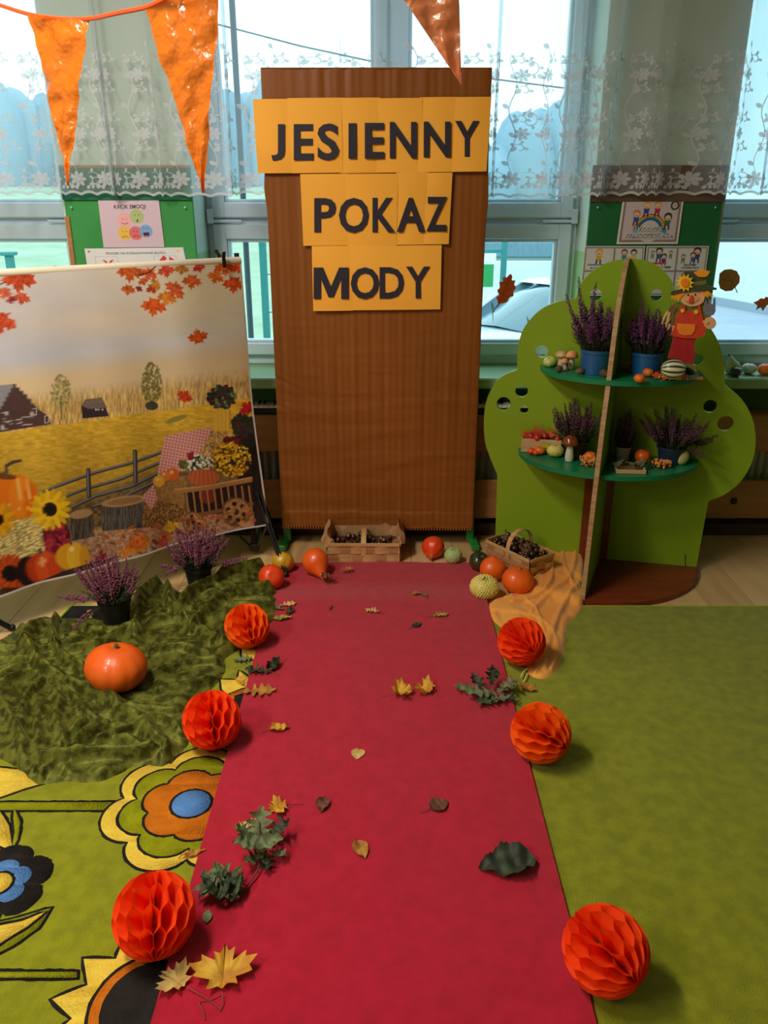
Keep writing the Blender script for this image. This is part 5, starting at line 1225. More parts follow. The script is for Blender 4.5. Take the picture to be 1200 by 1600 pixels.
# ================================================================== HONEYCOMB PAPER BALLS
def paper_mat(n, c):
    m = pm(n, c, .75, transl=.42, spec=.2); return m
m_hc = paper_mat('orange_tissue_paper', (255, 84, 22)); m_hc2 = paper_mat('light_orange_tissue_paper', (255, 112, 16))
def polev(p, dx, dy, tow):
    """axis given as seen from the camera: right, down and towards the viewer"""
    cm = (Vector((0, 0, CAMZ)) - p).normalized(); rt = Vector((0, 0, 1)).cross(cm).normalized(); dn = cm.cross(rt) * -1
    if dn.z > 0: dn = -dn
    return (rt * dx + dn * dy + cm * tow).normalized()
def honeycomb(label, px_, py_, rpx, pole, mat, z=HC, sheets=32, seed=0, long=1.0, spin=0.0):
    p = G(px_, py_, z + .08); r = rpx * depth(p) / FPX; p = G(px_, py_, z + r * .985); r = rpx * depth(p) / FPX; rn = random.Random(seed)
    ax = polev(p, *pole); q = Vector((0, 0, 1)).rotation_difference(ax).to_matrix()
    t = thing('paper_ball', label, 'paper decoration', p, 'honeycomb paper balls along the runner'); mb = MB(); nv, nr = 46, 6; gap = .02
    for k in range(sheets):
        th = spin + gap + (2 * PI - gap) * k / (sheets - 1); sg = 1 if k % 2 else -1; rad = r * rn.uniform(.985, 1.01); A = PI / sheets * .94; P = np.zeros((nv, nr, 3))
        for i in range(nv):
            ph = PI * (i / (nv - 1)); w = math.sin(ph * 6.0 + .25); w = max(-1, min(1, w * 1.9)); wob = .035 * math.sin(ph * 2.5 + k * .35 + seed)
            for j in range(nr):
                f = .06 + .94 * (j / (nr - 1)) ** .7; a = th + sg * A * w * min(1, .35 + f) + wob * f
                rr = rad * f * math.sin(ph) ** .92; v = Vector((rr * math.cos(a), rr * math.sin(a), rad * long * math.cos(ph) * (.62 + .38 * f))); P[i, j] = q @ v
        mb.grid(P)
    part('tissue_sheets', mb, mat, t, sharp=180)
    b = MB()
    for sg in (-1, 1): b.lathe([(0, sg * r * long * 1.0), (.005, sg * r * long * .985), (.007, sg * r * long * .95)], 10, (0, 0, 0), q)
    part('end_disc', b, mat, t); return t
def pole(dx, dy, tow): return (dx, dy, tow)
honeycomb('lighter orange honeycomb paper ball on the left, farthest along the runner by the velvet', 386, 978, 35, pole(.25, .85, .38), m_hc2, HR + .006, seed=1)
honeycomb('orange honeycomb paper ball on the left, between the velvet cloth and the runner', 331, 1125, 45.5, pole(.08, .95, .28), m_hc, HR + .002, seed=2)
honeycomb('large orange honeycomb paper ball nearest the camera on the left', 241, 1430, 64, pole(-.12, .96, .22), m_hc, HR, seed=3, spin=-1.6)
honeycomb('orange honeycomb paper ball lying on the thin orange cloth', 815, 1002, 37.5, pole(.60, .48, .64), m_hc, HR + .008, seed=4)
honeycomb('orange honeycomb paper ball in the middle of the right side, half over the runner edge', 845, 1145, 46.5, pole(.88, .40, .20), m_hc2, HC - .004, seed=5, spin=2.2)
honeycomb('large orange honeycomb paper ball nearest the camera on the right', 946, 1484, 66, pole(.80, .52, .30), m_hc, HC - .004, seed=6, spin=.8)

# ================================================================== BASKETS
m_spl = pm('pale_wood_splint', (206, 166, 112), .55, (184, 140, 88), 6, stretch=(1, 1, 14), bump=.1, bscale=60); m_spd = pm('tan_wood_splint', (190, 138, 96), .55, (168, 116, 76), 6, stretch=(1, 1, 14))
def basket(label, c, L, Wd, H, yaw, handle=.10, htilt=0, rows=3, m1=None, m2=None):
    t = thing('chip_basket', label, 'basket', c); m1 = m1 or m_spl; m2 = m2 or m_spd; th = .0022
    part('bottom', MB().box((-L / 2 + .004, -Wd / 2 + .004, .001), (L / 2 - .004, Wd / 2 - .004, .005)), m2, t)
    sides = [((-L / 2, -Wd / 2), (L / 2, -Wd / 2)), ((L / 2, -Wd / 2), (L / 2, Wd / 2)), ((L / 2, Wd / 2), (-L / 2, Wd / 2)), ((-L / 2, Wd / 2), (-L / 2, -Wd / 2))]
    rh = H / (rows + .25)
    for s, (a, b) in enumerate(sides):
        a = Vector((a[0], a[1], 0)); b = Vector((b[0], b[1], 0)); d = b - a; ln = d.length; d.normalize(); n = Vector((d.y, -d.x, 0)); nv = max(3, int(round(ln / .052))) ; w = ln / nv
        for k in range(nv):   # uprights
            P = []
            for j in range(rows * 6 + 1):
                z = H * j / (rows * 6); off = .0022 * math.cos(PI * (z / rh - .5 + k)) * (1 if z < H * .98 else 0); P.append([a + d * (w * (k + .08)) + n * off + Vector((0, 0, z)), a + d * (w * (k + .92)) + n * off + Vector((0, 0, z))])
            mb = MB().grid(P); m = MB().grid([[q_ - n * th for q_ in row] for row in P], flip=True); mb.add(m.v, m.f); part('upright_splint', mb, m2, t, sharp=180)
        for r_ in range(rows):   # woven bands
            P = []; m_ = nv * 8
            for i in range(m_ + 1):
                x = ln * i / m_; off = .0034 * math.cos(PI * (x / w - .5 + 0) + PI * (r_ % 2)) * -1 if 0 < i < m_ else .002; base = a + d * x + n * (off + .002); z0 = r_ * rh + .001; P.append([base + Vector((0, 0, z0)), base + Vector((0, 0, z0 + rh * .93))])
            mb = MB().grid(P, flip=True); m = MB().grid([[q_ - n * th for q_ in row] for row in P]); mb.add(m.v, m.f); part('woven_splint', mb, (m1, m2)[(r_ + s) % 2] if rows > 2 else m1, t, sharp=180)
        part('rim', MB().bar(a + n * .004 + Vector((0, 0, H - .004)), b + n * .004 + Vector((0, 0, H - .004)), .005, .015), m1, t)
    if handle:
        P = []; wv = .011
        for i in range(25):
            q_ = PI * i / 24; y = -math.cos(q_) * (Wd / 2 + .004); z = H * .55 + (H * .45 + handle) * math.sin(q_) ** .62 if 0 < i < 24 else H * .35; P.append([(-wv, y, z), (wv, y, z)])
        mb = MB().grid(P); mb2 = [(x, y * .985, z - .0025) for x, y, z in mb.v]; n0 = len(mb.v); f0 = list(mb.f); mb.add(mb2, [f[::-1] for f in f0])
        part('handle', mb, m1, t, sharp=180)
    t.rotation_euler = (0, 0, yaw); return t
m_nut = pm('chestnut_shell', (62, 30, 18), .22, (44, 20, 14), 10, coat=.5); m_con = pm('pine_cone_scales', (84, 58, 40), .8, (120, 90, 64), 20)
nut_me = MB().ell((0, 0, 0), (.0125, .012, .010), 12, 8).mesh('shell', m_nut, 180); cap_me = MB().ell((0, 0, -.005), (.008, .0078, .0062), 10, 6).mesh('pale_base', pm('chestnut_base', (150, 116, 84), .7), 180)
def nuts(c, L, Wd, z, yaw, n, label, grp, seed):
    rn = random.Random(seed); M = Matrix.Rotation(yaw, 3, 'Z'); done = []
    for k in range(n * 30):
        if len(done) >= n: break
        p = Vector((rn.uniform(-L / 2, L / 2), rn.uniform(-Wd / 2, Wd / 2), z + rn.choice((0, .008, .018)) ))
        if any((p - q).length < .0215 for q in done): continue
        done.append(p); t = thing('chestnut', label, 'chestnut', Vector(c) + M @ p, grp)
        link('shell', nut_me, t); link('pale_base', cap_me, t); t.rotation_euler = (rn.uniform(0, 6), rn.uniform(0, 6), rn.uniform(0, 6)); s = rn.uniform(.95, 1.15); t.scale = (s, s, s)
def cone_me(r, seed=0):
    mb = MB(); rn = random.Random(seed)
    for k in range(46):
        z = 1 - 2 * (k + .5) / 46; a = k * 2.39996; q = math.sqrt(1 - z * z); c = Vector((q * math.cos(a), q * math.sin(a), z * 1.2)) * r * .62; d = Vector((q * math.cos(a), q * math.sin(a), z * .4 + .3)).normalized(); M = Vector((0, 0, 1)).rotation_difference(d).to_matrix(); mb.ell(c, (r * .34, r * .34, r * .14), 6, 4, Matrix.Rotation(.5, 3, 'X') @ M)
    mb.ell((0, 0, 0), (r * .55, r * .55, r * .8), 8, 6); return mb
# basket 1 in front of the partition
b1c = Vector((-.088, 3.375, .0)); basket('chip basket lined with crumpled brown paper in front of the partition', b1c, .315, .165, .088, R(-1), .030, rows=2)
# crumpled liner
rn = np.random.RandomState(3); t = thing('paper_liner', 'crumpled brown paper lining the basket in front of the partition', 'paper', b1c + Vector((0, 0, .01)))
P = []; nu_ = 120
for i in range(nu_):
    a = 2 * PI * i / nu_; ex = lambda hx, hy: (hx * np.sign(math.cos(a)) * abs(math.cos(a)) ** .35, hy * np.sign(math.sin(a)) * abs(math.sin(a)) ** .35); row = []
    cornr = max(0, abs(math.cos(a)) - .75) * 4; up = .018 + .042 * cornr * (1.1 if math.cos(a) > 0 else .9) + .008 * math.sin(a > 0)
    frontal = 1 if math.sin(a) < -.5 and abs(math.cos(a)) < .62 else 0
    for j, (f, z) in enumerate(((.80, .015), (.93, .03), (.96, .055), (.965, .078), (.985, .084 + up * (.4 if not frontal else .05)), (1.04, .088 + up * (1 if not frontal else .0)), (1.13, .084 + up * (.7 if not frontal else -.1)), (1.20 if not frontal else 1.09, .07 + up * .3 if not frontal else .086))):
        x, y = ex(.152 * f, .078 * (f if j < 5 else 1 + (f - 1) * (.9 if not frontal else .5)))
        nz = .012 * (vnoise(np.array(i * .35), np.array(j * 1.1 + 3)) - .5) * (j > 3) * (1 + cornr); row.append((x + float(nz), y + float(nz) * .8 * (1 if not frontal else 0), z - .01 + float(.022 * (vnoise(np.array(i * .28 + 9), np.array(j * .9)) - .5) * (j > 4) * (1 + cornr) * (0.2 if frontal else 1))))
    P.append(row)
part('paper', MB().grid(P, wrapu=True), pm('brown_kraft_paper', (186, 142, 96), .7, (166, 122, 80), 6, bump=.4, bscale=30, bdist=.003, transl=.15), t, sharp=18)
nuts(b1c, .25, .11, .062, 0, 34, 'dark brown chestnut in the paper-lined basket', 'chestnuts in the paper-lined basket', 4)
b = MB().box((-.14, -.066, .006), (.14, .066, .064)); solo('basket_filling', 'heap of dark conkers filling the paper-lined basket', 'chestnuts', b, m_nut, b1c, kind='stuff')
# basket 2 on the tree base
H2 = .088; zb2 = .0225; cr = [G(x, y, zb2 + H2) for x, y in ((765, 845), (790, 832), (862, 861), (834, 878))]
c2 = sum(cr, Vector()) / 4; c2.z = zb2; dL = (cr[3] - cr[0]); yaw2 = math.atan2(dL.y, dL.x); L2 = (dL.length + (cr[2] - cr[1]).length) / 2; W2 = min(.17, ((cr[1] - cr[0]).length + (cr[2] - cr[3]).length) / 2)
basket('chip basket of chestnuts with an arched handle beside the tree shelf', c2, L2, W2, H2, yaw2, .078, rows=3)
b = MB().box((-L2 / 2 + .01, -W2 / 2 + .01, .006), (L2 / 2 - .01, W2 / 2 - .01, .068)); o = solo('basket_filling', 'heap of glossy conkers filling the arched-handle basket', 'chestnuts', b, m_nut, c2, kind='stuff'); o.rotation_euler = (0, 0, yaw2)
nuts(c2, L2 - .04, W2 - .04, .076, yaw2, 62, 'glossy chestnut heaped in the arched-handle basket', 'chestnuts in the arched-handle basket', 9)
rn = random.Random(5)
for k, (dx, dy) in enumerate(((-.085, .0), (.03, .015), (.07, -.03))):
    o = solo('pine_cone', ('left brown cone on the chestnuts', 'middle brown cone behind the basket handle', 'right brown cone on the chestnuts')[k], 'pine cone', cone_me(.02, k), m_con, c2 + Matrix.Rotation(yaw2, 3, 'Z') @ Vector((dx, dy, .094)))
    o.rotation_euler = (1.2, .4 * k, k)

# ------------------------------------------------------------------ orange gauze
m_gz = pm('orange_gauze', (255, 178, 78), .8, (250, 160, 58), 5, sheen=.3, transl=.2, bump=.15, bscale=300)
gz = [(846, 852), (868, 848), (905, 856), (911, 880), (911, 942), (903, 962), (886, 980), (884, 1010), (876, 1040), (858, 1060), (838, 1062), (822, 1052), (822, 1030), (800, 1000), (776, 978), (762, 962), (764, 944), (788, 934), (818, 918), (840, 900), (838, 875)]
GZR = [([(850, 856), (862, 900), (850, 930), (800, 945)], .020, .010), ([(900, 862), (890, 910), (850, 940), (830, 960)], .018, .012), ([(905, 920), (880, 950), (860, 1000), (850, 1050)], .022, .012), ([(770, 958), (810, 962), (850, 975), (870, 1010), (862, 1050)], .018, .012), ([(880, 858), (880, 890), (900, 930)], .016, .008), ([(790, 938), (830, 945), (850, 990)], .016, .009), ([(835, 1055), (850, 1040), (868, 1035)], .014, .006)]
GZW = [([(G(x, y, HR).x, G(x, y, HR).y) for x, y in pts], h, w) for pts, h, w in GZR]
def hgz(X, Y):
    h = .004 + .012 * np.clip(1 - np.abs(2 * fbm(X * 9 + 3, Y * 6 + 2, 3) / .875 - 1) * 2.6, 0, 1)
    for pts, hh, w in GZW: h = np.maximum(h, hh * np.exp(-(segdist(X, Y, catmull(pts, 4)) / w) ** 2) + h * .4)
    return h
def ontree(X, Y):
    rx = (X - TL_.x) * TE.x + (Y - TL_.y) * TE.y; ry = (X - TL_.x) * TN.x + (Y - TL_.y) * TN.y
    q = ((rx - .429) / .445) ** 2 + (np.maximum(ry, 0) / .435) ** 2; return .017 * np.clip((1.10 - q) / .12, 0, 1)
drape('gauze_scarf', 'thin orange gauze cloth trailing from the basket past the tree shelf', 'cloth', gz, HR - .003, hgz, m_gz, step=.005, edge=.018, extra=ontree)
p = G(826, 1056, HR + .02)
solo('cloth_ties', 'pale yellow ties at the end of the orange gauze', 'ribbon', MB().tube(catmull([tuple(G(x, y, HR + .012)) for x, y in ((824, 1044), (818, 1050), (814, 1058))], 4), .0022, 5).tube(catmull([tuple(G(x, y, HR + .010)) for x, y in ((824, 1052), (821, 1060), (817, 1066))], 4), .0022, 5), pm('pale_yellow_ribbon', (236, 214, 110), .6), p, world=True)

# ================================================================== HEATHER PLANTS
m_soil = pm('potting_soil', (30, 24, 18), .95); m_hgr = pm('heather_green', (58, 70, 40), .8, (40, 54, 30), 40); m_hst = pm('heather_stem', (74, 56, 40), .8)
HCOL = {'pink': pm('heather_pink', (158, 88, 116), .75, (116, 58, 84), 60), 'purple': pm('heather_purple', (122, 58, 116), .75, (92, 44, 96), 60), 'dusk': pm('heather_dusky', (112, 66, 92), .8, (84, 46, 70), 60)}
def heather(name, label, c, potr, poth, potmat, H, spread, n, col, seed, group='potted heathers', lean=(0, 0), droopers=(), pot_taper=.8, fr=.0046, dens=1.0):
    t = thing(name, label, 'plant', c, group); rn = random.Random(seed)
    part('pot', MB().lathe([(0, .002), (potr * pot_taper, 0), (potr * pot_taper, .004), (potr, poth), (potr * 1.05, poth), (potr * 1.05, poth * .88), (potr * 1.0, poth * .87)][:4] + [(potr * 1.04, poth * .86), (potr * 1.05, poth), (potr * .96, poth), (potr * .94, poth - .015), (0, poth - .015)], 32), potmat, t)
    part('soil', MB().lathe([(0, poth - .012), (potr * .94, poth - .014)], 20), m_soil, t)
    fo = MB()
    for k in range(int(150 * dens)):
        a = rn.uniform(0, 2 * PI); q = rn.random() ** .5; h = rn.uniform(.15, .45) * H; x0 = (q * potr * .8 * math.cos(a), q * potr * .8 * math.sin(a), poth - .01)
        e = (x0[0] + math.cos(a) * q * spread * .55, x0[1] + math.sin(a) * q * spread * .55, poth + h)
        fo.tube([x0, ((x0[0] + e[0]) / 2, (x0[1] + e[1]) / 2, poth + h * .6), e], [.0012, .0016, .0008], 3, False)
        for j in range(9):
            f = rn.uniform(.25, 1); p = Vector(x0).lerp(Vector(e), f); d = Vector((rn.uniform(-1, 1), rn.uniform(-1, 1), rn.uniform(0, 1))) * .009; w = Vector((d.y, -d.x, .002)) * .22; fo.add([p - w, p + w, p + d], [(0, 1, 2)])
    part('foliage', fo, m_hgr, t, kind='stuff', sharp=180)
    ends = []
    for k in range(n):
        a = 2 * PI * (k * .618 % 1) + rn.uniform(-.3, .3); q = ((k + .5) / n) ** .55; h = H * rn.uniform(.66, 1.05) * (1 - .35 * q * q); ends.append((Vector((math.cos(a) * q * spread + lean[0] * h, math.sin(a) * q * spread + lean[1] * h, poth + h)), a, q))
    for d in droopers: ends.append((Vector(d), math.atan2(d[1], d[0]), 1.0))
    for e, a, q in ends:
        s0 = Vector((math.cos(a) * q * potr * .6, math.sin(a) * q * potr * .6, poth - .01)); mid = s0.lerp(e, .5) + Vector((math.cos(a), math.sin(a), 0)) * q * spread * .18 + Vector((0, 0, abs(e.z - poth) * .06 + (.02 if e.z < poth else 0)))
        pts = [((1 - u) ** 2) * s0 + 2 * u * (1 - u) * mid + u * u * e for u in np.linspace(0, 1, 9)]
        mb = MB(); mb.cur = 0; mb.tube(pts, [.0014] * 6 + [.0011, .0008, .0004], 4, False); mb.cur = 1
        L = (e - s0).length; nf = int(L / .0030 * 1.15 * dens); st = .34
        for j in range(nf):
            u = st + (1 - st) * (j + rn.random()) / nf; p = ((1 - u) ** 2) * s0 + 2 * u * (1 - u) * mid + u * u * e
            if u > .95: r = fr * .5
            else: r = fr * (1.15 - .6 * (u - st) / (1 - st))
            g = rn.uniform(0, 2 * PI); tw = (mid.lerp(e, u) - s0.lerp(mid, u)).normalized(); o1 = tw.orthogonal().normalized(); o2 = tw.cross(o1); d = (o1 * math.cos(g) + o2 * math.sin(g)); p = p + d * r * 1.25; ax = (d * .8 + tw * .7).normalized() * r * 1.6; b1 = ax.orthogonal().normalized() * r * .75; b2 = ax.cross(b1).normalized() * r * .75
            mb.add([p - ax * .5, p + b1, p + b2, p - b1, p - b2, p + ax], [(0, 2, 1), (0, 3, 2), (0, 4, 3), (0, 1, 4), (5, 1, 2), (5, 2, 3), (5, 3, 4), (5, 4, 1)])
        part('flower_spike', mb, [m_hst, HCOL[col]], t, sharp=180)
    return t
m_pblk = pm('black_plastic_pot', (26, 24, 24), .45); m_pblu = pm('blue_glazed_pot', (20, 84, 140), .4, coat=.15); m_pgry = pm('grey_pot', (150, 146, 140), .6); m_pdbl = pm('dark_blue_pot', (28, 44, 66), .4)
p = G(183, 973, HR); heather('potted_heather', 'pink heather in a black pot on the velvet cloth, left of the two', (p.x, p.y, HR + .004), .058, .095, m_pblk, .185, .125, 34, 'pink', 1, 'potted heathers on the velvet', lean=(-.12, 0), droopers=((-.20, -.03, .12), (-.11, -.14, .045), (-.18, .02, .10)))
p = G(312, 915, HR); heather('potted_heather', 'dusky pink heather in a black pot under the right end of the printed backdrop', (p.x, p.y, HR + .004), .056, .085, m_pblk, .175, .135, 36, 'pink', 2, 'potted heathers on the velvet', droopers=((.21, -.02, .13), (-.15, -.03, .10), (-.12, -.06, .07), (.18, .03, .11)))
def onshelf(x, y, z): p = G(x, y, z); return p
ZUt, ZLt = ZU + .001, ZL + .001
p = onshelf(934, 573, ZUt); heather('potted_heather', 'purple heather in a blue pot on the upper tier, left of the divider', (.822, 3.19, ZUt), .060, .092, m_pblu, .20, .105, 36, 'purple', 3, 'potted heathers on the tree shelf', lean=(-.14, 0), pot_taper=.9, droopers=((-.10, -.03, .365), (-.14, -.02, .30), (-.03, -.02, .345), (.055, -.03, .31)))
heather('potted_heather', 'purple heather in a blue pot on the upper tier, between divider and scarecrow', (1.013, 3.17, ZUt), .060, .085, m_pblu, .17, .085, 32, 'purple', 4, 'potted heathers on the tree shelf', lean=(-.05, 0), pot_taper=.9, droopers=((-.045, -.02, .285), (.02, -.01, .25), (.08, -.02, .25)))
heather('potted_heather', 'dusky heather in a dark pot on the lower tier, left of the divider', (.785, 3.235, ZLt), .052, .075, m_pblk, .17, .11, 24, 'dusk', 5, 'potted heathers on the tree shelf', lean=(-.1, 0))
heather('potted_heather', 'slim heather in a light grey pot on the lower tier, right of the divider', (.964, 3.185, ZLt), .030, .060, m_pgry, .17, .040, 12, 'dusk', 6, 'potted heathers on the tree shelf', pot_taper=.8)
heather('potted_heather', 'wide dusky heather in a dark blue pot on the lower tier, far right', (1.15, 3.16, ZLt), .056, .070, m_pdbl, .16, .14, 26, 'dusk', 7, 'potted heathers on the tree shelf', droopers=((.17, -.02, .12), (.15, -.03, .10), (.10, -.10, .055)))

# ================================================================== SMALL THINGS ON THE TREE SHELF
def put(x, y, z, r=.024): return sf(G(x, y, z), r)
def sg(name, label, x, y, rpx, mat, z, group=None, **kw): return gourd(name, label, x, y, rpx, mat, z, group=group, **kw)
gourd('gourd', 'pale yellow-green patty pan squash at the left end of the upper tier', 859, 565, 10.5, pm('pattypan_skin', (206, 208, 130), .45, (160, 182, 84), 9), ZUt, .72, (18, -12, 0), (.0025, .005), ribs=9, rib=.10, seed=21, smat=m_stg, seg=36, rings=18)
def mushroom(name, label, base, h, capr, m_cap, m_stem, lean=(0, 0), flat=.55):
    t = thing(name, label, 'mushroom', base); part('stem', MB().lathe([(0, 0), (capr * .50, .001), (capr * .56, h * .18), (capr * .42, h * .45), (capr * .34, h * .72), (0, h * .78)], 18), m_stem, t)
    part('cap', MB().lathe([(0, h * .64), (capr * .8, h * .62), (capr, h * .66), (capr * .98, h * .74), (capr * .78, h * .9), (capr * .42, h * .985), (0, h)], 24), m_cap, t, sharp=180); t.rotation_euler = (lean[0], lean[1], 0); return t
m_mst = pm('mushroom_ivory', (206, 192, 160), .6, (170, 150, 120), 20); m_mcap = pm('mushroom_orange_cap', (206, 110, 56), .5, (226, 190, 130), 14); m_mtan = pm('mushroom_tan_cap', (206, 176, 120), .55, (170, 140, 90), 14)
mushroom('mushroom_figurine', 'ornament mushroom with an orange cap on the upper tier', put(892, 577, ZUt), .074, .024, m_mcap, m_mst)
mushroom('mushroom_figurine', 'smaller ornament mushroom with an orange-brown cap on the upper tier', put(883, 579, ZUt), .050, .015, m_mcap, m_mst, (.05, -.12))
mushroom('mushroom_figurine', 'pale tan capped ornament mushroom behind the orange-capped pair', put(877, 569, ZUt, .028), .066, .027, m_mtan, m_mst)
for k, (x, y, r, lb) in enumerate(((873, 577, .018, 'brown cone beside the patty pan squash on the upper tier'), (907, 580, .018, 'dark brown cone right of the ornament mushrooms'), (929, 580, .019, 'greenish brown cone below the blue pot, left of the divider'), (943, 584, .019, 'brown cone touching the front edge of the divider on the upper tier'))):
    p = put(x, y + 4, ZUt, r); p.z = ZUt + r * .62; o = solo('pine_cone', lb, 'pine cone', cone_me(r, k + 3), m_con if k != 2 else pm('green_cone', (96, 90, 54), .8, (120, 100, 66), 20), p); o.rotation_euler = (1.3, .2, k * 1.3)
p = put(984, 580, ZUt); mb = MB()
for k in range(160): z = 1 - 2 * (k + .5) / 160; a = k * 2.4; q = math.sqrt(1 - z * z); d = Vector((q * math.cos(a), q * math.sin(a), z)); mb.tube([d * .008, d * .021], [.0022, .0010], 4)
solo('pompon', 'fluffy mustard pompon right of the divider on the upper tier', 'pompon', mb, pm('mustard_wool', (176, 124, 34), .95, (150, 96, 26), 40), (p.x, p.y, ZUt + .020), sharp=180)
gourd('pumpkin', 'miniature orange pumpkin lying front on the upper tier, right of the divider', 999, 591, 8.5, m_mini, ZUt, .8, (8, 0, 0), (.002, .005), ribs=10, rib=.10, seed=31, seg=36, rings=16)
gourd('pumpkin', 'miniature orange pumpkin behind another, in front of the blue pot', 1013, 582, 8.5, m_mini, ZUt, .8, (0, 8, 0), (.002, .006), ribs=10, rib=.10, seed=32, seg=36, rings=16)
gourd('gourd', 'white and dark green striped gourd at the scarecrow feet', 1051, 574, 17, None, ZUt, .66, (0, 10, 20), (.002, .004), ribs=11, rib=.12, seed=33) if 0 else None
def stripes():
    m = pm('striped_gourd_skin', (206, 204, 160), .4, coat=.15); N = m.node_tree.nodes; Lk = m.node_tree.links; tc = N.new('ShaderNodeTexCoord'); s = N.new('ShaderNodeSeparateXYZ'); Lk.new(tc.outputs['Object'], s.inputs[0])
    a = N.new('ShaderNodeMath'); a.operation = 'ARCTAN2'; Lk.new(s.outputs[1], a.inputs[0]); Lk.new(s.outputs[0], a.inputs[1]); b = N.new('ShaderNodeMath'); b.operation = 'MULTIPLY'; b.inputs[1].default_value = 10; Lk.new(a.outputs[0], b.inputs[0])
    c = N.new('ShaderNodeMath'); c.operation = 'SINE'; Lk.new(b.outputs[0], c.inputs[0]); r = N.new('ShaderNodeValToRGB'); r.color_ramp.elements[0].position = .25; r.color_ramp.elements[1].position = .45; r.color_ramp.elements[0].color = lin4((44, 60, 40)); r.color_ramp.elements[1].color = lin4((208, 206, 166))
    d = N.new('ShaderNodeMath'); d.operation = 'MULTIPLY_ADD'; d.inputs[1].default_value = .5; d.inputs[2].default_value = .5; Lk.new(c.outputs[0], d.inputs[0]); Lk.new(d.outputs[0], r.inputs[0]); Lk.new(r.outputs[0], N['Principled BSDF'].inputs['Base Color']); return m
gourd('gourd', 'white and dark green striped gourd lying at the scarecrow feet', 1052, 577, 15.5, stripes(), ZUt, 1.22, (0, 90, -10), None, ribs=10, rib=.10, seed=33, dimple=.08)
m_mo = pm('orange_silk_leaf', (222, 84, 26), .7, (196, 50, 24), 20, transl=.2); m_mr = pm('red_silk_leaf', (206, 50, 26), .7, (226, 100, 40), 20, transl=.2); m_my = pm('yellow_silk_leaf', (214, 196, 40), .7, (180, 190, 60), 20, transl=.2)
def flatleaf(outline, size, mat, name='blade', thick=.0006, wave=.10):
    mb = MB(); f = lambda u, v, w: Vector((u * size, v * size, w + wave * size * (math.sin(3 * u) * .5 + u * u - .4 * v * v))); mb.plate(outline, thick, f); return mb
MAP = maple_pts(0, 0, 1, 180); MAP = [(x, y) for x, y in MAP]
m_bo = pm('orange_berries', (222, 122, 62), .35, (236, 170, 120), 30); m_by = pm('amber_berries', (226, 160, 50), .35, (200, 90, 40), 30); m_tw = pm('brown_twig', (92, 66, 44), .8)
def berries(name, label, c, n, spread, mats, seed, flat=.35):
    t = thing(name, label, 'berries', c); rn = random.Random(seed); st = MB(); bs = [MB(), MB()]
    for k in range(n):
        a = rn.uniform(0, 6.3); q = rn.random() ** .5; e = Vector((math.cos(a) * q * spread[0], math.sin(a) * q * spread[1], .004 + rn.random() * spread[2])); st.tube([(0, 0, .004), tuple(e * .5 + Vector((0, 0, .004))), tuple(e)], .0006, 3); bs[k % 2].ell(e, rn.uniform(.0038, .0050), 7, 5)
    part('twigs', st, m_tw, t)
    part('berry_cluster', bs[0], mats[0], t, kind='stuff'); part('berry_cluster', bs[1], mats[1], t, kind='stuff'); return t
berries('berry_sprig', 'string of orange and yellow berries along the front of the upper tier', put(1052, 594, ZUt), 90, (.055, .018, .014), (m_bo, m_by), 1)
for k, (x, y, s, m, lb) in enumerate(((1026, 588, .022, m_mo, 'orange silk leaf by the mini pumpkins on the upper tier'), (1034, 584, .020, m_mr, 'red-orange silk leaf before the striped gourd on the upper tier'), (1036, 593, .018, m_mo, 'small orange silk leaf at the front edge of the upper tier'))):
    o = solo('silk_leaf', lb, 'leaf', flatleaf(MAP, s, m), m, put(x, y, ZUt + .014)); o.rotation_euler = (.9 - .3 * k, .2 * k, k * 1.7)
# lower tier
cb = thing('wooden_crate', 'small pale wooden crate with apples and leaves at the left end of the lower tier', 'crate', (0, 0, 0)); k0 = G(813, 702, ZLt); k1 = G(874, 708, ZLt); d = (k1 - k0); cb.location = sf(k0.lerp(k1, .5) + Vector((.01, .02, 0)), .028); ln = d.length; yaw = math.atan2(TE.y, TE.x)
m_cr = pm('crate_pine', (206, 176, 128), .6, (184, 150, 104), 5, stretch=(2, 2, 16))
for a, b, nm in (((-ln / 2, -.028, 0), (ln / 2, -.023, .058), 'front_board'), ((-ln / 2, .023, 0), (ln / 2, .028, .058), 'back_board'), ((-ln / 2, -.023, 0), (-ln / 2 + .005, .023, .058), 'end_board'), ((ln / 2 - .005, -.023, 0), (ln / 2, .023, .058), 'end_board'), ((-ln / 2, -.023, 0), (ln / 2, .023, .004), 'bottom_board')):
    part(nm, MB().box(a, b, .001), m_cr, cb)
part('moss_filling', MB().box((-ln / 2 + .006, -.022, .005), (ln / 2 - .006, .022, .050), .004), pm('dark_moss', (44, 30, 26), .9, (60, 40, 30), 60, bump=.8, bscale=200), cb)
cb.rotation_euler = (0, 0, yaw)
m_app = pm('red_apple', (160, 24, 34), .25, (190, 50, 40), 12, coat=.4)
def inc(u, v, z): return cb.location + Matrix.Rotation(yaw, 3, 'Z') @ Vector((u, v, z))
for k, (u, v, z, r, lb) in enumerate(((-.045, -.01, .066, .016, 'small red apple at the left of the wooden crate'), (-.018, -.016, .062, .018, 'shiny red apple at the front middle of the wooden crate'), (.012, .008, .064, .015, 'small red apple behind the yellow leaf in the crate'), (.066, -.014, .060, .015, 'red apple at the right end of the wooden crate'))):
    t = thing('apple', lb, 'apple', inc(u, v, z), 'apples in the wooden crate'); part('skin', gourd_mb(r, .9, ribs=5, rib=.02, seed=k, seg=24, rings=14), m_app, t, sharp=180); part('stem', stem_mb(.001, .008, r * .7, .3, k), m_tw, t); t.rotation_euler = (.4, .3 * k, 0)
SPK = [];
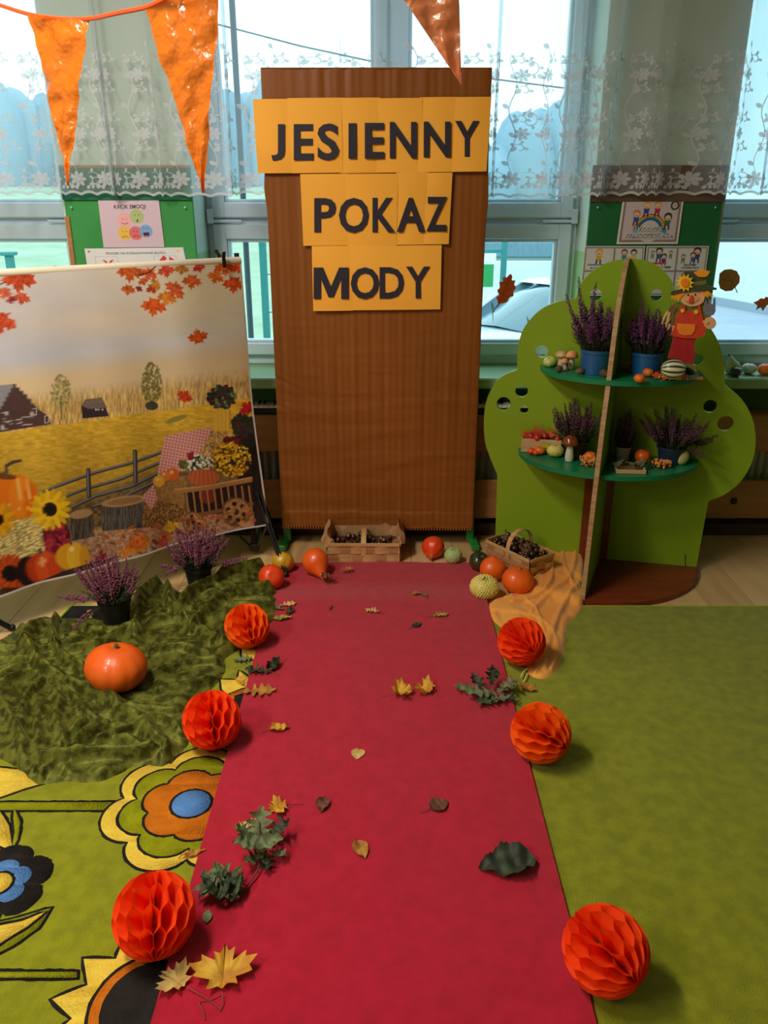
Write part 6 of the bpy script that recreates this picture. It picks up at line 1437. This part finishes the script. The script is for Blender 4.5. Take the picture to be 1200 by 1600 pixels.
for k in range(9):
    a = PI * (.06 + .88 * k / 8); SPK += [(.28 * math.cos(a - .17), .28 * math.sin(a - .17)), (1.0 * math.cos(a) * (.8 + .2 * (k % 2)), 1.0 * math.sin(a) * (.8 + .2 * (k % 2)))]
SPK += [(-.15, -.15), (.15, -.15)]
for k, (u, v, z, s, m, rx, rz, lb, sh) in enumerate(((-.062, -.015, .066, .042, m_mr, 1.2, .3, 'spiky red leaf at the left end of the wooden crate', 1), (-.022, .004, .070, .058, m_mr, 1.35, 0, 'tall spiky red leaf standing in the wooden crate', 1), (.035, .01, .066, .048, m_mo, 1.2, -.3, 'spiky orange-red leaf right of centre in the wooden crate', 1), (.018, -.034, .036, .030, m_my, 1.5, 2.9, 'yellow maple leaf hanging over the crate front', 0))):
    o = solo('silk_leaf', lb, 'leaf', flatleaf(SPK if sh else MAP, s, m), m, inc(u, v, z)); o.rotation_euler = (rx, 0 if sh else 3.1, rz if sh else yaw)
for k, (x, y, r, lb) in enumerate(((831, 702, 6.2, 'tiny red-orange pumpkin, left of the trio before the crate'), (844, 701, 8.2, 'tiny ribbed orange pumpkin, biggest of the trio before the crate'), (838, 707, 5.6, 'tiny red-orange pumpkin in front of the trio before the crate'))):
    gourd('pumpkin', lb, x, y, r, (m_or2, m_mini, m_or2)[k], ZLt, .8, None, (.0015, .005), ribs=9, rib=.10, dmin=.078 + .01 * (k == 2), seed=40 + k, group='tiny pumpkins before the crate', seg=30, rings=14)
gourd('gourd', 'bumpy pale yellow gourd between the tiny pumpkins and the brown mushroom', 868, 703, 13, m_crm, ZLt, .72, None, (.0022, .008), ribs=10, rib=.07, warts=120, wr=.075, dmin=.09, seed=44, smat=m_tw, seg=36, rings=16)
mushroom('mushroom_figurine', 'white ceramic mushroom with a glossy brown cap on the lower tier', put(889, 720, ZLt, .034), .108, .033, pm('glossy_brown_cap', (128, 56, 24), .18, coat=.6), pm('white_ceramic', (206, 202, 192), .3, coat=.3))
gourd('pumpkin', 'mini orange ribbed pumpkin against the divider on the lower tier', 922, 713, 9.5, m_mini, ZLt + .008, .8, None, (.002, .006), ribs=10, rib=.10, seed=45, seg=36, rings=16)
gourd('gourd', 'small amber gourd below the mini pumpkin beside the divider', 928, 722, 6.5, m_ylw, ZLt, .9, None, None, ribs=6, rib=.03, seed=46, seg=24, rings=12)
berries('berry_sprig', 'cluster of orange berries beside the divider on the lower tier', put(917, 727, ZLt), 80, (.028, .040, .030), (m_bo, m_by), 3)
gourd('pumpkin', 'shaded orange pumpkin on the right half of the lower tier', 1004, 713, 12.5, m_or1, ZLt, .9, (0, 10, 0), (.003, .008), ribs=9, rib=.03, seed=47, seg=36, rings=16)
t = gourd('gourd', 'pale cream pear-shaped gourd at the right end of the lower tier', 1064, 714, 13.5, pm('cream_pear_gourd', (206, 200, 140), .45, (190, 186, 120), 8), ZLt, .85, (0, -72, -14), None, ribs=8, rib=.04, neck=.62, seed=48, seg=36, rings=20)
berries('berry_sprig', 'cluster of orange berries at the front right of the lower tier', put(1033, 731, ZLt), 80, (.040, .022, .026), (m_bo, m_by), 4)
tr = thing('wooden_tray', 'small open wooden tray of dry leaves on the lower tier, right of the divider', 'tray', put(986, 740, ZLt)); M = Matrix.Rotation(R(-5), 4, 'Z')
for a, b in (((-.056, -.005, 0), (.056, 0, .016)), ((-.056, .05, 0), (.056, .055, .016)), ((-.056, 0, 0), (-.051, .05, .016)), ((.051, 0, 0), (.056, .05, .016)), ((-.056, 0, 0), (.056, .05, .003))): part('board', MB().box(a, b, .001, M), m_cr, tr)
rn = random.Random(6)
m_dry = pm('dry_brown_leaf', (120, 84, 54), .8, (84, 60, 40), 14, transl=.1); m_dl2 = pm('grey_green_dry_leaf', (120, 122, 86), .8, (96, 96, 66), 16, transl=.1)
for k in range(5):
    o = solo('dry_leaf', 'curled dry leaf lying in the small wooden tray', 'leaf', flatleaf(MAP, rn.uniform(.020, .028), m_dry, wave=.5), m_dry if k % 2 else m_dl2, tr.location + Vector((-.04 + .02 * k, .025 + rn.uniform(-.01, .01), .026)), 'dry leaves in the tray'); o.rotation_euler = (rn.uniform(-.6, .6), rn.uniform(-.6, .6), rn.uniform(0, 6))
p = put(1013, 732, ZLt); solo('dry_leaf', 'grey-green curled leaf beside the wooden tray', 'leaf', flatleaf(MAP, .028, m_dl2, wave=.6), m_dl2, p + Vector((0, 0, .015))).rotation_euler = (.5, .3, 1)
# ------------------------------------------------------------------ scarecrow
Qs = put(1086, 593, ZUt); SN = Vector((-.20, -.98, 0)).normalized()
Qs = Qs + Vector((0, .0, 0)); scp = lambda x, y, d=0: PLN(1000 + x / 6.0, 400 + y / 6.0, Qs + SN * d, SN)
scw = thing('scarecrow', 'felt scarecrow in red dungarees and green hat standing on the upper tier', 'scarecrow', (Qs.x, Qs.y, ZUt))
def felt(name, pts, d, t, mat, sm=0, label=None):
    if sm: pts = catmull(pts, sm, True)
    o = part(name, MB().plate(pts, t, lambda u, v, w: scp(u, v, d) + SN * w), mat, scw, world=True, sharp=35, label=label); fix_normals(o.data); return o
fm = lambda n, c: pm('felt_' + n, tuple(min(255, int(v * 1.06)) for v in c), .9, tuple(int(v * .96) for v in c), 40, sheen=.3)
f_ol = fm('olive', (112, 108, 34)); f_gr = fm('plaid_green', (66, 72, 46)); f_rd = fm('red_orange', (206, 62, 22)); f_dr = fm('deep_red', (166, 20, 28)); f_or = fm('orange', (246, 134, 30)); f_sk = fm('skin', (226, 172, 124)); f_ye = fm('yellow', (250, 190, 30)); f_br = fm('brown', (120, 84, 44)); f_gy = fm('grey', (112, 118, 132)); f_bk = fm('black', (22, 22, 24)); f_hr = fm('straw', (250, 160, 30))
felt('trouser_leg', [(312, 755), (405, 760), (400, 860), (394, 995), (350, 960), (258, 958), (290, 850)], 0, .008, f_dr); felt('trouser_leg', [(402, 760), (524, 760), (502, 860), (514, 905), (492, 1010), (396, 998)], .001, .008, f_dr)
felt('sleeve', [(372, 432), (300, 455), (270, 500), (290, 580), (340, 545), (380, 480)], 0, .006, f_ol, 3); felt('cuff', [(268, 500), (292, 458), (345, 488), (312, 552)], .006, .004, f_br)
felt('shirt', [(385, 440), (470, 480), (600, 428), (632, 520), (640, 602), (590, 620), (560, 520), (430, 520), (340, 560)], .001, .006, f_ol)
felt('cuff', [(300, 590), (330, 560), (365, 640), (340, 668), (290, 650)], .002, .006, f_br)
for pts in ([(262, 522), (232, 568), (205, 640)], [(282, 530), (262, 590), (244, 668)], [(272, 540), (268, 600), (236, 640)], [(280, 640), (276, 660), (258, 692)], [(300, 655), (322, 668), (302, 698)]):
    part('straw_finger', MB().tube([scp(x, y, .006) for x, y in pts], [.0045, .0038, .0022], 6), f_sk, scw, world=True)
felt('dungarees', [(388, 465), (420, 462), (430, 512), (532, 515), (545, 460), (562, 462), (578, 540), (600, 620), (616, 690), (602, 742), (520, 772), (400, 768), (330, 755), (284, 735), (330, 650), (342, 560), (372, 520)], .008, .006, f_rd)
felt('pocket', [(350, 632), (516, 642), (518, 690), (484, 738), (420, 744), (366, 728), (346, 685)], .014, .003, f_or)
for x, y, r in ((397, 513, 17), (525, 523, 19)): felt('button', [(x + r * math.cos(a), y + r * math.sin(a)) for a in np.linspace(0, 2 * PI, 20)[:-1]], .014, .004, f_ye)
felt('head', [(490 + 112 * math.cos(a), 392 + 78 * math.sin(a)) for a in np.linspace(0, 2 * PI, 36)[:-1]], .009, .007, f_sk)
felt('hair', [(288, 385), (330, 345), (400, 335), (424, 346), (392, 378), (350, 432), (345, 395), (318, 425), (325, 385), (298, 408)], .016, .003, f_hr); felt('hair', [(572, 325), (640, 328), (700, 378), (662, 362), (676, 392), (640, 366), (642, 398), (612, 372), (606, 392), (580, 360)], .016, .003, f_hr)
felt('nose', [(482, 360), (498, 392), (500, 430), (478, 442), (456, 434), (458, 405)], .016, .004, fm('nose_red', (214, 72, 34)), 3)
for x, y in ((451, 366), (518, 362)): felt('eye', [(x + 8 * math.cos(a), y + 10 * math.sin(a)) for a in np.linspace(0, 2 * PI, 14)[:-1]], .016, .002, f_bk)
part('mouth', MB().tube([scp(420 + 130 * u, 412 - 4 * u + 38 * math.sin(PI * u), .0165) for u in np.linspace(0, 1, 12)], .0010, 5), fm('mouth_red', (150, 50, 30)), scw, world=True)
felt('hat_crown', [(385, 172), (420, 146), (520, 136), (602, 152), (628, 205), (622, 280), (500, 290), (420, 285)], .010, .007, f_gr); felt('hat_band', [(490, 248), (620, 226), (626, 264), (495, 274)], .017, .003, f_ol)
felt('hat_brim', [(280, 350), (302, 326), (400, 308), (470, 276), (600, 266), (650, 282), (718, 298), (714, 318), (640, 316), (600, 330), (500, 332), (400, 342), (300, 366)], .017, .005, f_gr)
felt('hat_patch', [(500, 152), (548, 138), (574, 118), (600, 130), (655, 143), (628, 188), (600, 198), (545, 194)], .018, .004, f_hr)
felt('sunflower_petals', [((420 + (88 if k % 2 == 0 else 56) * math.cos(k * PI / 11), 250 + (88 if k % 2 == 0 else 56) * math.sin(k * PI / 11))) for k in range(22)], .023, .003, fm('petal_yellow', (255, 206, 20))); felt('sunflower_eye', [(420 + 40 * math.cos(a), 250 + 40 * math.sin(a)) for a in np.linspace(0, 2 * PI, 20)[:-1]], .026, .004, f_or)
felt('fork', [(598, 520), (598, 388), (618, 386), (626, 450), (640, 450), (642, 394), (664, 394), (668, 452), (682, 450), (688, 396), (706, 392), (706, 515), (690, 548), (664, 558), (662, 700), (646, 700), (646, 558), (616, 548)], .006, .005, f_gy)
felt('hand', [(655 + 57 * math.cos(a), 627 + 57 * math.sin(a)) for a in np.linspace(0, 2 * PI, 24)[:-1]], .012, .006, f_sk); felt('thumb', [(588, 612), (612, 598), (640, 610), (636, 632), (606, 634)], .018, .004, f_sk, 3)
felt('shoe_cuff', [(408, 1008), (470, 1012), (520, 1035), (530, 1085), (505, 1075), (470, 1045), (408, 1035)], .002, .008, f_ol); felt('shoe', [(412, 1040), (466, 1044), (508, 1078), (504, 1108), (408, 1108)], 0, .012, f_bk, 2)
a = scp(404, 1120); b_ = scp(596, 1126)
part('stand_bar', MB().bar(Vector((a.x, a.y, ZUt + .005)), Vector((b_.x, b_.y, ZUt + .005)) , .022, .009), pm('stand_wood', (150, 104, 64), .6), scw, world=True)

# ------------------------------------------------------------------ leaves stuck on the windows
def winleaf(name, label, pts, mat, veins, Yw=3.853, stem=None, vm=None):
    zz = [W(x, y, Yw) for x, y in pts]; c = sum(zz, Vector()) / len(zz); t = thing(name, label, 'leaf decoration', c)
    mb = MB().plate([(p[0], p[1]) for p in pts], .003, lambda u, v, w: (lambda q: Vector((q.x, Yw - w, q.z)))(W(u, v, Yw))); o = part('felt_blade', mb, mat, t, world=True, sharp=35); fix_normals(o.data)
    b = MB()
    for v in veins: b.tube([W(x, y, Yw) + Vector((0, -.0035, 0)) for x, y in v], .0010, 4)
    part('veins', b, vm or f_br, t, world=True)
    if stem: part('stem', MB().tube([W(x, y, Yw) + Vector((0, -.002, 0)) for x, y in stem], .0022, 5), f_gy if name == 'felt_leaf' else f_br, t, world=True)
z6 = lambda P_: [(720 + x / 5.0, 300 + y / 5.0) for x, y in P_]
winleaf('oak_leaf_cutout', 'rust orange oak leaf cut-out on the window right of the partition', z6(catmull([(386, 640), (402, 660), (398, 690), (424, 690), (418, 722), (430, 750), (412, 775), (410, 812), (382, 822), (362, 858), (330, 868), (300, 876), (282, 905), (290, 862), (276, 820), (300, 808), (284, 770), (306, 745), (300, 705), (328, 700), (330, 662), (356, 668)], 3, True)), pm('rust_orange_card', (240, 128, 76), .8, (224, 110, 60), 30, transl=.3), [z6([(384, 665), (350, 760), (290, 880)]), z6([(350, 760), (400, 760)]), z6([(330, 800), (375, 820)]), z6([(362, 720), (330, 700)])], stem=z6([(290, 880), (268, 910), (255, 940)]), vm=pm('dark_rust', (140, 60, 34), .8))
z3 = lambda P_: [(1000 + x / 6.0, 400 + y / 6.0) for x, y in P_]
cc = [(845 + (100 + 3 * (k % 2)) * math.cos(k * PI / 20) * (1.0), 225 + (104 + 4 * (k % 2)) * math.sin(k * PI / 20) - (14 if False else 0)) for k in range(40)]
winleaf('felt_leaf', 'round brown felt leaf with a grey stalk on the right window', z3([(745, 165), (790, 128), (850, 122), (905, 140), (935, 195), (930, 250), (895, 290), (860, 325), (800, 330), (750, 305), (736, 250)]), pm('brown_felt_leaf', (200, 134, 80), .9, (220, 156, 84), 14, transl=.3), [z3([(885, 285), (845, 225), (810, 150)]), z3([(850, 235), (770, 215)]), z3([(860, 250), (900, 180)]), z3([(870, 268), (770, 270)])], Yw=3.853, stem=z3([(885, 285), (912, 345)]))
winleaf('felt_maple_leaf', 'small red, orange and green leaf cut-out at the right edge of the window', z3([(1060, 435), (1100, 420), (1130, 395), (1165, 400), (1180, 380), (1215, 395), (1260, 420), (1215, 440), (1200, 455), (1180, 470), (1150, 515), (1130, 480), (1085, 505), (1100, 465)]), pm('multicolour_felt', (226, 100, 60), .9, (96, 120, 76), 30, transl=.3), [z3([(1090, 490), (1140, 440), (1190, 400)])])
winleaf('felt_bird', 'small orange and dark red cut-out on the left window just above the printed backdrop', [(69, 420), (74, 418), (78, 416.5), (86, 415), (95, 415.5), (95, 418), (88, 420), (80, 421), (72, 421)], pm('dark_red_card', (150, 50, 56), .8, (236, 130, 40), 60), [[(72, 420), (90, 417)]])
# ------------------------------------------------------------------ gourds on the right window sill
ZS = .760
def sillg(name, label, x, y, rpx, mat, **kw): return gourd(name, label, x, y, rpx, mat, z=ZS, **kw)
t = sillg('gourd', 'pear-shaped pale green gourd on the window sill right of the tree shelf', 1144, 574, 12, pm('pale_pear_gourd', (170, 190, 140), .45, (200, 206, 150), 8), sq=.9, tilt=(0, -20, 0), stem=(.003, .012), ribs=8, rib=.04, neck=.72, seed=61, smat=m_tw, seg=36, rings=20)
sillg('gourd', 'small dark green bumpy gourd in front of the pear-shaped one on the sill', 1150, 581, 8.5, m_dgr, sq=.9, ribs=8, rib=.03, warts=70, wr=.12, seed=62, stem=None, seg=24, rings=12)
sillg('pumpkin', 'small white pumpkin on the window sill', 1170, 576, 11.5, m_wht, sq=.72, stem=(.002, .008), ribs=10, rib=.07, seed=63, smat=m_tw, seg=36, rings=18)
sillg('pumpkin', 'small orange pumpkin on the window sill at the right edge of the view', 1196, 577, 12, m_mini, sq=.75, stem=(.002, .006), ribs=10, rib=.07, seed=64, seg=36, rings=18)

# ================================================================== LEAVES ON THE FLOOR
def lm(n, c, c2, sc=22): return pm('leaf_' + n, c, .65, c2, sc, 4, (.38, .62), bump=.7, bscale=60, bdist=.002, transl=.15)
L_y = lm('yellow', (214, 170, 46), (186, 128, 36)); L_py = lm('pale_yellow', (210, 184, 112), (196, 160, 84)); L_br = lm('brown', (112, 66, 44), (84, 48, 36)); L_dk = lm('dark_green', (52, 66, 36), (36, 44, 28)); L_gg = lm('grey_green', (116, 130, 88), (90, 104, 68)); L_ol = lm('olive', (112, 104, 54), (92, 78, 40)); L_oc = lm('ochre', (186, 134, 44), (150, 96, 36)); L_yg = lm('yellow_green', (180, 160, 60), (120, 130, 50)); L_gr = lm('mid_green', (72, 92, 44), (54, 72, 36)); L_rd = lm('dried_red', (150, 74, 50), (110, 60, 44))
def blade(kind, L, curl, seed, lobes=4.5, width=.34):
    """crumpled leaf as a real surface lying about z=0; tip towards +y"""
    rn = random.Random(seed); f1, f2 = rn.uniform(0, 6), rn.uniform(0, 6)
    def lift(x, y): u, v = x / L, y / L; return L * (curl * (1.2 * u * u + .35 * (v - .5) ** 2) + curl * .16 * math.sin(9 * u + f1) * math.sin(8 * v + f2) + .05 * curl * math.sin(23 * v + f1) - .035 * math.exp(-(u / .04) ** 2))
    mb = MB()
    if kind in ('oak', 'ovate', 'lance'):
        nu, nv = 40, 9; P = np.zeros((nu, nv, 3))
        for i in range(nu):
            t = i / (nu - 1)
            if kind == 'oak': w = width * (max(0, math.sin(PI * min(1, t * .96 + .03))) ** .75) * (.72 + .38 * math.cos(2 * PI * lobes * t + PI)) * (.7 + .5 * t)
            elif kind == 'lance': w = width * .5 * max(0, math.sin(PI * t ** .9)) ** .9
            else: w = width * max(0, math.sin(PI * t ** .78)) ** .85 * (1 + .05 * math.cos(t * 60))
            for j in range(nv):
                s = j / (nv - 1) * 2 - 1; x = s * w * L; y = t * L + abs(s) * .05 * L * (kind == 'oak'); k = curl * 1.3
                P[i, j] = (x * (1 - .25 * k * abs(s) ** 2), y, lift(x * 1.25, y))
        mb.grid(P)
    else:
        out = [(x * .62, y * .62 + .32) for x, y in maple_pts(0, 0, 1, 180)]; out = [(x, y) for x, y in out]; out = [(a[0] * (1 - k / 3) + b[0] * k / 3, a[1] * (1 - k / 3) + b[1] * k / 3) for a, b in zip(out, out[1:] + out[:1]) for k in range(3)]
        c0 = (0, .30); rings = 7; P = np.zeros((len(out), rings, 3))
        for i, (x, y) in enumerate(out):
            for j in range(rings): f = j / (rings - 1); xx = (c0[0] + (x - c0[0]) * f) * L; yy = (c0[1] + (y - c0[1]) * f) * L; P[i, j] = (xx * (1 - .2 * curl * f), yy, lift(xx, yy) + .5 * curl * L * f ** 3 * .35)
        mb.grid(P, wrapu=True)
    zm = min(v[2] for v in mb.v); mb.v = [(x, y, z - zm) for x, y, z in mb.v]; return mb
def leaf(label, kind, x, y, Lpx, ang, mat, curl=.25, seed=0, z=HC, tilt=(0, 0), stem=.35, group=None, **kw):
    """ang: direction of the tip on the floor in degrees, 0 = right, 90 = away"""
    p = G(x, y, z); L = Lpx * depth(p) / FPX; t = thing('fallen_leaf', label, 'leaf', (p.x, p.y, z + .0008), group or 'fallen leaves')
    mb = blade(kind, L, curl, seed, **kw); mb.v = [(a, b - L * .5, c) for a, b, c in mb.v]; part('blade', mb, mat, t, sharp=180)
    if stem:
        z0 = min((abs(v[0]) + abs(v[1] + L * .5), v[2]) for v in mb.v)[1]
        part('stalk', MB().tube([(0, -L * .46, z0 + .001), (L * .03, -L * (.5 + stem * .5), .003), (-L * .02, -L * (.5 + stem), .001)], [.0011, .0009, .0009], 5), L_rd, t)
    t.rotation_euler = (R(tilt[0]), R(tilt[1]), R(ang - 90)); return t
LV = [
 ('small yellow-brown oak leaf near the top of the runner, right of the necked pumpkin', 'oak', 541, 891, 22, 20, L_oc, .3, {}),
 ('crumpled brown bract at the tip of the necked pumpkin', 'maple', 511, 908, 24, 240, L_rd, .8, {}),
 ('tiny brown folded leaf on the runner, right of the farthest left paper ball', 'lance', 517, 950, 16, 80, L_br, .5, {}),
 ('orange half of a leaf pair on the upper right of the runner', 'ovate', 650, 929, 16, 200, L_oc, .5, {}),
 ('green-brown oak leaf paired with an orange leaf on the upper right of the runner', 'oak', 663, 931, 18, 110, L_ol, .4, {}),
 ('curled pale tan leaf in the upper middle of the runner', 'oak', 582, 957, 24, 160, L_py, .5, {}),
 ('olive yellow oak leaf on the upper right of the runner', 'oak', 687, 963, 26, 15, L_yg, .3, {}),
 ('small dark brown-green leaf on the upper right of the runner', 'ovate', 651, 978, 19, 40, L_dk, .3, {}),
 ('crumpled yellow leaf, left of the pair in the middle of the runner', 'maple', 630, 1085, 42, 10, L_y, .55, {}),
 ('crumpled yellow leaf, right of the pair in the middle of the runner', 'maple', 661, 1080, 40, 150, L_y, .6, {}),
 ('small curled yellow leaf on the left of the runner, level with the second paper ball', 'ovate', 437, 1140, 34, 15, L_y, .6, {}),
 ('round pale yellow leaf in the middle of the runner', 'ovate', 559, 1179, 27, 260, L_py, .15, dict(width=.42, stem=.12)),
 ('dark brown oval leaf left of centre on the runner', 'ovate', 504, 1259, 33, 265, L_br, .35, dict(width=.36, stem=.15)),
 ('round grey-brown leaf with a long thin stalk, right of centre on the runner', 'ovate', 686, 1259, 34, 30, L_br, .2, dict(width=.46, stem=.55)),
 ('yellow-brown oval leaf in the centre of the runner', 'ovate', 564, 1329, 40, 290, L_oc, .3, dict(width=.34, stem=.12)),
 ('large dark green leaf with folded edges on the right of the runner', 'ovate', 792, 1354, 92, 188, L_dk, .42, dict(stem=.05, width=.40)),
 ('bright yellow crumpled leaf at the left edge of the runner above the oak twig', 'maple', 433, 1266, 38, 200, L_y, .45, dict(stem=.6)),
 ('tan and orange curled leaf left of the green oak leaves', 'maple', 384, 1298, 42, 120, L_py, .65, dict(stem=0)),
 ('narrow orange-brown leaf on the carpet flower at the runner edge', 'lance', 303, 1336, 40, 20, L_oc, .4, dict(stem=.1, z=HR + .002)),
 ('small grey-green leaflet below the leafy twig', 'lance', 324, 1433, 26, 95, L_gg, .15, dict(stem=0, width=.6)),
 ('pale cream leaf with a long stalk at the bottom left of the runner', 'maple', 270, 1532, 62, 150, L_py, .30, dict(stem=1.1)),
 ('big yellow maple leaf with brown patches at the bottom left of the runner', 'maple', 350, 1515, 96, 97, L_y, .26, dict(stem=.25)),
 ('pale scalloped oak leaf on the carpet beside the olive velvet, top left', 'oak', 449, 946, 28, 20, L_py, .25, {}),
 ('grey-green leaf under the pale oak leaf beside the farthest left paper ball', 'oak', 432, 952, 26, 160, L_gg, .3, {}),
 ('yellow-green folded leaf right of the farthest left paper ball', 'lance', 441, 968, 30, 10, L_yg, .4, dict(width=.5)),
 ('dark green curled leaf right of the farthest left paper ball', 'oak', 453, 958, 22, 70, L_dk, .7, {}),
 ('grey-green three-lobed leaf on the lime carpet below the farthest left ball', 'oak', 378, 1032, 30, 20, L_gg, .25, dict(z=HR + .002, stem=0, width=.42)),
 ('dark green and grey curled oak leaf at the runner edge', 'oak', 404, 1052, 40, 170, L_dk, .5, {}),
 ('dark folded leaf standing up on the left of the runner', 'ovate', 430, 1043, 34, 60, L_dk, 1.0, dict(tilt=(25, 0))),
 ('ochre scalloped oak leaf at the runner edge above the second paper ball', 'oak', 403, 1082, 52, 5, L_oc, .25, dict(width=.38)),
 ('small yellow leaf tip above the ochre oak leaf', 'oak', 376, 1066, 26, 120, L_y, .35, dict(z=HR + .003)),
 ('yellow-brown leaf on the green carpet under the end of the orange gauze', 'ovate', 826, 1077, 28, 330, L_oc, .3, dict(z=HR + .002, width=.42)),
]
for k, (lb, kind, x, y, lp, ang, mat, curl, kw) in enumerate(LV):
    kw = dict(kw); leaf(lb, kind, x, y, lp, ang, mat, curl, seed=k + 1, **kw)
# clusters: oak sprig on the right, twig with green leaves on the left
def sprig(label, c, items, stems, z=HC):
    p0 = G(c[0], c[1], z); t = thing('leafy_twig', label, 'twig', (p0.x, p0.y, z))
    sb = MB()
    for pts in stems: sb.tube(catmull([tuple(G(x, y, z + h)) for x, y, h in pts], 4), .0019, 6)
    part('twig', sb, m_tw, t, world=True)
    for k, (kind, x, y, h, lp, ang, mat, curl, tx, w) in enumerate(items):
        p = G(x, y, z + h); L = lp * depth(p) / FPX; mb = blade(kind, L, curl, k + 70, width=w); M = Matrix.Translation(p) @ Matrix.Rotation(R(ang - 90), 4, 'Z') @ Matrix.Rotation(R(tx), 4, 'X') @ Matrix.Translation((0, -L * .3, 0)); mb.v = [tuple(M @ Vector(v)) for v in mb.v]; lo = min(v[2] for v in mb.v)
        if lo < z + .001: mb.v = [(a, b, c_ + z + .001 - lo) for a, b, c_ in mb.v]
        part('leaf_blade', mb, mat, t, world=True, sharp=180)
    return t
sprig('cluster of grey-green oak leaves at the right edge of the runner', (762, 1085), [('oak', 740, 1082, .004, 44, 165, L_gg, .3, 5, .34), ('oak', 762, 1086, .012, 52, 190, L_gg, .35, 8, .36), ('oak', 772, 1094, .004, 46, 215, L_gr, .3, 5, .34), ('oak', 785, 1080, .016, 44, 30, L_gg, .4, 12, .36), ('oak', 768, 1066, .022, 36, 80, L_dk, .5, 35, .36), ('maple', 790, 1074, .012, 34, 340, L_rd, .4, 15, .3), ('oak', 758, 1096, .003, 52, 0, L_gg, .25, 4, .3), ('oak', 752, 1076, .016, 40, 120, L_dk, .4, 15, .34), ('ovate', 775, 1056, .03, 18, 90, L_gg, .3, 60, .4), ('oak', 793, 1088, .006, 30, 300, L_gr, .35, 5, .36)], [[(740, 1090, .004), (762, 1084, .014), (790, 1080, .01)], [(762, 1084, .014), (772, 1060, .03)]])
its = [('oak', 405, 1306, .02, 60, 90, L_gg, .4, 25, .40), ('ovate', 393, 1326, .03, 46, 180, L_gg, .6, 20, .42), ('ovate', 416, 1326, .03, 44, 20, L_gg, .7, 20, .42), ('oak', 426, 1308, .02, 50, 40, L_dk, .45, 20, .40), ('oak', 408, 1340, .01, 46, 230, L_gr, .5, 8, .40), ('oak', 428, 1334, .012, 34, 330, L_gg, .6, 10, .40), ('oak', 392, 1312, .012, 44, 140, L_dk, .4, 10, .40), ('oak', 415, 1345, .006, 40, 280, L_dk, .5, 5, .4)]
rnl = random.Random(12)
for k in range(26):
    u = k / 25; x = 318 + 52 * u + rnl.uniform(-4, 4); y = 1392 - 8 * math.sin(u * 3) + rnl.uniform(-10, 10); its.append(('lance', x, y, rnl.uniform(.005, .035), rnl.uniform(36, 56), rnl.choice((60, 75, 90, 105, 120, 150, 210, 30)), rnl.choice((L_gr, L_gr, L_dk, L_ol, L_gg)), .3, rnl.uniform(5, 45), .34))
sprig('long twig with grey-green oak leaves above and narrow green leaflets below, left of the runner', (370, 1365), its, [[(406, 1340, .02), (402, 1360, .014), (386, 1384, .008), (372, 1400, .008), (350, 1398, .012), (325, 1390, .014)], [(386, 1384, .008), (360, 1372, .02), (336, 1364, .03)], [(376, 1392, .008), (362, 1408, .008), (340, 1410, .01)], [(406, 1340, .02), (405, 1310, .035), (405, 1284, .04)]])
solo('leaf_stalk', 'thin red-brown leaf stalk curving below the big yellow leaf', 'stalk', MB().tube(catmull([tuple(G(x, y, HC + .001)) for x, y in ((345, 1555), (330, 1562), (312, 1566), (318, 1580), (320, 1594))], 4), .0009, 5), L_rd, G(325, 1566, HC), world=True)
